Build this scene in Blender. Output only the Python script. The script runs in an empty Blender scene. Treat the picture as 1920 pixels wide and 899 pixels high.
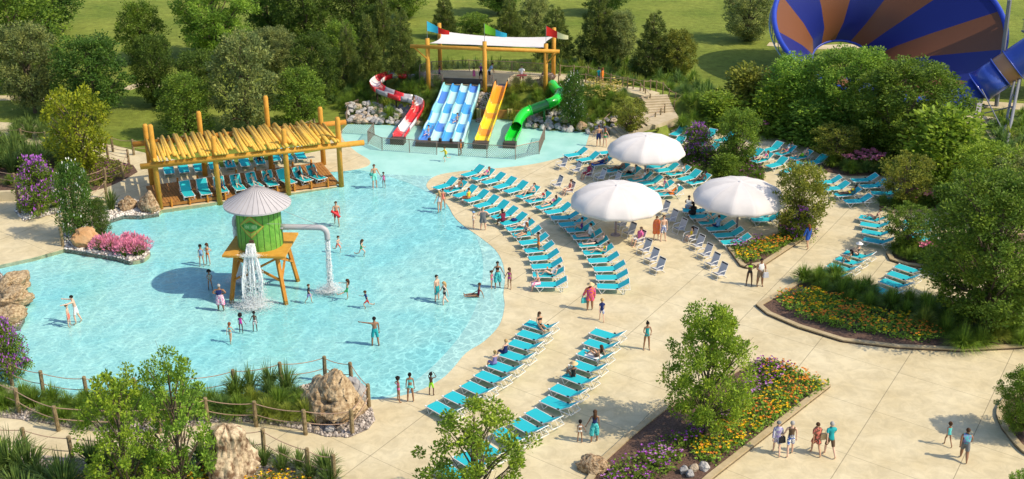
import bpy, bmesh, math, random
from mathutils import Vector, Matrix, noise
from mathutils.geometry import delaunay_2d_cdt
R = math.radians
sc = bpy.context.scene
COL = sc.collection
# ---------------------------------------------------------------- camera
F_PX, PITCH, CAM_H = 2150.0, R(22.7), 29.0
cd = bpy.data.cameras.new('camera'); cam = bpy.data.objects.new('camera', cd); COL.objects.link(cam)
cam.location = (0, 0, CAM_H); cam.rotation_euler = (R(90) - PITCH, 0, 0)
cd.sensor_width = 36; cd.lens = 36 * F_PX / 1920; cd.clip_end = 6000; cd.clip_start = 0.5
sc.camera = cam
# ---------------------------------------------------------------- light
SUNV = Vector((0.93, -0.30, 1.0)).normalized()          # towards the sun
elev = math.asin(SUNV.z); azim = math.atan2(SUNV.x, SUNV.y)
w = bpy.data.worlds.new('World'); sc.world = w; w.use_nodes = True
nt = w.node_tree; bg = nt.nodes['Background']
sky = nt.nodes.new('ShaderNodeTexSky'); sky.sky_type = 'NISHITA'; sky.sun_disc = False
sky.sun_elevation = elev; sky.sun_rotation = azim; sky.air_density = 1.0; sky.dust_density = 1.5
nt.links.new(sky.outputs[0], bg.inputs[0]); bg.inputs[1].default_value = 0.15
sl = bpy.data.lights.new('sun', 'SUN'); sl.energy = 3.5; sl.angle = R(0.6); sl.color = (1.0, 0.86, 0.64)
so = bpy.data.objects.new('sun', sl); COL.objects.link(so)
so.rotation_euler = (-SUNV).to_track_quat('-Z', 'Y').to_euler()
sc.view_settings.view_transform = 'Standard'; sc.view_settings.look = 'None'
sc.view_settings.exposure = 0.42; sc.view_settings.gamma = 1
sc.render.engine = 'CYCLES'
cy = sc.cycles
cy.use_denoising = True
cy.max_bounces = 8; cy.diffuse_bounces = 5; cy.glossy_bounces = 3; cy.transmission_bounces = 4; cy.transparent_max_bounces = 12
cy.caustics_reflective = False; cy.caustics_refractive = False

def P(px, py, z=0.0):
    """photo pixel -> the place on the level z it shows"""
    u = (px - 960) / F_PX; v = (py - 449.5) / F_PX
    c, s = math.cos(PITCH), math.sin(PITCH)
    d = Vector((u, c - v * s, -s - v * c)); t = (z - CAM_H) / d.z
    return Vector((d.x * t, d.y * t, z))
def J(p):
    c, s = math.cos(PITCH), math.sin(PITCH); z = p[2] - CAM_H
    d = p[1] * c - z * s; n = -p[1] * s - z * c
    return (960 + F_PX * p[0] / d, 449.5 + F_PX * n / d, d)
def HG(px, py, top, z0=0.0):
    b = P(px, py, z0); lo, hi = z0, 40.0
    for _ in range(40):
        m = (lo + hi) / 2
        if J((b.x, b.y, m))[1] > top: lo = m
        else: hi = m
    return lo - z0
# ---------------------------------------------------------------- materials
def srgb(r, g, b):
    f = lambda c: (c / 255 / 12.92) if c / 255 <= 0.04045 else ((c / 255 + 0.055) / 1.055) ** 2.4
    return (f(r), f(g), f(b))
_M = {}
def mat(name, col, rough=0.7, col2=None, scale=4.0, detail=4, bump=0.0, bscale=None, spec=0.35, island=0.0,
        metal=0.0, contrast=(0.35, 0.65), objrand=0.0, coat=0.0, trans=0.0, subs=0.0):
    if name in _M: return _M[name]
    m = bpy.data.materials.new(name); m.use_nodes = True; t = m.node_tree; N = t.nodes; L = t.links
    b = N['Principled BSDF']; b.inputs['Roughness'].default_value = rough; b.inputs['Metallic'].default_value = metal
    b.inputs['Specular IOR Level'].default_value = spec; b.inputs['Coat Weight'].default_value = coat
    if trans:
        # thin leaf: light comes through
        tr = N.new('ShaderNodeBsdfTranslucent'); mx = N.new('ShaderNodeMixShader'); mx.inputs[0].default_value = trans
        L.new(b.outputs[0], mx.inputs[1]); L.new(tr.outputs[0], mx.inputs[2]); L.new(mx.outputs[0], N['Material Output'].inputs[0])
    out = None
    tc = N.new('ShaderNodeTexCoord')
    if col2 is not None:
        no = N.new('ShaderNodeTexNoise'); no.inputs['Scale'].default_value = scale; no.inputs['Detail'].default_value = detail
        no.inputs['Roughness'].default_value = 0.6
        L.new(tc.outputs['Object'], no.inputs['Vector'])
        mr = N.new('ShaderNodeMapRange'); mr.inputs[1].default_value = contrast[0]; mr.inputs[2].default_value = contrast[1]
        L.new(no.outputs[0], mr.inputs[0])
        mx2 = N.new('ShaderNodeMix'); mx2.data_type = 'RGBA'; mx2.inputs[6].default_value = (*col, 1); mx2.inputs[7].default_value = (*col2, 1)
        L.new(mr.outputs[0], mx2.inputs[0]); out = mx2.outputs[2]
    if island or objrand:
        hs = N.new('ShaderNodeHueSaturation'); 
        if out: L.new(out, hs.inputs['Color'])
        else: hs.inputs['Color'].default_value = (*col, 1)
        src = None
        if island:
            g = N.new('ShaderNodeNewGeometry'); m1 = N.new('ShaderNodeMapRange')
            m1.inputs[3].default_value = 1 - island; m1.inputs[4].default_value = 1 + island
            L.new(g.outputs['Random Per Island'], m1.inputs[0]); src = m1.outputs[0]
        if objrand:
            oi = N.new('ShaderNodeObjectInfo'); m2 = N.new('ShaderNodeMapRange')
            m2.inputs[3].default_value = 1 - objrand; m2.inputs[4].default_value = 1 + objrand
            L.new(oi.outputs['Random'], m2.inputs[0])
            if src:
                mm = N.new('ShaderNodeMath'); mm.operation = 'MULTIPLY'; L.new(src, mm.inputs[0]); L.new(m2.outputs[0], mm.inputs[1]); src = mm.outputs[0]
            else: src = m2.outputs[0]
        L.new(src, hs.inputs['Value']); out = hs.outputs[0]
    if out: L.new(out, b.inputs['Base Color'])
    else: b.inputs['Base Color'].default_value = (*col, 1)
    if trans:
        if out: L.new(out, tr.inputs[0])
        else: tr.inputs[0].default_value = (*col, 1)
    if bump:
        nb = N.new('ShaderNodeTexNoise'); nb.inputs['Scale'].default_value = bscale or scale * 3; nb.inputs['Detail'].default_value = 5
        L.new(tc.outputs['Object'], nb.inputs['Vector'])
        bp = N.new('ShaderNodeBump'); bp.inputs['Strength'].default_value = bump; bp.inputs['Distance'].default_value = 0.1
        L.new(nb.outputs[0], bp.inputs['Height']); L.new(bp.outputs[0], b.inputs['Normal'])
    m.diffuse_color = (*col, 1); _M[name] = m
    return m
# ---------------------------------------------------------------- mesh builder
class MB:
    def __init__(s): s.v = []; s.f = []; s.m = []; s.cur = 0; s.T = None
    def add(s, vs, fs, mi=None):
        n = len(s.v)
        if s.T is not None: vs = [s.T @ Vector(p) for p in vs]
        s.v.extend(tuple(p) for p in vs); s.f.extend(tuple(n + i for i in f) for f in fs)
        s.m.extend([s.cur if mi is None else mi] * len(fs)); return s
    def box(s, c, d, rz=0, mi=None, rx=0, ry=0, taper=1.0):
        M = Matrix.Translation(c) @ Matrix.Rotation(rz, 4, 'Z') @ Matrix.Rotation(ry, 4, 'Y') @ Matrix.Rotation(rx, 4, 'X')
        x, y, z = d[0] / 2, d[1] / 2, d[2] / 2
        vs = [M @ Vector(p) for p in [(-x, -y, -z), (x, -y, -z), (x, y, -z), (-x, y, -z), (-x * taper, -y * taper, z), (x * taper, -y * taper, z), (x * taper, y * taper, z), (-x * taper, y * taper, z)]]
        return s.add(vs, [(0, 3, 2, 1), (4, 5, 6, 7), (0, 1, 5, 4), (1, 2, 6, 5), (2, 3, 7, 6), (3, 0, 4, 7)], mi)
    def bar(s, a, b, w_, h=None, mi=None, roll=0):
        a = Vector(a); b = Vector(b); d = b - a; h = h or w_
        q = d.to_track_quat('Z', 'Y').to_matrix().to_4x4()
        M = Matrix.Translation((a + b) / 2) @ q @ Matrix.Rotation(roll, 4, 'Z')
        old = s.T; s.T = M if old is None else old @ M
        s.box((0, 0, 0), (w_, h, d.length), mi=mi); s.T = old; return s
    def tube(s, pts, r, n=8, cap=True, mi=None, closed=False):
        pts = [Vector(p) for p in pts]; k = len(pts)
        rs = r if isinstance(r, (list, tuple)) else [r] * k
        vs = []; fs = []; up = None
        for i, p in enumerate(pts):
            if closed: t = pts[(i + 1) % k] - pts[i - 1]
            else: t = pts[min(i + 1, k - 1)] - pts[max(i - 1, 0)]
            t.normalize()
            if up is None:
                up = Vector((0, 0, 1)) if abs(t.z) < 0.9 else Vector((0, 1, 0))
            a = t.cross(up)
            if a.length < 1e-5: a = t.cross(Vector((1, 0, 0)))
            a.normalize(); b = a.cross(t).normalized(); up = b
            for j in range(n):
                an = 2 * math.pi * j / n
                vs.append(p + (a * math.cos(an) + b * math.sin(an)) * rs[i])
        for i in range(k if closed else k - 1):
            i2 = (i + 1) % k
            for j in range(n):
                j2 = (j + 1) % n; fs.append((i * n + j, i * n + j2, i2 * n + j2, i2 * n + j))
        if cap and not closed:
            fs.append(tuple(range(n))[::-1]); fs.append(tuple((k - 1) * n + j for j in range(n)))
        return s.add(vs, fs, mi)
    def lathe(s, prof, n=24, c=(0, 0, 0), mi=None):
        vs = []; fs = []; k = len(prof)
        for r, z in prof:
            for j in range(n):
                a = 2 * math.pi * j / n; vs.append((c[0] + r * math.cos(a), c[1] + r * math.sin(a), c[2] + z))
        for i in range(k - 1):
            for j in range(n):
                j2 = (j + 1) % n; fs.append((i * n + j, i * n + j2, (i + 1) * n + j2, (i + 1) * n + j))
        return s.add(vs, fs, mi)
    def quad(s, a, b, c, d, mi=None): return s.add([a, b, c, d], [(0, 1, 2, 3)], mi)
    def mesh(s, name, mats, smooth=False):
        me = bpy.data.meshes.new(name); me.from_pydata(s.v, [], s.f)
        if not isinstance(mats, (list, tuple)): mats = [mats]
        for m in mats: me.materials.append(m)
        if len(mats) > 1: me.polygons.foreach_set('material_index', s.m)
        if smooth: me.polygons.foreach_set('use_smooth', [True] * len(s.f))
        me.update(); return me
    def build(s, name, mats, parent=None, smooth=False, loc=None):
        o = bpy.data.objects.new(name, s.mesh(name, mats, smooth)); COL.objects.link(o)
        if parent: o.parent = parent
        if loc is not None: o.location = loc
        return o
def obj(name, me, parent=None, loc=(0, 0, 0), rz=0, scale=None):
    o = bpy.data.objects.new(name, me); COL.objects.link(o); o.location = loc; o.rotation_euler = (0, 0, rz)
    if parent: o.parent = parent
    if scale is not None: o.scale = scale if isinstance(scale, (tuple, list)) else (scale,) * 3
    return o
def tag(o, label=None, cat=None, group=None, kind=None):
    if label: o['label'] = label
    if cat: o['category'] = cat
    if group: o['group'] = group
    if kind: o['kind'] = kind
    return o
def thing(name, label, cat, loc=(0, 0, 0), rz=0, group=None, scale=None):
    return tag(obj(name, None, None, loc, rz, scale), label, cat, group)
def dup(root, loc, rz, label, group=None, scale=None):
    c = root.copy(); COL.objects.link(c); c.location = loc; c.rotation_euler = (0, 0, rz); c['label'] = label
    if group: c['group'] = group
    if scale is not None: c.scale = scale if isinstance(scale, (tuple, list)) else (scale,) * 3
    for ch in KIDS.get(root.name) or list(root.children):
        d = ch.copy(); COL.objects.link(d); d.parent = c
        for g in ch.children:
            e = g.copy(); COL.objects.link(e); e.parent = d
    return c
KIDS = {}
ORD = 'first second third fourth fifth sixth seventh eighth ninth tenth eleventh twelfth thirteenth fourteenth fifteenth sixteenth seventeenth eighteenth nineteenth twentieth'.split()
# ---------------------------------------------------------------- polygons
def spline(pts, n=6, closed=True):
    out = []; k = len(pts)
    for i in range(k if closed else k - 1):
        g = lambda j: pts[j % k] if closed else pts[max(0, min(k - 1, j))]
        a, b, c, d = g(i - 1), g(i), g(i + 1), g(i + 2)
        for q in range(n):
            t = q / n
            out.append(tuple(0.5 * (2 * b[x] + (c[x] - a[x]) * t + (2 * a[x] - 5 * b[x] + 4 * c[x] - d[x]) * t * t + (-a[x] + 3 * b[x] - 3 * c[x] + d[x]) * t ** 3) for x in (0, 1)))
    if not closed: out.append(tuple(pts[-1][:2]))
    return out
def PX(pts, z=0): return [tuple(P(x, y, z)[:2]) for x, y in pts]
def inside(p, poly):
    x, y = p[0], p[1]; r = False; j = len(poly) - 1
    for i in range(len(poly)):
        a, b = poly[i], poly[j]
        if (a[1] > y) != (b[1] > y) and x < (b[0] - a[0]) * (y - a[1]) / (b[1] - a[1]) + a[0]: r = not r
        j = i
    return r
def dseg(p, a, b):
    vx, vy = b[0] - a[0], b[1] - a[1]; l = vx * vx + vy * vy
    t = 0 if l == 0 else max(0, min(1, ((p[0] - a[0]) * vx + (p[1] - a[1]) * vy) / l))
    return math.hypot(p[0] - a[0] - t * vx, p[1] - a[1] - t * vy)
def dpoly(p, poly, closed=True):
    return min(dseg(p, poly[i - 1], poly[i]) for i in range(0 if closed else 1, len(poly)))
def fill(outer, holes=(), zf=lambda x, y: 0.0, step=None, skirt=0.0, rnd=random.Random(5)):
    vs = []; es = []
    def ring(pl):
        n = len(vs); vs.extend(Vector(p[:2]) for p in pl); es.extend((n + i, n + (i + 1) % len(pl)) for i in range(len(pl)))
    ring(outer)
    for h in holes: ring(h)
    if step:
        xs = [p[0] for p in outer]; ys = [p[1] for p in outer]; y = min(ys)
        while y < max(ys):
            x = min(xs)
            while x < max(xs):
                q = (x + rnd.uniform(-.3, .3) * step, y + rnd.uniform(-.3, .3) * step)
                if inside(q, outer) and not any(inside(q, h) for h in holes): vs.append(Vector(q))
                x += step
            y += step
    r = delaunay_2d_cdt(vs, es, [], 0, 1e-4)
    pv = r[0]; mb = MB(); fs = []
    for f in r[2]:
        cx = sum(pv[i][0] for i in f) / len(f); cy_ = sum(pv[i][1] for i in f) / len(f)
        if inside((cx, cy_), outer) and not any(inside((cx, cy_), h) for h in holes):
            a, b, c = (pv[i] for i in f[:3])
            if (b[0] - a[0]) * (c[1] - a[1]) - (b[1] - a[1]) * (c[0] - a[0]) < 0: f = f[::-1]
            fs.append(tuple(f))
    mb.add([(p[0], p[1], zf(p[0], p[1])) for p in pv], fs)
    if skirt:
        for pl in [outer, *holes]:
            for i in range(len(pl)):
                a, b = pl[i - 1], pl[i]; za, zb = zf(*a[:2]), zf(*b[:2])
                mb.quad((a[0], a[1], za), (b[0], b[1], zb), (b[0], b[1], zb - skirt), (a[0], a[1], za - skirt))
    return mb
# ================================================================ THE SETTING
# --- outlines taken on the ground (photo pixels turned into places on z = 0)
POOL = PX([(-260, 508), (-100, 505), (0, 497), (60, 484), (122, 467)] + spline([(122, 467), (165, 474), (215, 482), (243, 490), (268, 486), (281, 474), (268, 462), (225, 456), (196, 444), (192, 428), (206, 412), (232, 404), (262, 405), (296, 401)], 4, False)[1:]
    + [(303, 394), (400, 380), (520, 366), (632, 350), (628, 336), (616, 323)] + spline([(616, 323), (655, 320), (688, 312), (693, 301), (668, 285), (644, 262), (642, 245), (652, 233)], 4, False)[1:]
    + [(740, 235), (790, 236), (800, 224), (880, 222), (1010, 224), (1006, 240), (1106, 249), (1098, 275)] + spline([(1098, 275), (1060, 293), (1010, 306), (960, 313), (905, 318), (850, 323), (815, 331), (800, 345), (804, 356), (822, 368), (840, 386), (852, 407), (870, 424), (900, 445), (928, 468), (942, 492), (947, 520), (944, 552), (946, 575), (936, 610), (908, 640), (874, 662), (850, 690), (826, 712), (780, 735), (720, 748), (675, 750)], 4, False)[1:]
    + [(640, 705), (610, 702), (575, 722), (520, 736), (420, 742), (300, 748), (180, 748), (60, 748), (30, 730), (-60, 690), (10, 615), (36, 612), (45, 596), (40, 566), (22, 538), (0, 512), (-200, 520)])
WATER_EDGE = spline([tuple(p) for p in PX([(612, 322), (660, 318), (716, 328), (770, 345), (822, 372), (862, 402), (888, 436), (902, 470), (906, 505), (900, 545), (886, 590), (862, 630), (828, 670), (790, 705), (745, 735), (700, 748)])], 4, False)
INNER = WATER_EDGE + PX([(675, 749)]) + POOL[POOL.index(min(POOL, key=lambda p: abs(p[0] - P(640, 705).x) + abs(p[1] - P(640, 705).y))):] \
    + POOL[:POOL.index(min(POOL, key=lambda p: abs(p[0] - P(628, 336).x) + abs(p[1] - P(628, 336).y))) + 1]
DECK = PX([(-700, 990), (2700, 990), (2500, 560), (2150, 400), (1960, 330), (1720, 335), (1600, 318), (1555, 300), (1520, 280), (1470, 262), (1400, 250), (1340, 236), (1262, 232), (1226, 262), (1160, 256), (1106, 249)]) \
    + PX([(1006, 240), (1010, 224), (880, 222), (800, 224), (790, 236), (740, 235), (652, 233), (600, 283), (520, 298), (400, 316), (285, 290), (200, 270), (85, 234), (-60, 226), (-300, 224), (-900, 420)])
HILL_TOP = PX([(776, 146), (800, 133), (900, 131), (1062, 141), (1074, 152), (1000, 163), (870, 162), (800, 160)], 2.0)
PATHL = [Vector((*P(1060, 150, 2)[:2], 2.0)), P(1115, 160, 2.0), P(1160, 166, 2.0), P(1200, 172, 2.0), P(1226, 179, 1.9)]
def sm(t): t = max(0, min(1, t)); return t * t * (3 - 2 * t)
HILLS = [(HILL_TOP, 2.0, 4.2, 9.0)]
STAIR = [P(1226, 179, 1.9), P(1240, 212, 0.95), P(1212, 226, 0.95), P(1150, 252, 0.0)]
def seg_h(p, a, b):
    vx, vy = b[0] - a[0], b[1] - a[1]; l = vx * vx + vy * vy
    t = max(0, min(1, ((p[0] - a[0]) * vx + (p[1] - a[1]) * vy) / l))
    return math.hypot(p[0] - a[0] - t * vx, p[1] - a[1] - t * vy), a[2] + (b[2] - a[2]) * t
def hill(x, y):
    p = (x, y)
    if x < -40 or x > 45 or y < 78 or y > 135: return 0.0
    if inside(p, HILL_TOP): return 2.0
    d = dpoly(p, HILL_TOP); wdt = 3.6 if y < 103 else 7.0
    h = 2.0 * (1 - sm(d / wdt))
    for i in range(len(PATHL) - 1):
        dd, zz = seg_h(p, PATHL[i], PATHL[i + 1]); h = max(h, zz * (1 - sm((dd - 1.0) / 7)) )
    for i in range(3):
        dd, zz = seg_h(p, STAIR[i], STAIR[i + 1]); h = max(h, (zz) * (1 - sm((dd - .9) / 4.5)))
    for a, b, w_ in [(PATHL[i], PATHL[i + 1], 1.6) for i in range(len(PATHL) - 1)] + [(STAIR[0], STAIR[1], 1.9), (STAIR[1], STAIR[2], 2.0), (STAIR[2], STAIR[3], 2.0)]:
        dd, zz = seg_h(p, a, b)
        if dd < w_: h = min(h, zz - .28)
    return h
def ground_h(x, y):
    if inside((x, y), DECK) and dpoly((x, y), DECK) > 0.6: return -0.7
    h = hill(x, y)
    if y > 104 or abs(x) > 48: h += 0.35 * noise.noise(Vector((x * .03, y * .03, 0))) * sm((y - 104) / 30 if y > 104 else 0)
    if y > 135: h -= 0.0
    return h - 0.02
M_lawn = mat('lawn', (0.125, 0.175, 0.026), 0.9, (0.215, 0.25, 0.045), 0.09, 8, 0.6, 9, contrast=(0.35, 0.66), spec=.1)
def lawn_nodes():
    t = M_lawn.node_tree; N = t.nodes; L = t.links; b = N['Principled BSDF']
    src = b.inputs['Base Color'].links[0].from_socket
    tc = N.new('ShaderNodeTexCoord'); n = N.new('ShaderNodeTexNoise'); n.inputs['Scale'].default_value = 1.1; n.inputs['Detail'].default_value = 10; n.inputs['Roughness'].default_value = .8
    L.new(tc.outputs['Object'], n.inputs['Vector'])
    mr = N.new('ShaderNodeMapRange'); mr.inputs[1].default_value = .36; mr.inputs[2].default_value = .64; mr.inputs[3].default_value = .68; mr.inputs[4].default_value = 1.28
    L.new(n.outputs[0], mr.inputs[0]); h = N.new('ShaderNodeHueSaturation'); L.new(src, h.inputs['Color']); L.new(mr.outputs[0], h.inputs['Value']); L.new(h.outputs[0], b.inputs['Base Color'])
lawn_nodes()
def build_lawn():
    xs = [-2600, -1200, -500, -220, -120, -80, -60] + [-50 + i * 0.9 for i in range(112)] + [54, 65, 90, 140, 250, 600, 1300, 2600]
    ys = [-60, 0, 20, 30] + [36 + i * 1.1 for i in range(106)] + [156, 165, 185, 220, 300, 500, 1000, 3000]
    vs = [(x, y, ground_h(x, y)) for y in ys for x in xs]; n = len(xs)
    fs = [(j * n + i, j * n + i + 1, (j + 1) * n + i + 1, (j + 1) * n + i) for j in range(len(ys) - 1) for i in range(n - 1)]
    return tag(MB().add(vs, fs).build('ground', M_lawn, smooth=True), kind='structure')
build_lawn()
# concrete deck with its joints
def concrete(name, c1, c2, joints=True, c3=None):
    m = mat(name, c1, 0.85, c2, 0.35, 8, 0.08, 14, contrast=(0.3, 0.7), spec=.25)
    t = m.node_tree; N = t.nodes; L = t.links; b = N['Principled BSDF']
    src = b.inputs['Base Color'].links[0].from_socket
    tc = N.new('ShaderNodeTexCoord')
    n = N.new('ShaderNodeTexNoise'); n.inputs['Scale'].default_value = 1.3; n.inputs['Detail'].default_value = 9; n.inputs['Roughness'].default_value = .72; n.inputs['Distortion'].default_value = .8
    L.new(tc.outputs['Object'], n.inputs['Vector'])
    mr = N.new('ShaderNodeMapRange'); mr.inputs[1].default_value = .38; mr.inputs[2].default_value = .60; mr.inputs[3].default_value = .87; mr.inputs[4].default_value = 1.05
    L.new(n.outputs[0], mr.inputs[0])
    h = N.new('ShaderNodeHueSaturation'); L.new(src, h.inputs['Color']); L.new(mr.outputs[0], h.inputs['Value']); cur = h.outputs[0]
    if joints:
        for (nx, ny, off, sp, wd) in ((-math.sin(R(58)), math.cos(R(58)), 6.0, 4.55, .035), (math.sin(R(37.4)), math.cos(R(37.4)), 48.67, 4.4, .022)):
            d = N.new('ShaderNodeVectorMath'); d.operation = 'DOT_PRODUCT'; d.inputs[1].default_value = (nx, ny, 0)
            L.new(tc.outputs['Object'], d.inputs[0])
            def M(op, a, bb):
                q = N.new('ShaderNodeMath'); q.operation = op
                for k, z in ((0, a), (1, bb)):
                    if z is None: continue
                    if hasattr(z, 'node'): L.new(z, q.inputs[k])
                    else: q.inputs[k].default_value = z
                return q.outputs[0]
            u = M('PINGPONG', M('SUBTRACT', d.outputs['Value'], off), sp / 2)
            k = M('LESS_THAN', u, wd / 2)
            mx = N.new('ShaderNodeMix'); mx.data_type = 'RGBA'; L.new(M('MULTIPLY', k, .62), mx.inputs[0]); L.new(cur, mx.inputs[6]); mx.inputs[7].default_value = (.10, .085, .06, 1); cur = mx.outputs[2]
    L.new(cur, b.inputs['Base Color'])
    return m
M_conc = concrete('beige_concrete', (0.52, 0.435, 0.262), (0.64, 0.565, 0.385))
M_path = concrete('path_concrete', (0.48, 0.40, 0.24), (0.60, 0.52, 0.35), False)
tag(fill(DECK, [POOL], skirt=0.35).build('pavement', M_conc), kind='structure')
# pool shell
M_pad = mat('pale_mint_pad', srgb(150, 205, 196), 0.45, srgb(170, 219, 211), 0.5, 6, 0.05, 10, spec=.5)
M_floor = mat('pool_plaster', (0.42, 0.83, 0.89), 0.8, (0.60, 0.90, 0.90), 0.11, 3, contrast=(.40, .60))
pad_outer = POOL
PAD_HOLE = None
def pad_z(x, y): return -0.015
def deep_z(x, y):
    d = dpoly((x, y), WATER_EDGE, False); return -0.02 - 0.23 * sm(d / 9)
padpoly = []
ia = min(range(len(POOL)), key=lambda i: abs(POOL[i][0] - P(628, 336).x) + abs(POOL[i][1] - P(628, 336).y))
ib = min(range(len(POOL)), key=lambda i: abs(POOL[i][0] - P(675, 750).x) + abs(POOL[i][1] - P(675, 750).y))
PADPOLY = POOL[ia:ib + 1] + WATER_EDGE[::-1]
tag(fill(PADPOLY, zf=pad_z, skirt=.3).build('splash_pad_floor', M_pad), kind='structure')
tag(fill(INNER, zf=deep_z, step=1.4).build('pool_floor', M_floor, smooth=True), kind='structure')
# water: a clear tinted sheet, rippled; wave focusing is in how much light it lets through
def water_mat(name, tint, ripple, vein, gl=1.0):
    m = bpy.data.materials.new(name); m.use_nodes = True; t = m.node_tree; N = t.nodes; L = t.links
    N.remove(N['Principled BSDF'])
    tc = N.new('ShaderNodeTexCoord'); mp = N.new('ShaderNodeMapping'); mp.inputs['Rotation'].default_value = (0, 0, R(12)); mp.inputs['Scale'].default_value = (.62, 1.25, 1)
    L.new(tc.outputs['Object'], mp.inputs[0])
    n = N.new('ShaderNodeTexNoise'); n.inputs['Scale'].default_value = 1.5; n.inputs['Detail'].default_value = 3.0; n.inputs['Distortion'].default_value = 1.0
    L.new(mp.outputs[0], n.inputs['Vector'])
    bp = N.new('ShaderNodeBump'); bp.inputs['Strength'].default_value = ripple; bp.inputs['Distance'].default_value = .5; L.new(n.outputs[0], bp.inputs['Height'])
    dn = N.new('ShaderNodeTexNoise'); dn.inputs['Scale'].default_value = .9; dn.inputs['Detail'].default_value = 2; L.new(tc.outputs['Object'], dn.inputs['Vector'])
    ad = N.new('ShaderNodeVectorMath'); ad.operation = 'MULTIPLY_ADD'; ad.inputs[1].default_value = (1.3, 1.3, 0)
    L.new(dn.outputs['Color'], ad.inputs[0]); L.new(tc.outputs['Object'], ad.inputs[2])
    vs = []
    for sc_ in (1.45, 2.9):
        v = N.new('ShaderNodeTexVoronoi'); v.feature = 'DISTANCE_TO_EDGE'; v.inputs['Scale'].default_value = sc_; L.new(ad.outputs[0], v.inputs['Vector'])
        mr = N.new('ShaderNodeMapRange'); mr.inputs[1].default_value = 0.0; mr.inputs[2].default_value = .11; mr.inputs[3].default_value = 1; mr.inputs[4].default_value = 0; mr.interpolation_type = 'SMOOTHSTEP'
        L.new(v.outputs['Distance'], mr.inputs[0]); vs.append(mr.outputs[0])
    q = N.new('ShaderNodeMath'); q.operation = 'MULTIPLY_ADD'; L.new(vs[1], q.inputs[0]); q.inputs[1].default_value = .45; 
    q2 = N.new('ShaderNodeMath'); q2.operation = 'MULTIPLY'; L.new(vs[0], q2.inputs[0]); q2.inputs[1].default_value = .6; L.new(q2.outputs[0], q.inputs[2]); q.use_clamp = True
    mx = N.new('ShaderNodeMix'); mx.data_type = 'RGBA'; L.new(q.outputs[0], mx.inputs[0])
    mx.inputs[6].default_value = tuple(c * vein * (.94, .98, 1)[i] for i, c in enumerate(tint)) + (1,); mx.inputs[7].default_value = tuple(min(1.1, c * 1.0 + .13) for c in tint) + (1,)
    tr = N.new('ShaderNodeBsdfTransparent'); L.new(mx.outputs[2], tr.inputs[0])
    g = N.new('ShaderNodeBsdfGlossy'); g.inputs['Roughness'].default_value = .12; L.new(bp.outputs[0], g.inputs['Normal']); g.inputs[0].default_value = (gl, gl, gl, 1)
    fr = N.new('ShaderNodeFresnel'); fr.inputs[0].default_value = 1.33; L.new(bp.outputs[0], fr.inputs['Normal'])
    ms = N.new('ShaderNodeMixShader'); L.new(fr.outputs[0], ms.inputs[0]); L.new(tr.outputs[0], ms.inputs[1]); L.new(g.outputs[0], ms.inputs[2])
    L.new(ms.outputs[0], N['Material Output'].inputs[0]); return m
M_water = water_mat('pool_water', (.84, .99, 1.0), .10, .90)
tag(fill(INNER, zf=lambda x, y: -0.006).build('water', M_water), kind='structure')
BAND = WATER_EDGE + [p for p in POOL[ia:ib + 1][::-1] if inside(p, PX([(790, 330), (1100, 330), (1100, 760), (600, 760), (650, 700), (760, 500)]))]
M_film = water_mat('thin_water', (.86, .97, .98), .08, .93)
M_band = mat('wet_aqua_plaster', (.58, .84, .85), .6, (.64, .88, .88), .5, 5)
tag(fill([p for p in BAND], zf=lambda x, y: -0.013).build('beach_entry_floor', M_band), kind='structure')
tag(fill([p for p in BAND], zf=lambda x, y: -0.008).build('water_film', M_film), kind='structure')
# ================================================================ PLANTS (builders)
rnd = random.Random(11)
M_bark = mat('bark', (0.10, 0.075, 0.05), 0.95, (0.18, 0.14, 0.10), 9, 6, 0.5, 20)
LEAF = {}
def leafmat(name, c, isl=0.35, tr=.38):
    LEAF[name] = mat('leaf_' + name, (c[0] * 1.35, c[1] * 1.3, c[2] * 1.05), 0.6, (min(.55, c[0] * 2.5), min(.5, c[1] * 2.0), c[2] * 1.3), 6.5, 2, island=isl, objrand=0.12, trans=tr, spec=.25, contrast=(.42, .62))
leafmat('dark', (0.050, 0.095, 0.018)); leafmat('mid', (0.085, 0.155, 0.024)); leafmat('bright', (0.14, 0.235, 0.03))
leafmat('grey', (0.130, 0.180, 0.075)); leafmat('yellow', (0.145, 0.195, 0.016)); leafmat('pine', (0.085, 0.130, 0.038))
leafmat('deep', (0.045, 0.105, 0.020)); leafmat('olive', (0.12, 0.155, 0.03)); leafmat('fresh', (0.125, 0.24, 0.040))
leafmat('grass', (0.095, 0.175, 0.030), .45); leafmat('grass_pale', (0.15, 0.21, 0.045), .4); leafmat('reed', (0.085, 0.15, 0.045), .4)
leafmat('blue_grass', (0.07, 0.14, 0.045), .4); leafmat('straw', (0.48, 0.40, 0.13), .3, .15)
def petal(name, c): LEAF[name] = mat('petal_' + name, c, 0.6, island=.3, trans=.2, spec=.2)
petal('purple', (0.42, 0.12, 0.55)); petal('violet', (0.28, 0.04, 0.26)); petal('pink', (0.80, 0.30, 0.44)); petal('lilac', (0.58, 0.27, 0.60))
petal('yellow_flower', (0.80, 0.52, 0.015)); petal('orange_flower', (0.74, 0.27, 0.04)); petal('white_flower', (0.85, 0.85, 0.80)); petal('rust', (0.40, 0.2, .12))
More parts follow.
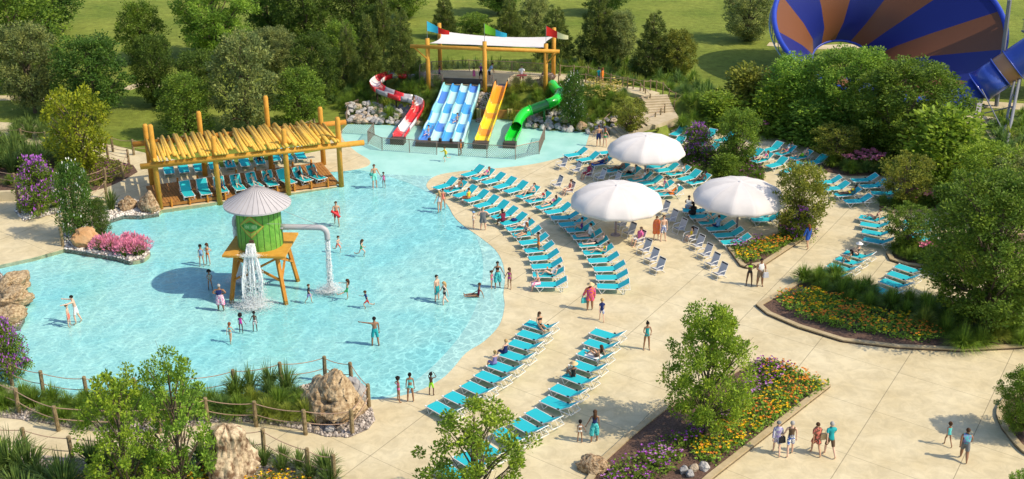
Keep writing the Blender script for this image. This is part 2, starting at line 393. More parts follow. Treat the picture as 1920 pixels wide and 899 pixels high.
def leaf_quad(mb, p, s, d=None, mi=0, asp=.5):
    """one pointed leaf, folded a little along its length"""
    a = d or Vector((rnd.gauss(0, 1), rnd.gauss(0, 1), rnd.gauss(0, .6)))
    a = a.normalized(); b = a.cross(Vector((rnd.gauss(0, 1), rnd.gauss(0, 1), rnd.gauss(0, 1) + 1.0)))
    if b.length < 1e-4: b = Vector((1, 0, 0))
    b.normalize()
    mb.add([p, p + a * s * .5 + b * s * asp * .5, p + a * s, p + a * s * .5 - b * s * asp * .5], [(0, 1, 2, 3)], mi)
PROTO = {}
def crown_proto(key, n_clump, n_leaf, leaf, shape='round', seed=1, clump=.16, gap=.0, flowers=None, lm='mid', droop=0, low=.12):
    """crown of height 1 (z 0..1) and radius .5, with its trunk and limbs; returns two shared meshes"""
    if key in PROTO: return PROTO[key]
    r = random.Random(seed); rnd.seed(seed)
    cr = MB(); tk = MB()
    def prof(t):
        if shape == 'round': return math.sqrt(max(0, 1 - ((t - .55) / .48) ** 2)) * .46
        if shape == 'cone': return .44 * (1 - t) ** .8 + .03
        if shape == 'column': return .40 * min(1, (t + .05) * 5) * min(1, (1.04 - t) * 3) ** .6
        if shape == 'vase': return (.12 + .38 * sm(t * 1.6)) * math.sqrt(max(0, 1 - max(0, (t - .6) / .42) ** 2))
        if shape == 'dome': return .5 * math.sqrt(max(0, 1 - t * t))
        if shape == 'loose': return (.20 + .28 * math.sin(math.pi * min(1, t * 1.05)))
    top = .96
    tk.tube([(0, 0, -.02), (r.uniform(-.01, .01), r.uniform(-.01, .01), .2), (r.uniform(-.03, .03), r.uniform(-.03, .03), .55), (0, 0, top - .06)], [.030, .024, .014, .004], 7)
    cl = []
    for i in range(n_clump):
        t = low + (top - low) * ((i + r.random()) / n_clump)
        if shape == 'cone': t = low + (top - low) * (1 - (1 - (i + .5) / n_clump) ** .5) * 1.0
        a = i * 2.399 + r.uniform(-.5, .5); R_ = prof(t) * (r.uniform(.55, 1.05) if r.random() < .78 else r.uniform(.05, .55))
        lump = 1 + .22 * noise.noise(Vector((math.cos(a) * 1.3 + seed, math.sin(a) * 1.3, t * 2.6)))
        c = Vector((math.cos(a) * R_ * lump, math.sin(a) * R_ * lump, t)); cl.append((c, a, R_))
        if i % max(1, n_clump // 34) == 0 and R_ > .1:
            b0 = Vector((0, 0, max(.10, t - (.22 if shape != 'cone' else .02) - .5 * R_ * (shape != 'cone')))); mid = (b0 + c) / 2 + Vector((0, 0, .03))
            tk.tube([b0, mid, c], [.010, .006, .002], 4, cap=False)
            if r.random() < .6: 
                e = c + Vector((r.uniform(-.09, .09), r.uniform(-.09, .09), r.uniform(0, .1))); tk.tube([mid, e], [.004, .0015], 3, cap=False)
    for c, a, R_ in cl:
        cs = clump * r.uniform(.6, 1.25)
        if shape == 'cone': cs *= (1.15 - c.z * .75)
        for k in range(n_leaf):
            v = Vector((r.gauss(0, 1), r.gauss(0, 1), r.gauss(0, 1))); v.normalize(); v *= r.random() ** .45
            p = c + Vector((v.x * cs, v.y * cs, v.z * cs * .62))
            d = Vector((v.x, v.y, v.z * .5 + .15 - droop + r.uniform(-.3, .3))) + Vector((r.gauss(0, .5), r.gauss(0, .5), 0))
            if shape == 'cone':
                d = Vector((math.cos(a), math.sin(a), .35)) + Vector((r.gauss(0, .7), r.gauss(0, .7), r.gauss(0, .4))); leaf_quad(cr, p, leaf * 1.5, d, 0, .16)
            elif flowers and v.z > .1 and r.random() < flowers[1]: leaf_quad(cr, p + Vector((0, 0, cs * .2)), leaf * flowers[2], Vector((r.gauss(0, .4), r.gauss(0, .4), 1)), 1, .7)
            else: leaf_quad(cr, p, leaf * r.uniform(.7, 1.3), d)
    mats = [LEAF[lm]] + ([LEAF[flowers[0]]] if flowers else [])
    PROTO[key] = (cr.mesh('crown', mats), tk.mesh('trunk', M_bark, True)); return PROTO[key]
def tree(proto, px, py, top, wpx, label, cat='tree', name='broadleaf_tree', z0=None, group=None, lean=0, leaf=None, h=None, rz=None, part='crown'):
    b = P(px, py, z0 or 0)
    if z0 is None and 78 < b.y < 135:
        for _ in range(4): b = P(px, py, max(0, hill(b.x, b.y)))
    z = b.z if z0 is None else z0
    hh = h or HG(px, py, top, z); wd = wpx * J((b.x, b.y, z + hh / 2))[2] / F_PX
    cm, tm = PROTO[proto]
    t = thing(name, label, cat, (b.x, b.y, z), rz if rz is not None else rnd.uniform(0, 6), group, (wd, wd, hh))
    c = obj(part, cm, t); obj('trunk' if part == 'crown' else 'stem', tm, t)
    if leaf:
        c.material_slots[0].link = 'OBJECT'; c.material_slots[0].material = LEAF[leaf]
    return t
def tuft_proto(key, n, lm, blade=.5, width=.012, spread=.9, seed=1, seedheads=None, curl=1.0, top=None):
    """rounded clump of arching blades, about 1 high and 1.6 wide"""
    if key in PROTO: return PROTO[key]
    r = random.Random(seed); mb = MB()
    for i in range(n):
        a = r.uniform(0, 2 * math.pi); out = r.random() ** .6 * spread; l = r.uniform(.75, 1.1)
        b = Vector((math.cos(a), math.sin(a), 0)) * r.uniform(0, .14); side = Vector((-math.sin(a), math.cos(a), 0)) * width * r.uniform(.7, 1.3)
        pts = [b]; 
        for s_ in (.4, .75, 1.0):
            rr = out * s_ ** 1.5 * .95; zz = l * (s_ * (1.25 - .5 * out) - curl * .62 * out * s_ ** 3)
            pts.append(b + Vector((math.cos(a) * rr, math.sin(a) * rr, max(.02, zz))))
        vs = []
        for q, p in enumerate(pts): ww = side * (1, .9, .6, .12)[q]; vs += [p - ww, p + ww]
        mb.add(vs, [(0, 1, 3, 2), (2, 3, 5, 4), (4, 5, 7, 6)], 0)
        if seedheads and r.random() < seedheads[1]:
            p = pts[-1]; leaf_quad(mb, p, seedheads[2], (pts[-1] - pts[-2]).normalized() + Vector((0, 0, .7)), 1, .3)
    PROTO[key] = mb.mesh('grass', [LEAF[lm]] + ([LEAF[seedheads[0]]] if seedheads else [])); return PROTO[key]
def tuft(proto, x, y, z, h, label, group, wd=1.0, name='grass_clump', cat='grass clump'):
    return tag(obj(name, PROTO[proto], None, (x, y, z), rnd.uniform(0, 6), (h * wd, h * wd, h)), label, cat, group)
tuft_proto('tuft_a', 420, 'grass', seed=3, width=.014); tuft_proto('tuft_b', 420, 'grass_pale', seed=4, width=.014); tuft_proto('tuft_c', 420, 'blue_grass', seed=5, width=.013)
tuft_proto('tuft_fine', 620, 'grass', seed=9, width=.009, spread=1.0); tuft_proto('tuft_fine_pale', 620, 'grass_pale', seed=10, width=.009)
tuft_proto('reed', 150, 'reed', seed=6, width=.022, spread=.75, curl=.8); tuft_proto('pink_tuft', 200, 'grass', seed=7, width=.014, spread=.7, seedheads=('pink', .95, .26))
tuft_proto('straw_tuft', 260, 'grass_pale', seed=8, width=.014, seedheads=('straw', .8, .16))
crown_proto('broad_a', 200, 85, .034, 'round', 21, .088); crown_proto('broad_b', 190, 85, .035, 'round', 22, .092, lm='grey')
crown_proto('broad_c', 160, 85, .037, 'loose', 23, .095, lm='mid'); crown_proto('dense', 260, 85, .030, 'round', 24, .085, lm='grey', low=.02)
crown_proto('pine_a', 240, 60, .040, 'cone', 25, .085, lm='pine'); crown_proto('pine_b', 200, 60, .044, 'cone', 26, .09, lm='pine')
crown_proto('small_open', 95, 80, .044, 'vase', 27, .10, lm='yellow'); crown_proto('small_tree', 120, 90, .040, 'round', 28, .10, lm='fresh')
crown_proto('detailed', 220, 125, .027, 'round', 29, .082, lm='bright'); crown_proto('detailed_b', 165, 120, .029, 'loose', 30, .085, lm='bright')
crown_proto('airy', 95, 85, .032, 'loose', 38, .070, lm='bright', low=.14); crown_proto('sapling', 85, 85, .034, 'loose', 35, .075, lm='fresh', low=.18)
crown_proto('big', 360, 120, .022, 'round', 31, .066, lm='mid')
crown_proto('column', 140, 95, .034, 'column', 32, .13, lm='deep', flowers=('white_flower', .028, 1.15)); crown_proto('column_plain', 140, 95, .036, 'column', 37, .12, lm='mid', low=.04)
crown_proto('lilac_bush', 90, 90, .05, 'dome', 33, .17, lm='mid', flowers=('purple', .34, 1.0), low=.1)
crown_proto('shrub', 60, 90, .07, 'dome', 34, .22, lm='mid', low=.02)
crown_proto('heather', 60, 90, .07, 'dome', 36, .22, lm='olive', flowers=('violet', .3, .9), low=.02)
# flower carpet: leaves and flower heads over a polygon
def carpet(name, poly, z, label, dens, leaf='mid', heads=(), hgt=.35, ls=.16, seed=1, pick=None):
    r = random.Random(seed); rnd.seed(seed); mb = MB()
    xs = [p[0] for p in poly]; ys = [p[1] for p in poly]
    A = (max(xs) - min(xs)) * (max(ys) - min(ys)); n = int(A * dens)
    for i in range(n):
        x = r.uniform(min(xs), max(xs)); y = r.uniform(min(ys), max(ys))
        if not inside((x, y), poly): continue
        zz = (z(x, y) if callable(z) else z); hh = hgt * (.7 + .5 * noise.noise(Vector((x * 1.7, y * 1.7, 3))))
        c = Vector((x, y, zz))
        for k in range(6):
            leaf_quad(mb, c + Vector((r.gauss(0, .09), r.gauss(0, .09), r.uniform(.05, .95) * hh)), ls * r.uniform(.6, 1.2), None, 0, .6)
        if heads:
            hsel = pick(x, y, r) if pick else r.randrange(len(heads))
            if hsel is not None and r.random() < .62:
                s_ = heads[hsel][1] * r.uniform(.7, 1.2); q = c + Vector((r.uniform(-.1, .1), r.uniform(-.1, .1), hh + heads[hsel][2]))
                for k in range(5):
                    a = k * 1.257 + x; leaf_quad(mb, q, s_, Vector((math.cos(a), math.sin(a), r.uniform(.2, .9))), 1 + hsel, .8)
    o = mb.build(name, [LEAF[leaf]] + [LEAF[h[0]] for h in heads])
    return tag(o, label, 'flowers', kind='stuff')
def pebbles(name, poly, z, n, label, s=(.05, .11), cols=None, seed=1):
    """loose stones lying on a bed"""
    r = random.Random(seed); mb = MB(); xs = [p[0] for p in poly]; ys = [p[1] for p in poly]; k = 0
    for i in range(n * 6):
        if k >= n: break
        x = r.uniform(min(xs), max(xs)); y = r.uniform(min(ys), max(ys))
        if not inside((x, y), poly): continue
        k += 1; zz = z(x, y) if callable(z) else z; q = r.uniform(*s); a = r.uniform(0, 3); fl = r.uniform(.5, .9)
        vs = [Vector((math.cos(a + j * 1.257) * q * r.uniform(.7, 1.1), math.sin(a + j * 1.257) * q * r.uniform(.7, 1.1), q * .1)) for j in range(5)]
        vt = [v * .6 + Vector((0, 0, q * fl)) for v in vs]
        mb.add([Vector((x, y, zz)) + v for v in vs + vt], [(5, 6, 7, 8, 9)] + [(j, (j + 1) % 5, 5 + (j + 1) % 5, 5 + j) for j in range(5)])
    return tag(mb.build(name, cols or M_peb), label, 'gravel', kind='stuff')
M_peb = mat('pebbles', (0.42, 0.37, 0.33), .8, island=.55); M_pebw = mat('white_pebbles', (0.62, 0.58, 0.53), .8, island=.5)
M_mulch = mat('mulch', (0.085, 0.050, 0.036), .95, (0.19, 0.115, 0.085), 9, 8, .8, 30)
M_gravel = mat('gravel_bed', (0.17, 0.135, 0.115), .95, (0.42, 0.37, 0.33), 12, 8, .8, 25, contrast=(.42, .58))
M_kerb = mat('kerb_stone', (0.37, 0.29, 0.16), .85, (0.46, 0.37, 0.23), 2, 5, .1)
# boulders
FAC = []
for k_ in range(5):
    rr_ = random.Random(k_ + 50); FAC.append([(Vector((rr_.gauss(0, 1), rr_.gauss(0, 1), rr_.gauss(0, .8) + .2)).normalized(), rr_.uniform(.30, .42)) for _ in range(9)])
def rock_mesh(name, seed, m, sub=4, rough=.34, sq=(1, 1, 1)):
    bm = bmesh.new(); bmesh.ops.create_icosphere(bm, subdivisions=sub, radius=.5)
    for v in bm.verts:
        n = v.co.normalized(); o_ = Vector((seed * 7.1, seed * 3.3, seed))
        d = noise.noise(n * 1.3 + o_) * rough - abs(noise.noise(n * 2.6 + o_)) * rough * .9 + noise.noise(n * 6 + o_) * rough * .22 - abs(noise.noise(n * 13 + o_)) * rough * .26 + noise.noise(n * 27 + o_) * rough * .09 + .2 * rough
        v.co = n * (.5 * (1 + d))
        for fn, fd in FAC[seed % 5]:
            e_ = v.co.dot(fn) - fd
            if e_ > 0: v.co -= fn * e_ * .8
        v.co.x *= sq[0]; v.co.y *= sq[1]; v.co.z *= sq[2]
        if v.co.z < -.25: v.co.z = -.25 + (v.co.z + .25) * .2
    me = bpy.data.meshes.new(name); bm.to_mesh(me); bm.free(); me.materials.append(m)
    me.polygons.foreach_set('use_smooth', [sub > 3] * len(me.polygons)); return me
M_rock = mat('boulder_stone', (0.20, 0.12, 0.06), .9, (0.50, 0.37, 0.23), 9, 12, 1.0, 14, contrast=(.40, .58))
M_rockp = mat('pale_boulder_stone', (0.22, 0.145, 0.075), .9, (0.50, 0.385, 0.235), 11, 12, 1.0, 18, contrast=(.38, .6))
M_stump = mat('weathered_wood', (0.15, 0.09, 0.05), .9, (0.62, 0.50, 0.34), 7, 12, 1.0, 8, contrast=(.40, .58))
M_rip = [mat('riprap_%s' % k, c, .9, c2, 2.5, 6, .6, 6) for k, c, c2 in (('grey', (.22, .22, .23), (.38, .37, .36)), ('tan', (.33, .26, .18), (.46, .38, .29)), ('pale', (.36, .35, .33), (.50, .48, .46)))]
def boulder(px, py, wpx, hpx, label, m=M_rock, seed=1, z=0, dy=1.0, sub=5, name='boulder', cat='boulder', rough=.46, rz=0):
    b = P(px, py, z); d = J(b)[2]; wd = wpx * d / F_PX; h = hpx * d / F_PX * 1.05
    me = rock_mesh(name, seed, m, sub, rough)
    return tag(obj(name, me, None, (b.x, b.y + wd * dy * .35, z + h * .25), rz, (wd * .98, wd * dy, h)), label, cat)
def bed(name, px, z=.10, m=None, kerb=True, kw=.30, sp=0, zf=None):
    poly = spline(PX(px), sp) if sp else PX(px)
    tag(fill(poly, zf=zf or (lambda x, y: z - .02), step=.5 if zf else None, skirt=.25).build(name, m or M_mulch, smooth=bool(zf)), kind='structure')
    if kerb:
        mb = MB(); k = len(poly); A = sum(poly[i - 1][0] * poly[i][1] - poly[i][0] * poly[i - 1][1] for i in range(k)); sg = 1 if A > 0 else -1
        inn = []
        for i in range(k):
            p0, p1, p2 = Vector(poly[i - 1]), Vector(poly[i]), Vector(poly[(i + 1) % k])
            n1 = Vector((-(p1 - p0).y, (p1 - p0).x)).normalized(); n2 = Vector((-(p2 - p1).y, (p2 - p1).x)).normalized()
            n = (n1 + n2); n = n.normalized() / max(.5, n.normalized().dot(n1)) if n.length > .1 else n1; inn.append(p1 + n * kw * sg)
        zt = z + .05
        for i in range(k):
            j = (i + 1) % k; a, b_, c, d = poly[i], poly[j], inn[j], inn[i]
            mb.quad((*a, -.01), (*b_, -.01), (*b_, zt), (*a, zt)); mb.quad((*a, zt), (*b_, zt), (*c, zt), (*d, zt)); mb.quad((*d, zt), (*c, zt), (*c, z - .06), (*d, z - .06))
        tag(mb.build('kerb', M_kerb), kind='structure')
    return poly
# ================================================================ PEOPLE (builders)
def V(*a): return Vector(a)
DOWN = (0, 0, -1)
A_REST = ((.14, .02, -1), (.04, -.18, -1)); A_HOLD = ((.42, 0, -1), (.50, -.1, -1)); A_BENT = ((.15, .05, -1), (-.05, -1, .1))
A_HIP = ((.75, .25, -.75), (-.9, -.35, -.35)); A_UP = ((.8, -.1, .45), (-.45, -.1, .9)); A_OUT = ((.5, -.9, -.1), (.35, -1, .05))
A_FACE = ((.45, -.8, -.1), (-.6, -.2, .8)); A_BACK = ((.25, .6, -.8), (.1, .3, -1)); A_CARRY = ((.25, -.15, -1), (-.45, -1, -.1)); A_SPREAD = ((1, 0, .1), (.8, -.2, .5))
A_SWF = ((.15, -.4, -1), (.05, -.8, -.8)); A_SWB = ((.15, .45, -1), (.05, .2, -1)); A_HEAD = ((.8, .2, .9), (-.8, .3, .5)); A_LAP = ((.15, -.25, -1), (-.25, -.9, -.35))
POSES = {  # spine dir, left leg (thigh, shin), right leg, left arm, right arm
 'stand': ((0, .02, 1), ((.10, -.02, -1), (.06, .03, -1)), ((.10, .03, -1), (.06, .05, -1)), A_REST, A_REST),
 'walk': ((0, -.05, 1), ((.07, -.42, -1), (.04, .02, -1)), ((.07, .25, -1), (.04, .75, -1)), A_SWB, A_SWF),
 'stroll': ((0, -.04, 1), ((.07, .20, -1), (.04, .50, -1)), ((.07, -.28, -1), (.04, 0, -1)), A_HOLD, A_REST),
 'hold_right': ((0, 0, 1), ((.10, -.06, -1), (.05, .03, -1)), ((.08, .08, -1), (.04, .18, -1)), A_REST, A_HOLD),
 'hold_left': ((0, 0, 1), ((.10, .08, -1), (.05, .18, -1)), ((.08, -.06, -1), (.04, .03, -1)), A_HOLD, A_REST),
 'hold_both': ((0, 0, 1), ((.10, .05, -1), (.05, .15, -1)), ((.08, -.05, -1), (.04, .03, -1)), A_HOLD, A_HOLD),
 'carry': ((0, 0, 1), ((.10, -.02, -1), (.06, .03, -1)), ((.10, .04, -1), (.05, .08, -1)), A_CARRY, A_CARRY),
 'akimbo': ((0, .03, 1), ((.12, -.02, -1), (.06, .03, -1)), ((.12, .03, -1), (.06, .05, -1)), A_HIP, A_HIP),
 'point': ((0, .02, 1), ((.12, -.05, -1), (.06, .03, -1)), ((.12, .14, -1), (.06, .2, -1)), ((.9, -.45, .05), (.9, -.45, .1)), A_REST),
 'reach': ((0, -.2, 1), ((.1, -.25, -1), (.05, .1, -1)), ((.1, .15, -1), (.05, .4, -1)), A_OUT, A_OUT),
 'run': ((0, -.22, 1), ((.07, -.85, -.8), (.04, .5, -1)), ((.07, .4, -1), (.04, 1.2, -.35)), ((.3, .6, -.8), (.2, -.6, -.6)), ((.3, -.6, -.7), (.1, -1, .2))),
 'kick': ((0, .10, 1), ((.1, -1, -.55), (.05, -1, -.2)), ((.08, .05, -1), (.04, .05, -1)), A_SPREAD, A_OUT),
 'armsup': ((0, .05, 1), ((.1, -.3, -1), (.05, .2, -1)), ((.1, .1, -1), (.05, .2, -1)), A_UP, A_UP),
 'face': ((0, .02, 1), ((.1, 0, -1), (.05, .05, -1)), ((.1, -.2, -1), (.05, .2, -1)), A_FACE, A_FACE),
 'bend': ((0, -.6, 1), ((.1, -.25, -1), (.05, .3, -1)), ((.1, -.1, -1), (.05, .3, -1)), ((.1, -.5, -1), (.1, -.5, -1)), ((.1, -.4, -1), (.1, -.5, -1))),
 'sit': ((0, .10, 1), ((.15, -1, -.03), (.06, -.15, -1)), ((.15, -1, -.03), (.06, .1, -1)), A_LAP, A_LAP),
 'sit_lean': ((0, -.25, 1), ((.2, -1, -.03), (.06, -.05, -1)), ((.2, -1, -.03), (.06, .15, -1)), ((.1, -.6, -.9), (-.1, -1, -.3)), A_LAP),
 'sit_long': ((0, .12, 1), ((.10, -1, .02), (.02, -1, -.04)), ((.12, -1, .05), (.02, -1, -.1)), A_BACK, A_LAP),
 'sit_knees': ((0, .04, 1), ((.2, -.8, .55), (-.1, -.35, -1)), ((.2, -.8, .50), (-.1, -.4, -1)), ((.2, -.7, -.6), (-.3, -.8, .0)), ((.2, -.7, -.6), (-.3, -.8, 0))),
 'recline': ((0, .78, .72), ((.08, -1, .03), (.03, -1, -.05)), ((.10, -1, .03), (.05, -1, -.05)), ((.22, -.1, -.45), (.0, -1, -.02)), ((.22, -.1, -.45), (.0, -1, -.02))),
 'recline_knee': ((0, .75, .78), ((.08, -.85, .62), (.02, -.62, -.85)), ((.12, -1, .10), (.05, -1, -.12)), ((.22, -.15, -.45), (-.3, -1, .2)), ((.25, .1, -.5), (.1, -1, -.1))),
 'recline_up': ((0, .78, .72), ((.08, -1, .03), (.03, -1, -.05)), ((.10, -.85, .55), (.02, -.6, -.75)), A_HEAD, ((.22, -.1, -.45), (-.1, -1, .2))),
 'prop': ((0, .45, 1), ((.10, -1, .5), (.02, -.8, -.75)), ((.12, -1, .5), (.02, -1, -.45)), ((.2, .5, -1), (.1, .2, -1)), ((.2, .5, -1), (.1, .2, -1))),
 'kneel': ((0, -.04, 1), ((.12, -.05, -1), (.03, 1, -.02)), ((.12, -.05, -1), (.03, 1, -.02)), A_CARRY, A_FACE),
 'slide': ((0, .30, 1), ((.25, -1, .1), (.1, -1, -.1)), ((.25, -1, .1), (.1, -1, -.1)), ((1, -.2, .5), (.3, -.3, .9)), ((.3, -.2, -.8), (.2, -1, -.1))),
}
BUILDS = {'m': dict(sh=.185, che=(.165, .11), wa=(.135, .10), pe=(.145, .105), th=.082, ar=.047, hd=1.0), 'f': dict(sh=.160, che=(.135, .10), wa=(.105, .082), pe=(.150, .105), th=.080, ar=.037, hd=1.0),
          'c': dict(sh=.150, che=(.125, .10), wa=(.115, .09), pe=(.120, .09), th=.066, ar=.036, hd=1.30), 'h': dict(sh=.20, che=(.21, .16), wa=(.21, .17), pe=(.22, .17), th=.12, ar=.062, hd=1.0)}
_BODY = {}
def skeleton(pose, bld):
    b = BUILDS[bld]; sp, lL, lR, aL, aR = POSES[pose]; S = V(*sp).normalized(); J_ = {}; X = V(1, 0, 0)
    J_['p'] = V(0, 0, 0); J_['w'] = S * .16; J_['c'] = S * .34; J_['n'] = S * .50
    H = (S * .6 + V(0, 0, .4)).normalized(); J_['k'] = J_['n'] + H * .07; J_['h'] = J_['k'] + H * .115 * b['hd'] + V(0, -.015, 0); J_['t'] = J_['h'] + H * .07 * b['hd']
    for s_, nm, lg, am in ((1, 'L', lL, aL), (-1, 'R', lR, aR)):
        d = lambda q: V(q[0] * s_, q[1], q[2]).normalized()
        hip = V(.085 * s_, 0, -.03); kn = hip + d(lg[0]) * .44; an = kn + d(lg[1]) * .42
        sd = d(lg[1]); ft = V(.02 * s_, -1, 0) - sd * V(.02 * s_, -1, 0).dot(sd); 
        if ft.length < .4: ft = V(0, 0, 1) if pose != 'kneel' else V(0, 0, -1)
        toe = an + (ft.normalized() * .16 + sd * .05)
        if pose == 'kneel': toe = an + V(0, .14, -.03)
        J_['hip' + nm] = hip; J_['kn' + nm] = kn; J_['an' + nm] = an; J_['toe' + nm] = toe
        sh = S * .455 + X * b['sh'] * s_; el = sh + d(am[0]) * .29; wr = el + d(am[1]) * .25; ha = wr + d(am[1]) * .08
        J_['sh' + nm] = sh; J_['el' + nm] = el; J_['wr' + nm] = wr; J_['ha' + nm] = ha
    return J_
def body(pose, bld):
    key = pose + bld
    if key in _BODY: return _BODY[key]
    b = BUILDS[bld]; K = skeleton(pose, bld)
    bm = bmesh.new(); sk = bm.verts.layers.skin.verify(); vv = {}
    def vt(n, p, r): v = bm.verts.new(p); v[sk].radius = r if isinstance(r, tuple) else (r, r); vv[n] = v; return v
    hd = b['hd']
    vt('p', K['p'], b['pe']); vt('w', K['w'], b['wa']); vt('c', K['c'], b['che']); vt('n', K['n'], (.075, .065)); vt('k', K['k'], .055)
    vt('h', K['h'], (.088 * hd, .098 * hd)); vt('t', K['t'], (.062 * hd, .07 * hd))
    vv['p'][sk].use_root = True
    E = [('p', 'w'), ('w', 'c'), ('c', 'n'), ('n', 'k'), ('k', 'h'), ('h', 't')]
    for s_ in 'LR':
        vt('hip' + s_, K['hip' + s_], b['th'] * 1.12); vt('mt' + s_, (K['hip' + s_] + K['kn' + s_]) / 2, b['th'] * .95); vt('kn' + s_, K['kn' + s_], b['th'] * .68)
        vt('mc' + s_, K['kn' + s_].lerp(K['an' + s_], .35), b['th'] * .70); vt('an' + s_, K['an' + s_], .036); vt('toe' + s_, K['toe' + s_], (.040, .026))
        vt('sh' + s_, K['sh' + s_], b['ar'] * 1.2); vt('el' + s_, K['el' + s_], b['ar'] * .82); vt('mf' + s_, K['el' + s_].lerp(K['wr' + s_], .35), b['ar'] * .82); vt('wr' + s_, K['wr' + s_], b['ar'] * .56); vt('ha' + s_, K['ha' + s_], (.038, .020))
        E += [('p', 'hip' + s_), ('hip' + s_, 'mt' + s_), ('mt' + s_, 'kn' + s_), ('kn' + s_, 'mc' + s_), ('mc' + s_, 'an' + s_), ('an' + s_, 'toe' + s_), ('c', 'sh' + s_), ('sh' + s_, 'el' + s_), ('el' + s_, 'mf' + s_), ('mf' + s_, 'wr' + s_), ('wr' + s_, 'ha' + s_)]
    for a, c in E: bm.edges.new((vv[a], vv[c]))
    me = bpy.data.meshes.new('sk'); bm.to_mesh(me); bm.free(); o = bpy.data.objects.new('sk', me); COL.objects.link(o)
    md = o.modifiers.new('s', 'SKIN'); md.use_smooth_shade = True; md.branch_smoothing = .6; s2 = o.modifiers.new('u', 'SUBSURF'); s2.levels = 1; s2.render_levels = 1
    dg = bpy.context.evaluated_depsgraph_get(); ev = o.evaluated_get(dg); m2 = bpy.data.meshes.new_from_object(ev)
    vs = [v.co.copy() for v in m2.vertices]; fs = [tuple(p.vertices) for p in m2.polygons]
    bpy.data.objects.remove(o); bpy.data.meshes.remove(me); bpy.data.meshes.remove(m2)
    mb = MB(); mb.add(vs, fs, 0)
    # five fingers on each hand, curling
    for s_, sg in (('L', 1), ('R', -1)):
        d = (K['ha' + s_] - K['wr' + s_]).normalized(); sd = d.cross(V(0, 1, 0) if abs(d.y) < .9 else V(0, 0, 1)).normalized(); up = sd.cross(d)
        for k, (off, ln) in enumerate(((-.027, .058), (-.009, .070), (.009, .066), (.026, .052))):
            a = K['ha' + s_] + sd * off; mb.tube([a, a + d * ln * .55, a + d * ln * .8 - up * .012 * sg, a + d * ln * .9 - up * .03 * sg], [.0095, .009, .008, .006], 5, mi=0)
        a = K['ha' + s_] - d * .045 - sd * .030; mb.tube([a, a + d * .02 - sd * .025, a + d * .045 - sd * .028], [.011, .010, .007], 5, mi=0)
    # face: nose, ears, eyes, mouth
    h = K['h']; H = (K['t'] - K['h']).normalized(); F = (V(0, -1, 0) - H * V(0, -1, 0).dot(H)).normalized(); X = F.cross(H)
    q = .098 * hd
    mb.tube([h + F * q * .85 + H * .012, h + F * (q + .020) - H * .018, h + F * q * .9 - H * .024], [.006, .013, .008], 5, mi=0)
    for s_ in (-1, 1):
        mb.tube([h + X * s_ * .086 * hd - H * .02, h + X * s_ * .095 * hd + H * .02], [.012, .016], 5, mi=0)
        mb.tube([h + F * q * .86 + X * s_ * .032 + H * .012, h + F * q * .97 + X * s_ * .032 + H * .012], [.012, .009], 6, mi=1)
    mb.tube([h + F * q * .88 - H * .048 - X * .022, h + F * q * .93 - H * .050, h + F * q * .88 - H * .048 + X * .022], [.004, .007, .004], 4, mi=2)
    bmesh_ = mb.mesh('body', [M_skin[0], M_eye, M_lip], True)
    low = min(v[2] for v in mb.v)
    _BODY[key] = (bmesh_, vs, fs, K, low, H, F); return _BODY[key]
def seg_t(p, a, c):
    d = c - a; t = max(0, min(1, (p - a).dot(d) / d.length_squared)); return (p - a - d * t).length, t
def classify(K, p):
    best = None
    for nm, a, c, r in (('sp', 'p', 'n', .12), ('tL', 'hipL', 'knL', .08), ('tR', 'hipR', 'knR', .08), ('sL', 'knL', 'anL', .05), ('sR', 'knR', 'anR', .05), ('uL', 'shL', 'elL', .045), ('uR', 'shR', 'elR', .045),
                        ('fL', 'elL', 'haL', .035), ('fR', 'elR', 'haR', .035), ('hd', 'k', 't', .09), ('ft', 'anL', 'toeL', .03), ('ft', 'anR', 'toeR', .03)):
        d, t = seg_t(p, K[a], K[c]); d -= r
        if best is None or d < best[0]: best = (d, nm, t)
    return best[1], best[2]
REG = {'trunks': lambda n, t: (n == 'sp' and t < .26) or (n[0] == 't' and t < .72), 'brief': lambda n, t: (n == 'sp' and t < .16) or (n[0] == 't' and t < .16),
       'bra': lambda n, t: n == 'sp' and .56 < t < .80, 'onepiece': lambda n, t: (n == 'sp' and t < .86) or (n[0] == 't' and t < .14), 'tank': lambda n, t: n == 'sp' and .05 < t < .97,
       'shirt': lambda n, t: (n == 'sp' and t < 1.1) or (n[0] == 'u' and t < .6), 'tunic': lambda n, t: (n == 'sp' and t < 1.1) or (n[0] == 'u' and t < .8) or (n[0] == 't' and t < .6),
       'robe': lambda n, t: n == 'sp' or (n[0] == 'u') or (n in ('fL', 'fR') and t < .6) or (n[0] == 't' and t < .6), 'dress': lambda n, t: (n == 'sp' and t < .88) or (n[0] == 't' and t < .8),
       'wrap': lambda n, t: (n == 'sp' and t < .24) or n[0] == 't' or (n in ('sL', 'sR') and t < .25), 'towel': lambda n, t: n == 'sp' or n in ('uL', 'uR', 'fL', 'fR') or (n[0] == 't'),
       'long_sleeve': lambda n, t: (n == 'sp' and t < 1.1) or n[0] == 'u' or (n in ('fL', 'fR') and t < .7), 'shorts': lambda n, t: (n == 'sp' and t < .2) or (n[0] == 't' and t < .85)}
INFL = {'trunks': .014, 'brief': .008, 'bra': .008, 'onepiece': .008, 'tank': .014, 'shirt': .020, 'tunic': .038, 'robe': .034, 'dress': .030, 'wrap': .034, 'towel': .05, 'long_sleeve': .018, 'shorts': .018}
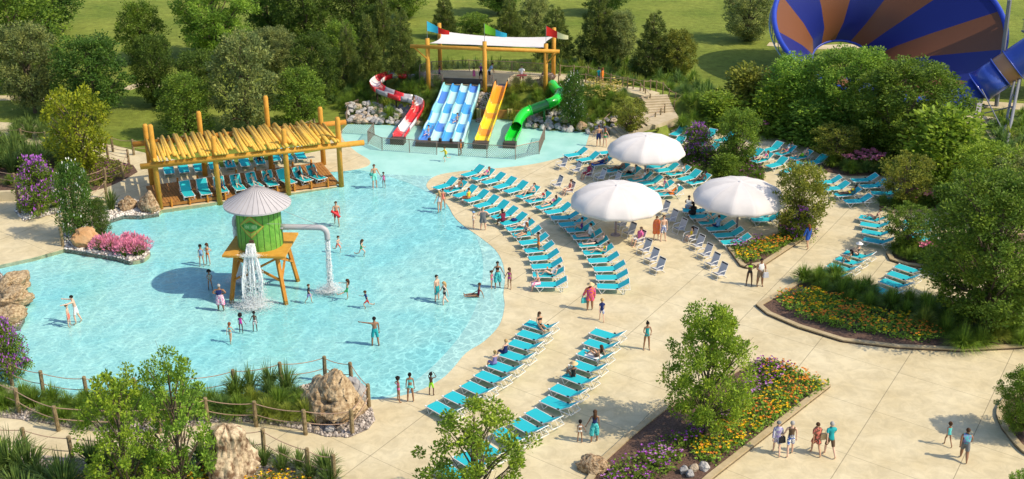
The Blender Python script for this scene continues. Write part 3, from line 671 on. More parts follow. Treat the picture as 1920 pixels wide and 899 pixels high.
WNAME = {'trunks': 'swim_trunks', 'brief': 'bikini_bottom', 'bra': 'bikini_top', 'onepiece': 'swimsuit', 'tank': 'tank_top', 'shirt': 'shirt', 'tunic': 'tunic', 'robe': 'cover_up', 'dress': 'dress', 'wrap': 'wrap_skirt', 'towel': 'towel', 'long_sleeve': 'rash_shirt', 'shorts': 'shorts'}
_CL = {}
def cloth(pose, bld, reg):
    key = (pose, bld, reg)
    if key in _CL: return _CL[key]
    _, vs, fs, K, low, H, F = body(pose, bld); cls = [classify(K, p) for p in vs]
    tmp = bpy.data.meshes.new('t'); tmp.from_pydata(vs, [], fs); tmp.update(); nr = [v.normal.copy() for v in tmp.vertices]; bpy.data.meshes.remove(tmp)
    fn = REG[reg]; d = INFL[reg]; use = {}; nv = []; nf = []
    for f in fs:
        c = sum((vs[i] for i in f), Vector()) / len(f); n, t = classify(K, c)
        if fn(n, t):
            ids = []
            for i in f:
                if i not in use:
                    k_ = d
                    if reg in ('wrap', 'dress', 'tunic', 'robe', 'towel') and cls[i][0][0] in 'ts': k_ = d * (1.1 + .8 * cls[i][1])
                    use[i] = len(nv); nv.append(vs[i] + nr[i] * k_)
                ids.append(use[i])
            nf.append(tuple(ids))
    mb = MB(); mb.add(nv, nf); _CL[key] = mb.mesh(WNAME[reg], M_cloth(('x', (.5, .5, .5))), True); return _CL[key]
_HR = {}
def hair(pose, bld, style):
    key = (pose, bld, style)
    if key in _HR: return _HR[key]
    _, vs, fs, K, low, H, F = body(pose, bld); hd = BUILDS[bld]['hd']; h = K['h'] + H * .012; mb = MB(); X = F.cross(H)
    ra, rb, rc = .104 * hd, .112 * hd, .115 * hd; n = 12; m = 8; idx = {}; v_ = []; f_ = []
    for i in range(m + 1):
        for j in range(n):
            th = math.pi * i / m * .82; ph = 2 * math.pi * j / n; fr = math.cos(ph)
            cut = 1 - .42 * max(0, fr)                        # hairline is higher over the face
            th *= cut; th *= (.72 if style == 'short' else .86 if style == 'afro' else 1.0)
            p = h - F * .012 + H * math.cos(th) * rc + (F * math.cos(ph) * rb + X * math.sin(ph) * ra) * math.sin(th)
            if style == 'afro': p = h + (p - h) * 1.38
            v_.append(p)
    for i in range(m):
        for j in range(n): f_.append((i * n + j, i * n + (j + 1) % n, (i + 1) * n + (j + 1) % n, (i + 1) * n + j))
    mb.add(v_, f_)
    if style == 'long':
        a = h - F * .07 * hd; mb.tube([a, a - H * .10 - F * .03, K['n'] - F * .10 - V(0, 0, .02), K['c'] - F * .125], [.085, .09, .085, .045], 8)
    if style == 'bun': a = h - F * .10 * hd + H * .08; mb.tube([a - H * .03, a, a + H * .04 - F * .02], [.03, .05, .03], 7)
    if style == 'tail': a = h - F * .10 * hd + H * .04; mb.tube([a, a - F * .06, a - F * .07 - H * .16, a - F * .05 - H * .26], [.03, .04, .035, .012], 7)
    _HR[key] = mb.mesh('hair', M_cloth(('x', (.5, .5, .5))), True); return _HR[key]
def headwear(pose, bld, kind):
    key = (pose, bld, kind)
    if key in _HR: return _HR[key]
    K = body(pose, bld)[3]; H, F = body(pose, bld)[5:7]; hd = BUILDS[bld]['hd']; h = K['h'] + H * .045; mb = MB()
    q = Matrix.Identity(4); X = F.cross(H)
    for i, a in enumerate((X, -F, H)): 
        for k in range(3): q[k][i] = a[k]
    mb.T = Matrix.Translation(h) @ q
    if kind == 'straw_hat': mb.lathe([(.24, -.01), (.235, .0), (.12, .02), (.115, .09), (.07, .115), (0, .12)], 18); mb.lathe([(.24, -.01), (.12, .008)], 18)
    else:
        mb.lathe([(.112 * hd, -.01), (.11 * hd, .04), (.08 * hd, .08), (0, .095 * hd)], 14); mb.box((0, -.13 * hd, .0), (.13, .10, .012), rx=.15)
    _HR[key] = mb.mesh(kind if kind == 'straw_hat' else 'cap', M_cloth(('x', (.5, .5, .5))), True); return _HR[key]
M_skin = [mat('skin_%s' % n, c, .5, spec=.4) for n, c in (('light', (.66, .42, .30)), ('tan', (.52, .30, .18)), ('brown', (.28, .145, .08)), ('dark', (.10, .052, .033)), ('pale', (.70, .48, .37)))]
M_eye = mat('eye', (.02, .015, .012), .3); M_lip = mat('lip', (.32, .09, .08), .5)
_CM = {}
def M_cloth(spec):
    """(name, colour) or (name, colour, pattern colour)"""
    if spec[0] in _CM: return _CM[spec[0]]
    m = mat('fabric_' + spec[0], spec[1], .85, spec[2] if len(spec) > 2 else None, 14, 2, contrast=(.47, .53), spec=.2); _CM[spec[0]] = m; return m
CC = {'black': (.02, .02, .022), 'white': (.78, .78, .76), 'teal': (.02, .33, .36), 'navy': (.02, .035, .14), 'blue': (.03, .10, .42), 'red': (.50, .03, .03), 'pink': (.75, .16, .38), 'magenta': (.50, .05, .33),
      'green': (.03, .28, .11), 'lime': (.35, .80, .04), 'yellow': (.80, .62, .04), 'orange': (.78, .22, .03), 'grey': (.16, .17, .18), 'violet': (.16, .05, .30), 'lavender': (.30, .24, .50), 'aqua': (.12, .60, .62),
      'brown': (.12, .08, .05), 'khaki': (.25, .19, .13), 'mint': (.25, .75, .62), 'coral': (.70, .20, .15), 'lightblue': (.25, .42, .66), 'straw': (.62, .46, .25), 'lightgrey': (.52, .54, .58), 'wine': (.18, .02, .05),
      'hairblack': (.012, .010, .010), 'hairbrown': (.07, .035, .018), 'hairblond': (.42, .28, .12), 'hairgrey': (.35, .34, .33), 'hairred': (.17, .06, .025)}
PAT = {'floral_pink': ('pink', 'white'), 'floral_orange': ('coral', 'orange'), 'floral_blue': ('blue', 'white'), 'floral_red': ('red', 'navy'), 'floral_magenta': ('magenta', 'orange'), 'floral_red_white': ('wine', 'white'), 'stripe_teal': ('teal', 'aqua'),
       'pattern_grey': ('lightgrey', 'lavender'), 'pattern_black': ('black', 'lightgrey'), 'pattern_brown': ('brown', 'coral'), 'pattern_lav': ('lavender', 'aqua'), 'floral_teal': ('navy', 'aqua'), 'multi': ('orange', 'aqua'), 'leopard': ('khaki', 'black')}
def fab(n):
    if n in PAT: return M_cloth((n, CC[PAT[n][0]], CC[PAT[n][1]]))
    return M_cloth((n, CC[n]))
PEOPLE = []
def person(at, pose, face, h, skin, hr, wear, label, bld=None, hat=None, seat=None, scale=None, name='person', flip=False):
    """at: (px, py) on the ground, (px, py, z), or a Vector for a seat place (pelvis)"""
    if bld is None: bld = 'c' if h < 1.45 else 'm'
    me, vs, fs, K, low, H, F = body(pose, bld); s_ = h / 1.75
    if isinstance(at, Vector): loc = at.copy()
    else:
        z = at[2] if len(at) > 2 else 0.0; loc = P(at[0], at[1], z); loc.z = z - low * s_
    rz = R(face) if seat is None else seat
    t = thing(name, label, 'person', loc, rz, 'swimmers and sunbathers', (-s_ if flip else s_, s_, s_))
    b = obj('body', me, t); b.material_slots[0].link = 'OBJECT'; b.material_slots[0].material = M_skin[skin]
    hc, hs = hr
    if hs: q = obj('hair', hair(pose, bld, hs), t); q.material_slots[0].link = 'OBJECT'; q.material_slots[0].material = fab('hair' + hc)
    for reg, col in wear:
        q = obj(WNAME[reg], cloth(pose, bld, reg), t); q.material_slots[0].link = 'OBJECT'; q.material_slots[0].material = fab(col)
    if hat: q = obj(hat[0], headwear(pose, bld, hat[0]), t); q.material_slots[0].link = 'OBJECT'; q.material_slots[0].material = fab(hat[1])
    return t, K, s_
# ================================================================ FURNITURE AND STRUCTURES (builders)
M_white = mat('white_metal', (.74, .74, .73), .4); M_sling = mat('turquoise_sling', (.014, .41, .48), .75, (.018, .45, .52), 60, 2); M_black = mat('black_plastic', (.02, .02, .02), .5)
M_grey_sling = mat('grey_sling', (.46, .47, .50), .8); M_timber = mat('golden_log', (.50, .24, .025), .7, (.60, .31, .045), 2.5, 5, .15, 12); M_timber2 = mat('orange_beam', (.44, .175, .02), .7, (.53, .235, .032), 2.5, 5, .15, 12)
M_slat = mat('yellow_log', (.60, .36, .045), .65, (.70, .45, .08), 3, 5, .12, 12, objrand=.08); M_deckw = mat('deck_boards', (.30, .13, .03), .7, (.42, .20, .05), 3, 5, .1)
M_canvas = mat('white_canvas', (.71, .68, .67), .85, (.76, .73, .72), 1.0, 3, .05, 3, trans=.12); M_canvas_shaded = mat('white_canvas_shaded', (.65, .62, .61), .85, (.70, .67, .66), 1.0, 3, .05, 3, trans=.12); M_pole = mat('grey_pole', (.265, .22, .23), .5); M_postw = mat('fence_post_wood', (.17, .125, .06), .9, (.30, .235, .13), 6, 6, .5, 20)
M_rope = mat('rope', (.40, .27, .19), .9); M_steel = mat('bronze_rail', (.26, .19, .15), .5, metal=.2); M_wire = mat('wire', (.20, .16, .12), .5)
M_brown = mat('dark_brown_plastic', (.055, .04, .03), .4); M_gsteel = mat('grey_steel', (.20, .21, .23), .5); M_pipe = mat('grey_pipe', (.42, .41, .43), .45)
# --- sun lounger: foot at -Y, head at +Y
def lounger_proto(deg):
    t = obj('sun_lounger', None); a = R(deg); W = .355; z = .36
    hy, hz = .27 + .76 * math.cos(a), z + .76 * math.sin(a)
    f = MB()
    for s_ in (-1, 1):
        f.tube([(s_ * .375, -.98, z - .02), (s_ * .375, .27, z - .02), (s_ * .375, .95, z - .02)], .022, 6)
        f.tube([(s_ * .375, .27, z), (s_ * .375, hy, hz)], .020, 6); f.tube([(s_ * .375, .92, z - .02), (s_ * .30, .27 + .5 * math.cos(a), z + .5 * math.sin(a) - .02)], .014, 5)
        f.box((s_ * .35, -.985, z), (.09, .07, .055)); f.box((s_ * .375, .27, z), (.05, .07, .06))
    for y in (-.98, -.3, .95): f.tube([(-.375, y, z - .03), (.375, y, z - .03)], .018, 6)
    f.tube([(-.375, hy, hz), (.375, hy, hz)], .02, 6)
    f.build('frame', M_white, t)
    s = MB()
    n = 8
    for k in range(n):
        y0, y1 = -.97 + 1.24 * k / n, -.97 + 1.24 * (k + 1) / n; x0 = W if k else W; x1 = W
        if k == 0: s.add([(-.265, y0, z + .01), (.265, y0, z + .01), (W, y0 + .10, z + .01), (W, y1, z + .005), (-W, y1, z + .005), (-W, y0 + .10, z + .01)], [(0, 1, 2, 3, 4, 5)])
        else: s.quad((-W, y0, z + .005), (W, y0, z + .005), (W, y1, z + .005), (-W, y1, z + .005))
    s.add([(-W, -.97, z + .005), (W, -.97, z + .005), (W, .27, z + .005), (-W, .27, z + .005), (-W, -.97, z - .03), (W, -.97, z - .03), (W, .27, z - .03), (-W, .27, z - .03)], [(0, 4, 7, 3), (1, 2, 6, 5), (4, 5, 6, 7)])
    s.build('seat_sling', M_sling, t)
    b = MB(); c, sn = math.cos(a), math.sin(a)
    pt = lambda x, u, o=.01: (x, .27 + u * c - o * sn, z + u * sn + o * c)
    b.add([pt(-W, 0), pt(W, 0), pt(W, .68), pt(.265, .77), pt(-.265, .77), pt(-W, .68)], [(0, 1, 2, 3, 4, 5)])
    b.add([pt(-W, 0, -.015), pt(W, 0, -.015), pt(W, .68, -.015), pt(.265, .77, -.015), pt(-.265, .77, -.015), pt(-W, .68, -.015)], [(5, 4, 3, 2, 1, 0)])
    b.build('backrest', M_sling, t)
    for s_ in (-1, 1):
        for y0, y1, y2 in ((-.9, -.72, -.46), (.72, .56, .30)):
            g = MB(); g.tube([(s_ * .375, y0, z - .03), (s_ * .375, y1, .015)], .018, 6).tube([(s_ * .375, y2, z - .03), (s_ * .375, y1, .015)], .018, 6)
            if s_ > 0: g.tube([(-.375, y1, .025), (.375, y1, .025)], .015, 5)
            g.build('leg', M_white, t)
    h = MB(); 
    for s_ in (-1, 1): h.box((s_ * .3755, .20, z + .04), (.05, .12, .05))
    h.build('hinge', M_black, t)
    KIDS[t.name] = list(t.children); return t
def chair_proto():
    """low sand chair, front at -Y"""
    t = obj('beach_chair', None); f = MB()
    for s_ in (-1, 1):
        f.tube([(s_ * .28, -.38, .0), (s_ * .28, -.30, .32), (s_ * .28, .22, .22)], .017, 6); f.tube([(s_ * .28, .18, .20), (s_ * .28, .46, .92)], .017, 6)
        f.tube([(s_ * .28, .42, .0), (s_ * .28, .12, .26)], .017, 6); f.tube([(s_ * .29, -.34, .30), (s_ * .31, -.25, .50), (s_ * .31, .31, .54)], .017, 6)
    for y, z in ((-.38, .02), (.42, .02), (-.30, .32), (.46, .92)): f.tube([(-.28, y, z), (.28, y, z)], .016, 6)
    f.build('frame', M_white, t)
    MB().quad((-.26, -.30, .33), (.26, -.30, .33), (.26, .19, .24), (-.26, .19, .24)).quad((-.26, -.30, .31), (-.26, .19, .22), (.26, .19, .22), (.26, -.30, .31)).build('seat', M_grey_sling, t)
    p = lambda x, u, o=0: (x, .20 + .27 * u + o, .24 + .68 * u)
    MB().quad(p(-.26, 0), p(.26, 0), p(.26, .98), p(-.26, .98)).quad(p(-.26, 0, .02), p(-.26, .98, .02), p(.26, .98, .02), p(.26, 0, .02)).build('backrest', M_grey_sling, t)
    MB().quad(p(-.262, .86, -.004), p(.262, .86, -.004), p(.262, 1.0, -.004), p(-.262, 1.0, -.004)).build('dark_band', M_black, t); k = MB(); k.quad((-.262, -.305, .339), (.262, -.305, .339), (.262, -.20, .320), (-.262, -.20, .320)); k.build('dark_band', M_black, t)
    for s_ in (-1, 1): MB().box((s_ * .31, .02, .535), (.06, .42, .02), rx=.06).build('armrest', M_white, t)
    KIDS[t.name] = list(t.children); return t
def parasol(px, py, label, r=3.0, top=3.48, rim=2.15):
    b = P(px, py); t = thing('parasol', label, 'parasol', b, rnd.uniform(.1, .3), 'large white parasols'); n = 12; sub = 6; N_ = n * sub
    mb = MB(); prof = [(0, top), (.10, top - .01), (.35, top - .07), (.60, top - .24), (.80, top - .50), (.92, top - .76), (.985, rim + .22), (1.0, rim + .08), (.975, rim - .06), (.95, rim - .10)]
    vs = []; fs = []
    for k, (q, z) in enumerate(prof):
        for j in range(N_):
            a = 2 * math.pi * j / N_; ph = (j % sub) / sub; bulge = 1 - .032 * math.sin(math.pi * ph) * (1 if k > 1 else 0)
            zz = z + (.05 * math.sin(math.pi * ph) if k >= 8 else -.018 * math.sin(math.pi * ph) if 2 <= k else 0)
            vs.append((r * q * bulge * math.cos(a), r * q * bulge * math.sin(a), zz))
    for k in range(len(prof) - 1):
        for j in range(N_): j2 = (j + 1) % N_; fs.append((k * N_ + j, (k + 1) * N_ + j, (k + 1) * N_ + j2, k * N_ + j2))
    mb.add(vs, fs); mb.m = [(j // sub) % 2 for k in range(len(prof) - 1) for j in range(N_)]; mb.build('canopy', [M_canvas, M_canvas_shaded], t, True)  # every other panel gets a darker canvas, panel shading put into the colour
    MB().lathe([(0, top + .07), (.10, top + .05), (.16, top), (.17, top - .03)], 12).build('finial', M_canvas, t, True)
    MB().tube([(0, 0, 0), (0, 0, top - .1)], .075, 10).build('pole', M_pole, t); MB().lathe([(0, .06), (.30, .06), (.34, .0)], 16).build('base', M_pole, t)
    for k in range(n):
        a = 2 * math.pi * k / n; MB().tube([(0, 0, top - .18), (r * .55 * math.cos(a), r * .55 * math.sin(a), top - .42), (r * .93 * math.cos(a), r * .93 * math.sin(a), rim + .05)], .02, 4).build('rib', M_white, t)
    return t
def height_at(p, top):  # height of a post on world point p whose top shows at photo row top
    lo, hi = 0, 30
    for _ in range(40):
        m = (lo + hi) / 2
        if J((p.x, p.y, p.z + m))[1] > top: lo = m
        else: hi = m
    return lo
def rope_fence(pts, label, h=1.12, z=0.0, ropes=(.92, .48), r=.105, name='rope_fence', slack=.12, link=True, lean=0.0):
    """pts: (px, py) feet of the posts"""
    W = [P(x, y, z if not callable(z) else 0) for x, y in pts]
    if callable(z):
        for i, (x, y) in enumerate(pts):
            q = W[i]
            for _ in range(5): q = P(x, y, z(q.x, q.y))
            W[i] = q
    return rope_fence_w(W, label, h, ropes, r, name, slack, link)
def rope_fence_w(W, label, h=1.12, ropes=(.92, .48), r=.085, name='rope_fence', slack=.10, link=True, mw=None, mr=None, wire=False):
    t = thing(name, label, 'fence', W[0]); o = W[0]
    for p in W:
        q = p - o; lx, ly = rnd.uniform(-.03, .03), rnd.uniform(-.03, .03)
        MB().tube([q + V(0, 0, -.1), q + V(lx, ly, h - .03), q + V(lx, ly, h)], [r, r * .95, r * .8], 8).build('post', mw or M_postw, t)
    for k in range(len(W) - 1 if link else 0):
        a, b = W[k] - o, W[k + 1] - o
        for zr in ropes:
            pts_ = [a.lerp(b, s_ / 8) + V(0, 0, zr * h - slack * 4 * (s_ / 8) * (1 - s_ / 8)) for s_ in range(9)]
            MB().tube(pts_, .022 if not wire else .03, 5).build('rope' if not wire else 'rail', mr or M_rope, t)
        if wire:
            m = MB(); L_ = (b - a).length; d = (b - a) / L_; st = .17; hh = h * .9
            for s_ in range(int((L_ + hh) / st) + 1):
                for sg in (0, 1):
                    x0 = s_ * st; x1 = x0 - hh; z0, z1 = .05, .05 + hh
                    if x0 > L_: z0 += (x0 - L_); x0 = L_
                    if x1 < 0: z1 += x1; x1 = 0
                    if x0 - x1 < .05: continue
                    if sg: x0, x1 = L_ - x0, L_ - x1
                    dz = V(0, 0, 1); pa = a + d * x0 + dz * z0 + V(0, 0, 0); pb = a + d * x1 + dz * z1
                    # follow the ground between unequal feet
                    m.bar(pa, pb, .014)
            m.build('wire_mesh', M_wire, t)
    return t
def sweep(mb, path, prof, mi=lambda i, j: 0, up=V(0, 0, 1), closed=True, sc_=None):
    k = len(path); n = len(prof); vs = []
    for i, p in enumerate(path):
        t = (path[min(i + 1, k - 1)] - path[max(i - 1, 0)]).normalized(); x = t.cross(up).normalized(); u = x.cross(t)
        for a, b in prof: q = sc_[i] if sc_ else 1; vs.append(p + x * a * q + u * b)
    base = len(mb.v)
    for i in range(k - 1):
        for j in range(n if closed else n - 1):
            j2 = (j + 1) % n; mb.m.append(mi(i, j)); mb.f.append((base + i * n + j, base + i * n + j2, base + (i + 1) * n + j2, base + (i + 1) * n + j))
    mb.v.extend(tuple(v) for v in vs)
    if closed:
        mb.f.append(tuple(base + j for j in range(n))[::-1]); mb.m.append(mi(0, 0)); mb.f.append(tuple(base + (k - 1) * n + j for j in range(n))); mb.m.append(mi(k - 2, 0))
    return mb
def smooth3(pts, n=5):
    out = []; k = len(pts)
    for i in range(k - 1):
        a, b, c, d = (pts[max(0, min(k - 1, i + j))] for j in (-1, 0, 1, 2))
        for q in range(n):
            t = q / n; out.append(0.5 * (2 * b + (c - a) * t + (2 * a - 5 * b + 4 * c - d) * t * t + (-a + 3 * b - 3 * c + d) * t ** 3))
    out.append(pts[-1]); return out
# ================================================================ BUILDING THE PLACE
# ---- water tower
def water_tower():
    c = P(497, 541); t = thing('water_tower', 'green plank water tower with grey cone roof on orange legs in the pool', 'water tower', c, R(-2.5))
    M_gr = mat('green_planks', (.10, .30, .035), .65, (.17, .40, .06), 3, 6, .2, 10); M_roof = mat('grey_metal_roof', (.44, .42, .43), .5, (.48, .46, .47), 2)
    M_seam = mat('dark_seam', (.05, .07, .03), .8); M_rs = mat('roof_seam', (.24, .23, .24), .5)
    pz = 2.82; r = 1.30; th = 2.55
    MB().box((0, 0, pz), (3.62, 3.62, .12)).box((0, 0, pz - .10), (3.3, 3.3, .10)).build('platform', M_timber, t)
    for sx in (-1, 1):
        for sy in (-1, 1):
            MB().bar((sx * 1.18, sy * 1.18, pz - .1), (sx * 1.62, sy * 1.62, -.3), .20).build('leg', M_timber2, t)
    for i in range(4):
        m = MB(); m.T = Matrix.Rotation(i * math.pi / 2, 4, 'Z')
        m.bar((-1.22, -1.24, pz - .3), (1.42, -1.42, 1.15), .12).bar((1.22, -1.24, pz - .3), (-1.42, -1.42, 1.15), .12, .10); m.build('brace', M_timber2, t)
    k = MB(); k.lathe([(r, pz + .06), (r * .985, pz + 1.2), (r * .97, pz + .06 + th)], 36); k.build('tank', M_gr, t, True)
    s = MB()
    for i in range(22):
        a = 2 * math.pi * i / 22; s.bar((math.cos(a) * (r + .004), math.sin(a) * (r + .004), pz + .08), (math.cos(a) * (r * .97 + .004), math.sin(a) * (r * .97 + .004), pz + th), .022, .012, roll=a)
    s.build('plank_seams', M_seam, t)
    z0 = pz + th - .02; f = MB(); f.lathe([(0, z0 + 1.22), (.06, z0 + 1.18), (1.93, z0 + .10), (1.93, z0), (1.86, z0), (0, z0 + .9)], 48); rf = f.build('roof', M_roof, t)
    g = MB()
    for i in range(32):
        a = 2 * math.pi * (i + .5) / 32; g.tube([(.07 * math.cos(a), .07 * math.sin(a), z0 + 1.185), (1.93 * math.cos(a), 1.93 * math.sin(a), z0 + .11)], .011, 4)
    g.build('standing_seam', M_rs, rf)
    # emblem: a diamond badge curved round the tank
    def on(u, v, o=.012): a = R(-97) + u / r; q = r * .98 + o; return (q * math.cos(a), q * math.sin(a), pz + 1.62 + v)
    e = MB(); y_, g_, o_, d_ = 0, 1, 2, 3
    def dia(w_, h_, o, mi): 
        n = 8; top = [on(-w_ + 2 * w_ * i / n, h_ * (1 - abs(-1 + 2 * i / n)), o) for i in range(n + 1)]; bot = [on(-w_ + 2 * w_ * i / n, -h_ * (1 - abs(-1 + 2 * i / n)), o) for i in range(n + 1)]
        e.add(top + bot, [(i, n + 1 + i, n + 2 + i, i + 1) for i in range(n)], mi)
    dia(.78, .72, .016, 2); dia(.73, .67, .019, 0); dia(.66, .58, .022, 5); dia(.64, .40, .024, 1)
    def arc(v0, sg, w_, mi, o=.03):
        p = [on(-w_ + 2 * w_ * i / 10, v0 + sg * .12 * math.sin(math.pi * i / 10), o) for i in range(11)]; q = [on(-w_ + 2 * w_ * i / 10, v0 + sg * (.05 + .12 * math.sin(math.pi * i / 10)), o) for i in range(11)]
        e.add(p + q, [(i, i + 1, 12 + i, 11 + i) for i in range(10)], mi)
    e.add([on(-.40 + .08 * i, .17, .026) for i in range(11)] + [on(-.40 + .08 * i, -.15, .026) for i in range(11)], [(i, 11 + i, 12 + i, i + 1) for i in range(10)], 3)
    arc(.20, 1, .24, 2); arc(-.20, -1, .24, 2)
    for k_, (u_, w_, hh_) in enumerate(((-.36, .03, .10), (-.31, .05, .04), (-.25, .03, .11), (-.19, .05, .05), (-.13, .03, .10), (.07, .04, .06), (.13, .05, .11), (.20, .03, .13), (.26, .03, .13), (.32, .05, .07))):
        e.add([on(u_, -hh_, .030), on(u_ + w_, -hh_, .030), on(u_ + w_, hh_, .030), on(u_, hh_, .030)], [(0, 1, 2, 3)], 4)
    e.build('emblem', [mat('emblem_yellow', (.38, .42, .07), .7), mat('emblem_green', (.04, .23, .03), .7), mat('emblem_orange', (.42, .17, .03), .7), mat('emblem_pale_green', (.13, .36, .09), .7), mat('emblem_lettering', (.42, .60, .26), .7), mat('emblem_lime', (.27, .42, .06), .7)], t)
    MB().box((-.16, -r - .01, pz + .52), (.26, .16, .62)).build('spout', mat('spout_dark', (.08, .05, .03), .8), t)
    pp = MB(); hz = pz + 1.15
    pp.tube(smooth3([V(1.2, 0, hz), V(3.25, 0, hz), V(3.7, 0, hz - .05), V(3.92, 0, hz - .30), V(3.94, 0, hz - .75)], 4), .17, 12); pp.lathe([(.23, -.05), (.23, .05)], 12, (1.28, 0, hz)); pp.build('outlet_pipe', M_pipe, t, True)
    MB().tube(smooth3([V(-.9, .9, hz + .15), V(-1.45, 1.1, hz + .2), V(-1.75, 1.2, hz - .0), V(-1.8, 1.2, hz - .45)], 4), .17, 12).build('outlet_pipe', M_pipe, t, True)
    MB().tube([(1.2, -.3, z0 - .1), (3.4, 0, hz + .18)], .012, 4).tube([(.75, -1.05, pz + 1.75), (3.4, 0, hz + .18)], .012, 4).build('stay_cable', M_gsteel, t)
    # falling water
    M_fall = bpy.data.materials.new('falling_water'); M_fall.use_nodes = True; nn = M_fall.node_tree.nodes; bb = nn['Principled BSDF']; bb.inputs['Base Color'].default_value = (.95, .98, .99, 1); bb.inputs['Roughness'].default_value = .3; bb.inputs['Alpha'].default_value = .85
    bb.inputs['Subsurface Weight'].default_value = 0.0; bb.inputs['Transmission Weight'].default_value = 0; bb.inputs['Emission Strength'].default_value = 0; bb.inputs['Roughness'].default_value = .9
    tl = M_fall.node_tree.nodes.new('ShaderNodeBsdfTranslucent'); tl.inputs[0].default_value = (.95, .98, .99, 1); mxs = M_fall.node_tree.nodes.new('ShaderNodeMixShader'); mxs.inputs[0].default_value = .35; M_fall.node_tree.links.new(bb.outputs[0], mxs.inputs[1]); M_fall.node_tree.links.new(tl.outputs[0], mxs.inputs[2]); M_fall.node_tree.links.new(mxs.outputs[0], nn['Material Output'].inputs[0])
    def falls(name, label, src, streams, n, splash, seed, forward=(0, 0), w1=.3, blob=None):
        """streams: (side offset, width at the top, width at the bottom, share)"""
        r_ = random.Random(seed); m = MB(); o = src.copy(); o.z = 0; h_ = src.z
        def drop(p, rr, st=1.0): m.add([p + V(0, 0, rr * st), p + V(rr, 0, 0), p + V(0, rr, 0), p + V(-rr, 0, 0), p + V(0, -rr, 0), p - V(0, 0, rr * st)], [(0, 1, 2), (0, 2, 3), (0, 3, 4), (0, 4, 1), (5, 2, 1), (5, 3, 2), (5, 4, 3), (5, 1, 4)])
        for dx, wa, wb, sh in streams:
            for i in range(int(n * sh)):
                tt = r_.random(); wd = wa + (wb - wa) * tt ** 1.3; gx, gy = r_.gauss(0, .42) * wd, r_.gauss(0, .42) * wd
                drop(V(dx * (.3 + .7 * min(1, tt * 2)) + gx + forward[0] * math.sqrt(tt), gy + forward[1] * min(1, math.sqrt(tt)), h_ * (1 - tt)), r_.uniform(.007, .019), r_.uniform(2, 6))
        for dx, wa, wb, sh in streams:
            for i in range(int(26 * sh) + 6):
                gx, gy = r_.gauss(0, .30), r_.gauss(0, .30); e_ = r_.uniform(.55, 1.0); pts = []
                for k in range(9):
                    tt = e_ * k / 8; wd = wa + (wb - wa) * .7 * tt; pts.append(V(dx * (.3 + .7 * min(1, tt * 2)) + gx * wd + .02 * math.sin(k * 2.1 + i) + forward[0] * math.sqrt(tt), gy * wd + forward[1] * min(1, math.sqrt(tt)), h_ * (1 - tt)))
                q_ = r_.uniform(.028, .055); m.tube(pts, [q_ * .8, q_, q_, q_, q_ * .9, q_ * .9, q_ * .7, q_ * .5, .006], 6)
        if blob:
            for i in range(1500): drop(V(r_.gauss(0, blob[3]), blob[1] + r_.gauss(0, .10), blob[2] + abs(r_.gauss(0, .08))), r_.uniform(.008, .018))
        for i in range(splash):
            a = r_.uniform(0, 6.28); q = abs(r_.gauss(0, 1)); rad = q * (.30 + w1); zz = max(.012, (.55 - q * .22) * r_.random() ** 2.4); rr = r_.uniform(.008, .022) * (1.3 - min(.8, q * .3))
            drop(V(math.cos(a) * rad * 1.2 + forward[0], math.sin(a) * rad + forward[1], zz), rr, 1.0 if zz > .03 else .4)
        for i in range(int(splash * .7)):
            a = r_.uniform(0, 6.28); q = abs(r_.gauss(0, 1)); rad = q * (.42 + w1 * 1.2); rr = r_.uniform(.012, .045) * (1.2 - min(.9, q * .35)); drop(V(math.cos(a) * rad * 1.3 + forward[0], math.sin(a) * rad + forward[1], .006), rr, .12)
        return tag(m.build(name, M_fall, None, True, o), label, 'falling water', kind='stuff')
    Mw = t.matrix_world if False else Matrix.Translation(c) @ Matrix.Rotation(R(-2.5), 4, 'Z')
    falls('waterfall', 'water pouring from the right hand pipe of the tower into the pool', Mw @ V(3.94, 0, hz - .78), [(0, .15, .26, 1)], 1500, 2600, 1, w1=.16)
    falls('waterfall', 'thin stream falling from the small pipe behind the water tower', Mw @ V(-1.8, 1.2, hz - .5), [(0, .13, .22, 1)], 2600, 2200, 2, w1=.12)
    falls('waterfall', 'cascade spilling from the front spout of the green tank over the platform', Mw @ V(-.16, -1.5, pz + .68), [(-.42, .10, .34, .34), (.0, .20, .55, .40), (.50, .10, .55, .26)], 3200, 3800, 3, (0, -.75), .38, blob=(0, -.42, pz + .08, .30))
    return t
water_tower()
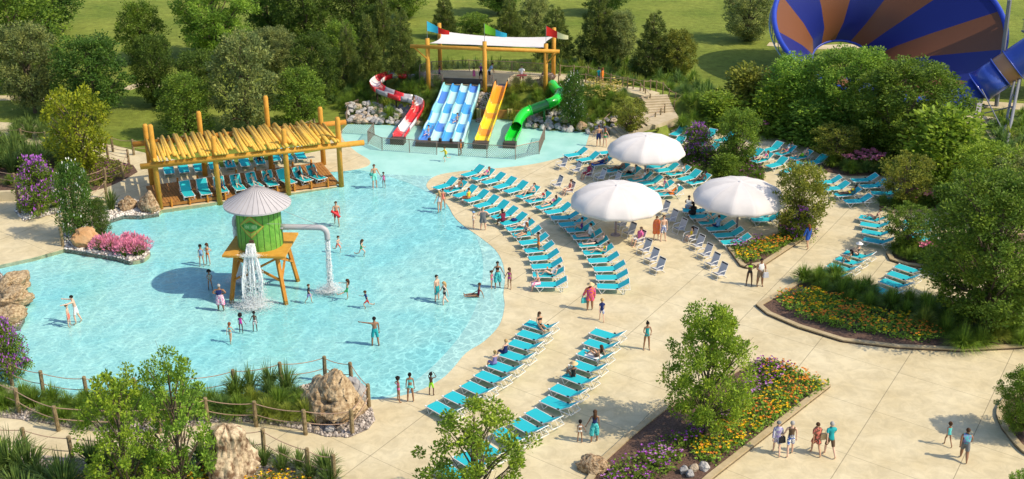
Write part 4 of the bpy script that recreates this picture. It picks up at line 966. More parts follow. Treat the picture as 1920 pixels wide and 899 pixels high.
# ---- log pergola over the deck
def pergola():
    fb = [P(301, 392), P(412, 378), P(541, 362), P(640, 348)]; ft = [234, 256, 242, 220]
    bb = [P(286, 347), P(385, 330), P(509, 316), P(607, 309)]; bt = [233, 209, 180, 201]
    o = fb[0].copy(); t = thing('pergola', 'golden log pergola with slanted pole roof over the loungers on the deck', 'pergola', o)
    for p, y in list(zip(fb, ft)) + list(zip(bb, bt)):
        q = p - o; h = height_at(p, y); MB().tube([q + V(0, 0, -.3), q + V(0, 0, h - .12), q + V(0, 0, h)], [.20, .185, .12], 12).build('post', M_timber, t, True)
    fz = height_at(fb[0], 308); fz2 = height_at(fb[3], 271); bz = height_at(bb[0], 270); bz2 = height_at(bb[3], 236)
    fa, fe = fb[0] + V(0, 0, fz), fb[3] + V(0, 0, fz2); ba, be = bb[0] + V(0, 0, bz), bb[3] + V(0, 0, bz2)
    d = (fe - fa).normalized(); e = (be - ba).normalized(); off = V(0, -.25, 0)
    MB().tube([fa - d * .9 + off - o, fe + d * 1.9 + off - o], .21, 12).build('front_beam', M_timber, t, True)
    MB().tube([ba - e * 1.1 + off * -1 - o, be + e * 1.9 + off * -1 - o], .20, 12).build('rear_beam', M_timber2, t, True)
    for a, b in ((fa, ba), (fe, be)): MB().tube([a + (a - b).normalized() * .3 - o, b + (b - a).normalized() * .3 - o], .17, 10).build('side_beam', M_timber2, t, True)
    for s_ in (.33, .66): MB().tube([fa.lerp(fe, s_) - o, ba.lerp(be, s_) - o], .14, 10).build('side_beam', M_timber2, t, True)
    r = random.Random(4); n = 66
    for i in range(n):
        s_ = (i + .5 + r.uniform(-.2, .2)) / n; a = fa.lerp(fe, s_) + V(0, 0, .30) + off; b = ba.lerp(be, s_) + V(0, 0, .28); dd = (b - a).normalized(); L_ = (b - a).length
        u0 = -.35 if r.random() < .6 else r.uniform(.1, .9); u1 = L_ * (1.02 if r.random() < .6 else r.uniform(.6, .95)); rr = r.choice((.085, .10, .12, .14, .16))
        skew = V(r.uniform(-.15, .15), 0, 0); MB().tube([a + dd * u0 + V(0, 0, rr) - o, a + dd * u1 + skew + V(0, 0, rr) - o], rr, 9).build('roof_pole', M_slat, t, True)
pergola()
def deck():
    q = PX([(301, 383), (634, 341), (602, 304), (275, 349)], .30); o = V(*q[0], 0); t = thing('wooden_deck', 'brown plank deck along the pool under the log pergola', 'deck', o)
    A, B, C_, D = (V(x, y, .30) - o for x, y in q); n = 60
    m = MB(); L_ = (B - A).length
    for i in range(n):
        s0, s1 = i / n + .0012, (i + 1) / n - .0012; a, b, c, d = A.lerp(B, s0), A.lerp(B, s1), D.lerp(C_, s1), D.lerp(C_, s0)
        dz = V(0, 0, -.05); m.add([a, b, c, d, a + dz, b + dz, c + dz, d + dz], [(0, 1, 2, 3), (4, 5, 1, 0), (5, 6, 2, 1), (7, 4, 0, 3)])
    m.build('planks', M_deckw, t)
    f = MB(); dz = V(0, 0, -.06); i_ = (D - A).normalized() * .04
    for a, b in ((A, B), (B, C_), (D, A)): f.bar(a + dz * 2 + i_, b + dz * 2 + i_, .07, .18)
    f.build('fascia', M_deckw, t)
    def posts(a, b, n, h, e0=.06):
        for i in range(n): p = a.lerp(b, e0 + (1 - 2 * e0) * i / (n - 1)); MB().tube([p + V(0, 0, -.55), p + V(0, 0, h)], .075, 8).build('edge_post', M_timber2, t)
    posts(A + V(0, -.05, 0), B + V(0, -.05, 0), 10, .28); posts(D, C_, 9, .30)
deck()
# ---- sun loungers
L35 = lounger_proto(33); L60 = lounger_proto(58); USED = set()
LOUNGERS = {}
def lounger(key, foot, head, label, proto=None, z=0.0, group='turquoise sun loungers', rz=None):
    proto = proto or L35
    if rz is None:
        hz = .78 if proto is L35 else 1.0
        a = P(*foot, z + .37); b = P(*head, z + hz); d = (b - a); d.z = 0; mid = (a + b) / 2; d.normalize()
        c = V(mid.x, mid.y, z); ang = math.atan2(-d.x, d.y)
    else: a = P(*foot, z + .37); ang = rz; d = V(-math.sin(rz), math.cos(rz), 0); c = a + d * 1.0; c.z = z
    if proto.name in USED: o = dup(proto, c, ang, label, group)
    else: o = proto; USED.add(proto.name); o.location = c; o.rotation_euler = (0, 0, ang); tag(o, label, 'sun lounger', group)
    LOUNGERS[key] = (c, ang, d); return o
def row(key, pts, org, phrase, sc_=4.8, **k):
    n = len(pts)
    for i, p in enumerate(pts):
        f = (org[0] + p[0] / sc_, org[1] + p[1] / sc_); h = (org[0] + p[2] / sc_, org[1] + p[3] / sc_)
        lounger(key + str(i + 1), f, h, phrase % ORD[i], **k)
O1, O2, O3, O4, O5, O6, OG, OI = (800, 290), (900, 400), (780, 580), (780, 712), (1040, 220), (1140, 340), (1400, 210), (1500, 360)
def shift(pts, a, b): return [(p[0] + (a[0] - b[0]) * 4.8, p[1] + (a[1] - b[1]) * 4.8, p[2] + (a[0] - b[0]) * 4.8, p[3] + (a[1] - b[1]) * 4.8) for p in pts]
row('A', [(95, 298, 245, 207), (182, 328, 333, 238), (268, 372, 430, 277), (365, 415, 533, 320), (450, 468, 628, 368), (545, 515, 715, 415), (610, 565, 800, 470), (690, 622, 880, 525)]
    + shift([(250, 143, 482, 62), (305, 198, 545, 120), (365, 268, 608, 185), (412, 338, 660, 258), (452, 408, 703, 332), (478, 480, 735, 412), (490, 550, 752, 498), (518, 640, 770, 583)], O2, O1),
    O1, 'sun lounger, %s from the splash pad in the inner curved row beside the pool')
row('B', [(345, 185, 490, 97), (435, 217, 582, 127), (525, 252, 682, 165), (625, 298, 785, 202), (725, 333, 885, 240), (830, 380, 992, 280), (920, 420, 1095, 335), (1010, 478, 1190, 387), (1095, 520, 1275, 440), (1150, 568, 1350, 512), (1215, 630, 1430, 560)]
    + shift([(795, 152, 1022, 82), (855, 215, 1085, 150), (905, 285, 1145, 217), (948, 355, 1190, 287), (985, 428, 1245, 358), (1040, 503, 1300, 438), (1060, 577, 1325, 520), (1070, 655, 1340, 605)], O2, O1),
    O1, 'sun lounger, %s from the splash pad in the outer curved row')
row('C', [(998, 118, 1262, 138), (935, 205, 1205, 225), (852, 290, 1135, 313), (775, 388, 1060, 415), (668, 485, 955, 520), (555, 570, 840, 620), (430, 662, 715, 728), (275, 752, 560, 822)] + shift([(125, 205, 400, 290)], O4, O3),
    O3, 'sun lounger, %s from the far end of the slanted row by the shore')
row('D', [(1600, 195, 1865, 215), (1535, 285, 1815, 312), (1478, 378, 1768, 412), (1412, 480, 1705, 515), (1335, 580, 1632, 630), (1230, 690, 1535, 745), (1148, 798, 1450, 862)]
    + shift([(1012, 268, 1305, 365), (872, 355, 1165, 452), (715, 440, 1000, 545), (540, 560, 810, 670), (380, 665, 650, 770), (225, 770, 480, 880)], O4, O3),
    O3, 'sun lounger, %s from the far end of the slanted row by the flower bed')
row('E', [(130, 343, 255, 278), (240, 385, 362, 318), (350, 423, 480, 355), (490, 480, 640, 415), (590, 520, 745, 450), (700, 565, 845, 492), (795, 595, 930, 530), (890, 640, 1030, 575), (965, 690, 1115, 630)],
    O5, 'sun lounger, %s from the splash pad in the front row by the upper parasol')
row('F', [(450, 318, 560, 262), (860, 445, 990, 390), (945, 480, 1075, 415), (1045, 510, 1185, 440), (1140, 560, 1290, 475), (1220, 590, 1375, 510)],
    O5, 'sun lounger, %s from the splash pad in the back row by the upper parasol')
row('G', [(1085, 150, 1150, 78), (1190, 168, 1262, 92), (1350, 185, 1415, 112), (1075, 250, 1125, 183), (1222, 285, 1290, 225), (1360, 300, 1430, 240), (1500, 205, 1575, 145)],
    O5, 'sun lounger behind the purple bush, %s counted from the steps')
row('H', [(20, 400, 90, 338), (75, 445, 207, 368), (205, 490, 342, 407), (345, 535, 482, 450)], OG, 'sun lounger, %s from the left in the lower far row by the small tree')
row('I', [(170, 350, 300, 268), (285, 380, 415, 300), (425, 415, 560, 345), (570, 462, 692, 388)], OG, 'sun lounger, %s from the left in the upper far row against the grasses')
row('K', [(650, 632, 832, 577), (712, 695, 907, 627), (810, 745, 1010, 682), (900, 805, 1112, 745)], OG, 'sun lounger, %s from the back in the slanted row right of the parasols')
row('L', [(965, 615, 1167, 560), (1050, 670, 1247, 610), (1150, 728, 1355, 690), (1258, 788, 1455, 727)], OG, 'sun lounger, %s from the back beside the yellow green tree and pink flowers')
row('M', [(548, 222, 790, 218), (555, 285, 812, 270), (575, 352, 822, 345), (580, 422, 845, 418)], OI, 'sun lounger, %s from the top of the straight row at the path')
row('N', [(940, 268, 1190, 260), (955, 332, 1205, 325), (970, 398, 1260, 390), (985, 462, 1270, 455)], OI, 'sun lounger, %s from the top of the row hidden behind the big tree')
row('Q', [(400, 538, 680, 558), (330, 592, 605, 620), (252, 650, 540, 680), (172, 706, 455, 745)], OI, 'sun lounger, %s from the top of the row beside the grass clumps')
row('R', [(872, 662, 1140, 690), (805, 725, 1075, 755), (738, 790, 1015, 828), (660, 858, 930, 905)], OI, 'sun lounger, %s from the top of the row under the big tree branches')
row('S', [(745, 262, 865, 218), (785, 318, 950, 262), (840, 372, 1045, 300), (905, 430, 1135, 362), (970, 488, 1210, 420), (1030, 552, 1280, 480)], O6, 'sun lounger, %s from the far end of the row under the right parasol')
row('T', [(1275, 305, 1480, 255), (1312, 345, 1535, 290)], O6, 'sun lounger, %s of the pair between the right parasol and its planter')
row('U', [(440, 785, 410, 685), (575, 768, 545, 668), (710, 748, 682, 652), (845, 728, 818, 640), (980, 708, 945, 622), (1106, 697, 1072, 605), (1240, 680, 1190, 592), (1365, 662, 1318, 578), (1478, 646, 1430, 562)],
    (250, 180), 'upright sun lounger on the wooden deck, %s from the boulders', 4.267, proto=L60, z=.30)
row('W', [(288, 608, 272, 530), (408, 600, 390, 520), (530, 588, 512, 512), (652, 572, 632, 495), (778, 558, 758, 482), (898, 548, 876, 470), (1018, 532, 996, 455), (1142, 505, 1118, 430), (1242, 500, 1215, 425), (1348, 492, 1320, 415)],
    (250, 180), 'sun lounger on concrete behind the pergola deck, %s from the left end', 4.267)
# ---- low chairs
CH = chair_proto()
chairs = [(O6, 115, 425, 'low grey chair in the shade right behind the middle parasol pole'), (O6, 185, 500, 'low grey chair between the parasol pole and the seated man in pink'), (O6, 270, 570, 'low grey chair holding the man in the pink shirt'),
          (O6, 320, 655, 'empty low grey chair next to the man in the pink shirt'), (O6, 385, 738, 'middle one of three empty chairs beside the outer lounger row'), (O6, 440, 825, 'nearest low grey chair beside the outer curved lounger row'),
          (O6, 490, 300, 'low grey chair partly hidden by the right edge of the middle parasol'), (O6, 560, 380, 'low grey chair just behind the man in blue swim trunks'), (O6, 640, 460, 'low grey chair next to the crouching child in yellow'), (O6, 735, 540, 'low grey chair beside the child in the yellow top'),
          (O6, 795, 612, 'first empty low chair below the child in the yellow top'), (O6, 865, 695, 'second empty low chair below the child in the yellow top'), (O6, 930, 780, 'third low chair in the line left of the triangular planter'), (O6, 995, 870, 'nearest low grey chair left of the triangular planter tip'),
          (O1, 1210, 130, 'low grey chair closest to the mint splash pad'), (O1, 1335, 172, 'low grey chair left of the man in the floral shirt'), (O1, 1445, 215, 'low grey chair under the man in the floral shirt'), (O1, 1555, 240, 'low grey chair right of the man in the floral shirt'),
          (O1, 1165, 305, 'low grey chair standing alone behind the outer lounger row'), (O1, 1275, 358, 'low grey chair left of the girl at the parasol edge'), (O1, 1690, 265, 'low grey chair peeping out above the middle parasol')]
CHL = []
for i, (o_, x, y, lab) in enumerate(chairs):
    p = P(o_[0] + x / 4.8, o_[1] + y / 4.8); rz = R(-62 + (8 if i < 6 else 4 if i < 14 else 0)); 
    if i == 0: CH.location = p; CH.rotation_euler = (0, 0, rz); tag(CH, lab, 'chair', 'low grey beach chairs')
    else: dup(CH, p, rz, lab, 'low grey beach chairs')
    CHL.append((p, rz))
parasol(1154, 441, 'big white parasol in the middle beside the outer curved lounger row', 3.08)
parasol(1381, 433, 'big white parasol on the right beside the purple flowering tree', 3.08)
parasol(1209, 338, 'big white parasol farthest back, near the foot of the steps', 2.92, 3.45)
# ---- slides
def gloss(n, c, r=.25): return mat(n, c, r, spec=.5, coat=.4)
G_blue = gloss('slide_blue', (.06, .34, .76)); G_deep = gloss('slide_deep_blue', (.07, .22, .68)); G_pale = gloss('slide_pale_aqua', (.45, .72, .76)); G_lt = gloss('slide_aqua', (.25, .60, .66))
G_yel = gloss('slide_yellow', (.85, .62, .01)); G_ora = gloss('slide_orange', (.80, .30, .01)); G_grn = gloss('slide_green', (.01, .55, .03)); G_dgr = gloss('slide_dark_green', (.01, .16, .02))
G_red = gloss('slide_red', (.65, .03, .035)); G_wht = gloss('slide_white', (.72, .70, .70)); G_gry = gloss('slide_grey', (.38, .38, .41))
def dist_path(a, b, zs):
    out = []
    for t_, z in zs: p = a.lerp(b, t_); p.z = z; out.append(p)
    return out
def chute(prof, ww): return prof
def racing():
    a, b = P(866, 163, 2.15), P(826, 267, .22); o = V(b.x, b.y, 0); t = thing('racing_slide', 'wide four lane water slide chequered in blue and pale aqua', 'water slide', o)
    zs = [(0, 2.25), (.04, 2.2), (.20, 1.72), (.32, 1.48), (.44, 1.36), (.56, .95), (.66, .76), (.76, .68), (.88, .36), (1, .24)]
    path = smooth3(dist_path(a, b, zs), 6); n = len(path); x = (b - a).cross(V(0, 0, 1)); x.z = 0; x.normalize()
    sch = [[3, 0, 2, 0, 2, 1], [2, 3, 0, 2, 3, 2], [0, 2, 3, 2, 0, 0], [2, 0, 1, 2, 1, 3]]; sch = [[1, 2, 0, 2, 0, 2], [2, 0, 2, 0, 2, 0], [0, 2, 0, 2, 1, 2], [3, 1, 3, 2, 0, 1]]
    mats = [G_blue, G_deep, G_pale, G_lt]; W = .80
    wf = lambda i: 1.0 + .12 * i / n
    for l in range(4):
        m = MB(); cx = (l - 1.5) * W
        seg = lambda i, l=l: min(5, int(6 * i / (n - 1)))
        pr = [(cx - W / 2 + .07, .14), (cx - W / 2 + .12, .02), (cx, -.02), (cx + W / 2 - .12, .02), (cx + W / 2 - .07, .14), (cx + W / 2 - .07, -.14), (cx - W / 2 + .07, -.14)]
        sweep(m, [p - o for p in path], pr, lambda i, j, l=l: sch[l][seg(i)], sc_=[wf(i) for i in range(n)]); m.build('lane', mats, t, True)
    for l in range(5):
        m = MB(); cx = (l - 2) * W; hh = .26 if l in (0, 4) else .20; dn = -.35 if l in (0, 4) else -.14
        sweep(m, [p - o for p in path], [(cx - .07, dn), (cx - .06, hh), (cx + .06, hh), (cx + .07, dn)], lambda i, j, l=l: (3, 0, 2, 0, 3, 2)[(min(5, int(6 * i / (n - 1))) + l) % 6] if l else (3, 2, 3, 0, 2, 2)[min(5, int(6 * i / (n - 1)))], sc_=[wf(i) for i in range(n)])
        m.build('divider', mats, t, True)
    d = (b - a); d.z = 0; d.normalize(); ang = math.atan2(x.y, x.x)
    e = MB(); c = b - o; q = V(c.x, c.y, 0) + d * .35
    e.box(q + V(0, 0, .17), (3.9, .7, .34), ang)
    for l in range(3): e.box(V(c.x, c.y, .42) + x * (l - 1) * .9 + d * .1, (.22, .3, .28), ang)
    e.build('run_out_trough', M_brown, t)
    for i in (12, 22, 34): 
        for s_ in (-1, 1): p = path[i] - o + x * s_ * 1.3; MB().tube([V(p.x, p.y, -.1), p + V(0, 0, -.12)], .07, 8).build('support', M_brown, t)
    f = MB(); c = a - o; f.box(c - d * .55 + V(0, 0, .35), (3.5, .12, .55), ang)
    for s_ in (-1, 1): f.box(c - d * .15 + x * s_ * 1.75 + V(0, 0, .25), (.12, .95, .6), ang)
    f.box(c - d * .3 + V(0, 0, -.1), (3.3, .8, .1), ang); f.build('start_box', M_brown, t)
racing()
def single(name, label, a, b, zs, W, mats, pick, hh=.42):
    o = V(b.x, b.y, 0); t = thing(name, label, 'water slide', o); path = smooth3(dist_path(a, b, zs), 6); n = len(path)
    x = (b - a).cross(V(0, 0, 1)); x.z = 0; x.normalize(); d = (b - a); d.z = 0; d.normalize(); ang = math.atan2(x.y, x.x)
    pr = [(-W / 2, hh), (-W / 2 + .06, .06), (-W / 2 + .2, .0), (W / 2 - .2, .0), (W / 2 - .06, .06), (W / 2, hh), (W / 2 + .06, hh), (W / 2 + .02, -.06), (-W / 2 - .02, -.06), (-W / 2 - .06, hh)]
    k = len(mats); bounds = pick
    for s_ in range(len(bounds) - 1):
        i0, i1 = int(bounds[s_][0] * (n - 1)), int(bounds[s_ + 1][0] * (n - 1)); m = MB(); sweep(m, [p - o for p in path[i0:i1 + 1]], pr); m.build('chute_section', mats[bounds[s_][1]], t, True)
    q = b - o + d * .35; e = MB(); e.box(V(q.x, q.y, .24), (W + .18, .75, .48), ang, taper=1.08); e.build('run_out_trough', M_brown, t)
    c = a - o; f = MB(); f.box(c - d * .35 + V(0, 0, .05), (W * .6, .5, .12), ang)
    for s_ in (-1, 1): f.box(c - d * .2 + x * s_ * (W / 2 + .02) + V(0, 0, .32), (.12, .55, .55), ang, taper=.6)
    f.build('start_box', M_brown, t)
    for i in (10, 20, 30): p = path[min(i, n - 1)] - o; MB().tube([V(p.x, p.y, -.1), p + V(0, 0, -.05)], .08, 8).build('support', M_brown, t)
single('open_slide', 'straight yellow and orange open water slide between blue and green slides', P(940, 163, 2.1), P(903, 269, .25),
       [(0, 2.2), (.05, 2.15), (.25, 1.6), (.40, 1.35), (.52, 1.05), (.64, .78), (.76, .66), (.88, .38), (1, .26)], 1.02, [G_ora, G_yel], [(0, 0), (.30, 1), (.47, 0), (.56, 1), (.76, 0), (.86, 1), (1.0, 1)])
def tube_slide():
    pts = [P(1036, 159, 2.35), P(1041, 167, 2.25), P(1049, 176, 2.1), P(1043, 187, 1.95), P(1031, 194, 1.8), P(1003, 204, 1.45), P(984, 212, 1.2), P(973, 225, .95), P(968, 238, .75)]
    o = V(pts[-1].x, pts[-1].y, 0); t = thing('tube_slide', 'winding bright green tube water slide with a dark green section', 'water slide', o)
    path = smooth3(pts, 5); br = [0, 9, 14, 21, 27, len(path) - 1]; col = [G_grn, G_dgr, G_grn, G_dgr, G_grn]; r = .44
    for s_ in range(5):
        p_ = [p - o for p in path[br[s_]:br[s_ + 1] + 1]]; m = MB(); m.tube(p_, r, 16, cap=False); m.tube(p_, r - .04, 16, cap=False); m.build('tube_section', col[s_], t, True)
        q = p_[-1]; dd = (p_[-1] - p_[-2]).normalized(); MB().tube([q - dd * .04, q + dd * .04], r + .06, 16, cap=False).build('flange', G_grn, t, True)
    q = path[-1] - o; e = P(957, 268, .28); p2 = smooth3([path[-1] + V(0, 0, -.32), path[-1].lerp(e, .35) + V(0, 0, -.22), path[-1].lerp(e, .7) + V(0, 0, -.06), e], 4)
    m = MB(); hh = .42; W = .86; pr = [(-W / 2, hh), (-W / 2 + .04, .1), (-W / 2 + .22, 0), (W / 2 - .22, 0), (W / 2 - .04, .1), (W / 2, hh), (W / 2 + .06, hh), (W / 2 + .02, -.06), (-W / 2 - .02, -.06), (-W / 2 - .06, hh)]
    sweep(m, [p - o for p in p2], pr); m.build('open_chute', G_grn, t, True)
    d = (p2[-1] - p2[-3]); d.z = 0; d.normalize(); g = e - o + d * .3; MB().box(V(g.x, g.y, .22), (W + .2, .7, .44), math.atan2(d.x, -d.y)).build('run_out_trough', M_brown, t)
    for i in (12, 22, 30): p = path[i] - o; gz = ground_h(p.x + o.x, p.y + o.y); MB().tube([V(p.x, p.y, gz - .1), p], .13, 10).build('support', G_dgr, t)
tube_slide()
def red_slide():
    pts = [P(784, 146, 2.15), P(768, 147, 2.1), P(750, 145, 2.05), P(732, 146, 2.0), P(713, 153, 1.9), P(704, 163, 1.8), P(713, 174, 1.7), P(733, 182, 1.55), P(752, 188, 1.4), P(770, 191, 1.25), P(783, 198, 1.12), P(783, 210, .9), P(771, 230, .6), P(758, 248, .36), P(748, 262, .24)]
    o = V(pts[-1].x, pts[-1].y, 0); t = thing('winding_slide', 'winding red, white and grey open water slide on the left', 'water slide', o); path = smooth3(pts, 4); n = len(path)
    W = .95; hh = .50; pr = [(-W / 2, hh)] + [(-W / 2 * math.cos(a), hh * .8 * (1 - math.sin(a))) for a in (.35, .8, 1.2, 1.57, 1.94, 2.34, 2.79)] + [(W / 2, hh), (W / 2 + .05, hh), (W / 2 + .03, .1), (.25, -.06), (-.25, -.06), (-W / 2 - .03, .1), (-W / 2 - .05, hh)]
    cols = [G_gry, G_red, G_gry, G_red, G_wht, G_red, G_gry, G_red, G_gry, G_wht, G_red, G_red, G_wht, G_red]; k = len(cols)
    for s_ in range(k):
        i0, i1 = round(s_ * (n - 1) / k), round((s_ + 1) * (n - 1) / k); m = MB(); sweep(m, [p - o for p in path[i0:i1 + 1]], pr); m.build('chute_section', cols[s_], t, True)
    d = (path[-1] - path[-3]); d.z = 0; d.normalize(); g = path[-1] - o + d * .3; MB().box(V(g.x, g.y, .24), (W + .2, .75, .48), math.atan2(d.x, -d.y)).build('run_out_trough', M_brown, t)
    MB().box(path[0] - o + V(.35, .1, .1), (.9, 1.0, .5), .2, taper=.8).build('start_box', M_gsteel, t)
    for i in (14, 22, 30, 38, 44): p = path[i] - o; gz = ground_h(p.x + o.x, p.y + o.y); MB().tube([V(p.x, p.y, gz - .1), p], .08, 8).build('support', M_brown, t)
red_slide()
# ---- slide terrace
tag(fill(HILL_TOP, zf=lambda x, y: 2.03, skirt=.5).build('terrace_paving', M_path), kind='structure')
def strip(name, pts, w_, m, dz=.03, n=6):
    path = smooth3([p + V(0, 0, dz) for p in pts], n); mb = MB(); sweep(mb, path, [(-w_ / 2, 0), (w_ / 2, 0), (w_ / 2, -.4), (-w_ / 2, -.4)]); return tag(mb.build(name, m), kind='structure')
strip('path', PATHL, 1.9, M_path)
def stairs():
    M_st = mat('stair_concrete', (.44, .36, .23), .85, (.54, .46, .32), 1.5, 5)
    m = MB(); o = P(1240, 212, .95)
    for a, b, n, w_ in ((STAIR[0], STAIR[1], 7, 2.4), (STAIR[2], STAIR[3], 7, 2.6)):
        d = (b - a); d.z = 0; L_ = d.length; d.normalize(); ang = math.atan2(d.y, d.x)
        for i in range(n):
            z = a.z + (b.z - a.z) * (i / n) + .02; c = a + d * (L_ * (i + .5) / n); m.box(V(c.x, c.y, z - .25), (L_ / n + .02, w_, .5), ang)
    pl = [STAIR[1] + V(1.2, .4, 0), STAIR[1] + V(-1.3, .7, 0), STAIR[2] + V(-1.2, .6, 0), STAIR[2] + V(.6, -1.5, 0), STAIR[1] + V(1.3, -1.3, 0)]
    for i in range(5):
        a, b = pl[i - 1], pl[i]; m.quad((a.x, a.y, .99), (b.x, b.y, .99), (b.x, b.y, .3), (a.x, a.y, .3))
    m.add([(p.x, p.y, .99) for p in pl], [(0, 1, 2, 3, 4)])
    tag(m.build('stairs', M_st), 'two flights of pale concrete steps climbing to the slide terrace', 'stairs')
stairs()
def wall():
    a, b = P(893, 223), P(1024, 225); t = thing('retaining_wall', 'low brown timber retaining wall with pale posts behind the slides', 'wall', a); d = b - a
    for i in range(5): MB().box(d / 2 + V(0, .1, .09 + i * .155), (d.length, .12, .15), math.atan2(d.y, d.x)).build('plank', M_deckw, t)
    for s_ in (.02, .055, .46, .50, .80, .98): MB().tube([d * s_, d * s_ + V(0, 0, .92)], .10, 8).build('post', mat('pale_post', (.48, .42, .18), .8), t)
wall()
def sail():
    fr = [P(804, 172, 1.6), P(909.5, 182, 1.25), P(1022.5, 182, 1.25)]; ftop = [72.5, 78.4, 82.5]; bk = [P(825.5, 132, 2.0), P(1037.5, 144, 2.0)]; btop = [44, 52.5]
    o = fr[1].copy(); t = thing('shade_canopy', 'white fabric shade sail on golden log posts above the slide terrace', 'canopy', o)
    tops = []
    for p, y in zip(fr + bk, ftop + btop):
        h = height_at(p, y); MB().tube([p - o - V(0, 0, .6), p - o + V(0, 0, h)], .19, 12).build('post', M_timber, t, True); tops.append(p + V(0, 0, h))
    z = [p.z + height_at(p, y) for p, y in ((fr[0], 87), (fr[2], 95))]; a = V(fr[0].x, fr[0].y - .22, z[0]); b = V(fr[2].x, fr[2].y - .22, z[1]); d = (b - a).normalized()
    MB().tube([a - d * 1.5 - o, b + d * 1.2 - o], .17, 12).build('front_beam', M_timber, t, True)
    MB().tube([a - d * 1.2 - V(0, 0, .1) - o, a + V(0, .1, -1.15) - o], .07, 8).build('knee_brace', M_timber, t); MB().tube([b + d * 1.0 - V(0, 0, .1) - o, b + V(0, .1, -1.15) - o], .07, 8).build('knee_brace', M_timber, t)
    c0, c1 = a + V(.15, .3, .25), b + V(.15, .3, .22); c2 = V(bk[1].x, bk[1].y - .2, bk[1].z + height_at(bk[1], 68)); c3 = V(bk[0].x, bk[0].y - .2, bk[0].z + height_at(bk[0], 57))
    N_ = 16; M_ = 8; vs = []
    for i in range(N_ + 1):
        for j in range(M_ + 1):
            u, v = i / N_, j / M_; p = c0.lerp(c1, u).lerp(c3.lerp(c2, u), v)
            p += V(1, 0, 0) * .55 * (4 * v * (1 - v)) * (1 - 2 * u) ; p += V(0, 0, -1) * (.28 * 4 * u * (1 - u) * v + .12 * 4 * v * (1 - v)); vs.append(p - o)
    fs = [(i * (M_ + 1) + j, (i + 1) * (M_ + 1) + j, (i + 1) * (M_ + 1) + j + 1, i * (M_ + 1) + j + 1) for i in range(N_) for j in range(M_)]
    MB().add(vs, fs).build('sail', M_canvas, t, True)
    for k, (c_1, c_2, lab) in enumerate((('aqua', 'red', 'pennant in light blue and red on the left canopy post'), ('lime', 'aqua', 'pennant in green and light blue on the middle canopy post'), ('red', 'straw', 'pennant in red and cream on the right canopy post'))):
        p = tops[k]; g = thing('flag', lab, 'flag', p, 0, 'pennants on the canopy posts'); H_ = (1.55, 1.6, 1.6)[k]; pl = mat('flag_%s%d' % (c_1, k), {'aqua': (.03, .42, .62), 'lime': (.16, .45, .02), 'red': (.55, .015, .01)}[c_1], .7); pr_ = mat('flag2_%s%d' % (c_2, k), {'aqua': (.03, .42, .62), 'red': (.6, .015, .01), 'straw': (.72, .70, .38)}[c_2], .7)
        MB().tube([(0, 0, -.2), (0, 0, H_)], .02, 6).build('flagpole', M_gsteel, g); m = MB(); n = 12; top = []; bot = []
        for i in range(n + 1):
            s_ = i / n; x = s_ * 1.95; zt = H_ - .02 - .95 * s_ ** 1.0 * (1.25 - .35 * s_) ; hh = .85 * (1 - .62 * s_); y = .10 * math.sin(s_ * 6); top.append(V(x, y, zt)); bot.append(V(x, y, zt - hh - .0 * s_))
        half = n // 2
        for mi_, (i0, i1) in enumerate(((0, half), (half, n))):
            q = MB()
            for i in range(i0, i1): q.quad(bot[i], bot[i + 1], top[i + 1], top[i]); q.quad(bot[i] + V(0, .012, 0), top[i] + V(0, .012, 0), top[i + 1] + V(0, .012, 0), bot[i + 1] + V(0, .012, 0))
            q.build('cloth', [pl, pr_][mi_], g, True)
sail()
def wfence(px, label, z=0, h=1.1, name='mesh_fence'):
    W = []
    for x, y in px:
        q = P(x, y, 0)
        if callable(z):
            for _ in range(5): q = P(x, y, z(q.x, q.y))
        else: q = P(x, y, z)
        W.append(q)
    return rope_fence_w(W, label, h, (.97,), .035, name, 0, True, M_steel, M_steel, True)
wfence([(641, 250), (702, 254), (690, 270), (716.5, 282.5), (768, 286), (819, 290)], 'low chain link fence in front of the red slide, left of the gap')
wfence([(860, 292), (913, 296), (966.5, 299), (1011, 289), (1021, 262)], 'low chain link fence before the yellow and green slides')
wfence([(787, 156), (788, 143), (810, 137), (880, 134), (960, 137), (1041, 142)], 'bronze mesh railing along the back of the slide terrace', 2.03)
wfence([(787, 156), (805, 162), (830, 162)], 'short mesh railing at the left front of the slide terrace', 2.03)
wfence([(905, 163), (924, 164)], 'short mesh railing between the blue and yellow slide starts', 2.03)
wfence([(956, 165), (1012, 165), (1034, 160)], 'mesh railing in front of the lifeguard on the terrace', 2.03)
wfence([(650, 232), (654, 213), (672, 205)], 'sloping bronze handrail at the edge of the left stone bank', hill, .9)
rope_fence_w([P(x, y, 2.0) for x, y in ((1050, 143), (1076, 144), (1102, 146), (1125, 153), (1145, 161))] + [P(1176, 167, 1.98), P(1207, 173, 1.95), P(1219, 172, 1.9), P(1230, 173, 1.8), P(1243, 177, 1.6), P(1254, 189, 1.3), P(1266, 196, 1.05), P(1278, 198, .9), P(1263, 212, .7)],
             'rope and post fence along the outer side of the hill path and steps', 1.1, (.9,), .06, slack=.03)
rope_fence_w([P(1047, 157, 2.0), P(1098, 158, 2.0), P(1119, 163, 2.0), P(1167, 166, 1.95), P(1187, 170, 1.9), P(1200, 176, 1.8), P(1210, 186, 1.5), P(1219, 197, 1.2), P(1195, 203, .95), P(1152, 222, .4), P(1130, 244, .05)], 'rope and post fence along the inner side of the hill path and steps', 1.0, (.9,), .06, slack=.03)
rope_fence_w([P(1246, 216, .8), P(1238, 224, .6), P(1228, 232, .4), P(1198, 246, .1), P(1176, 250, .0)], 'short run of low posts beside the bottom flight of steps', 1.0, (.9,), .06, slack=.03)
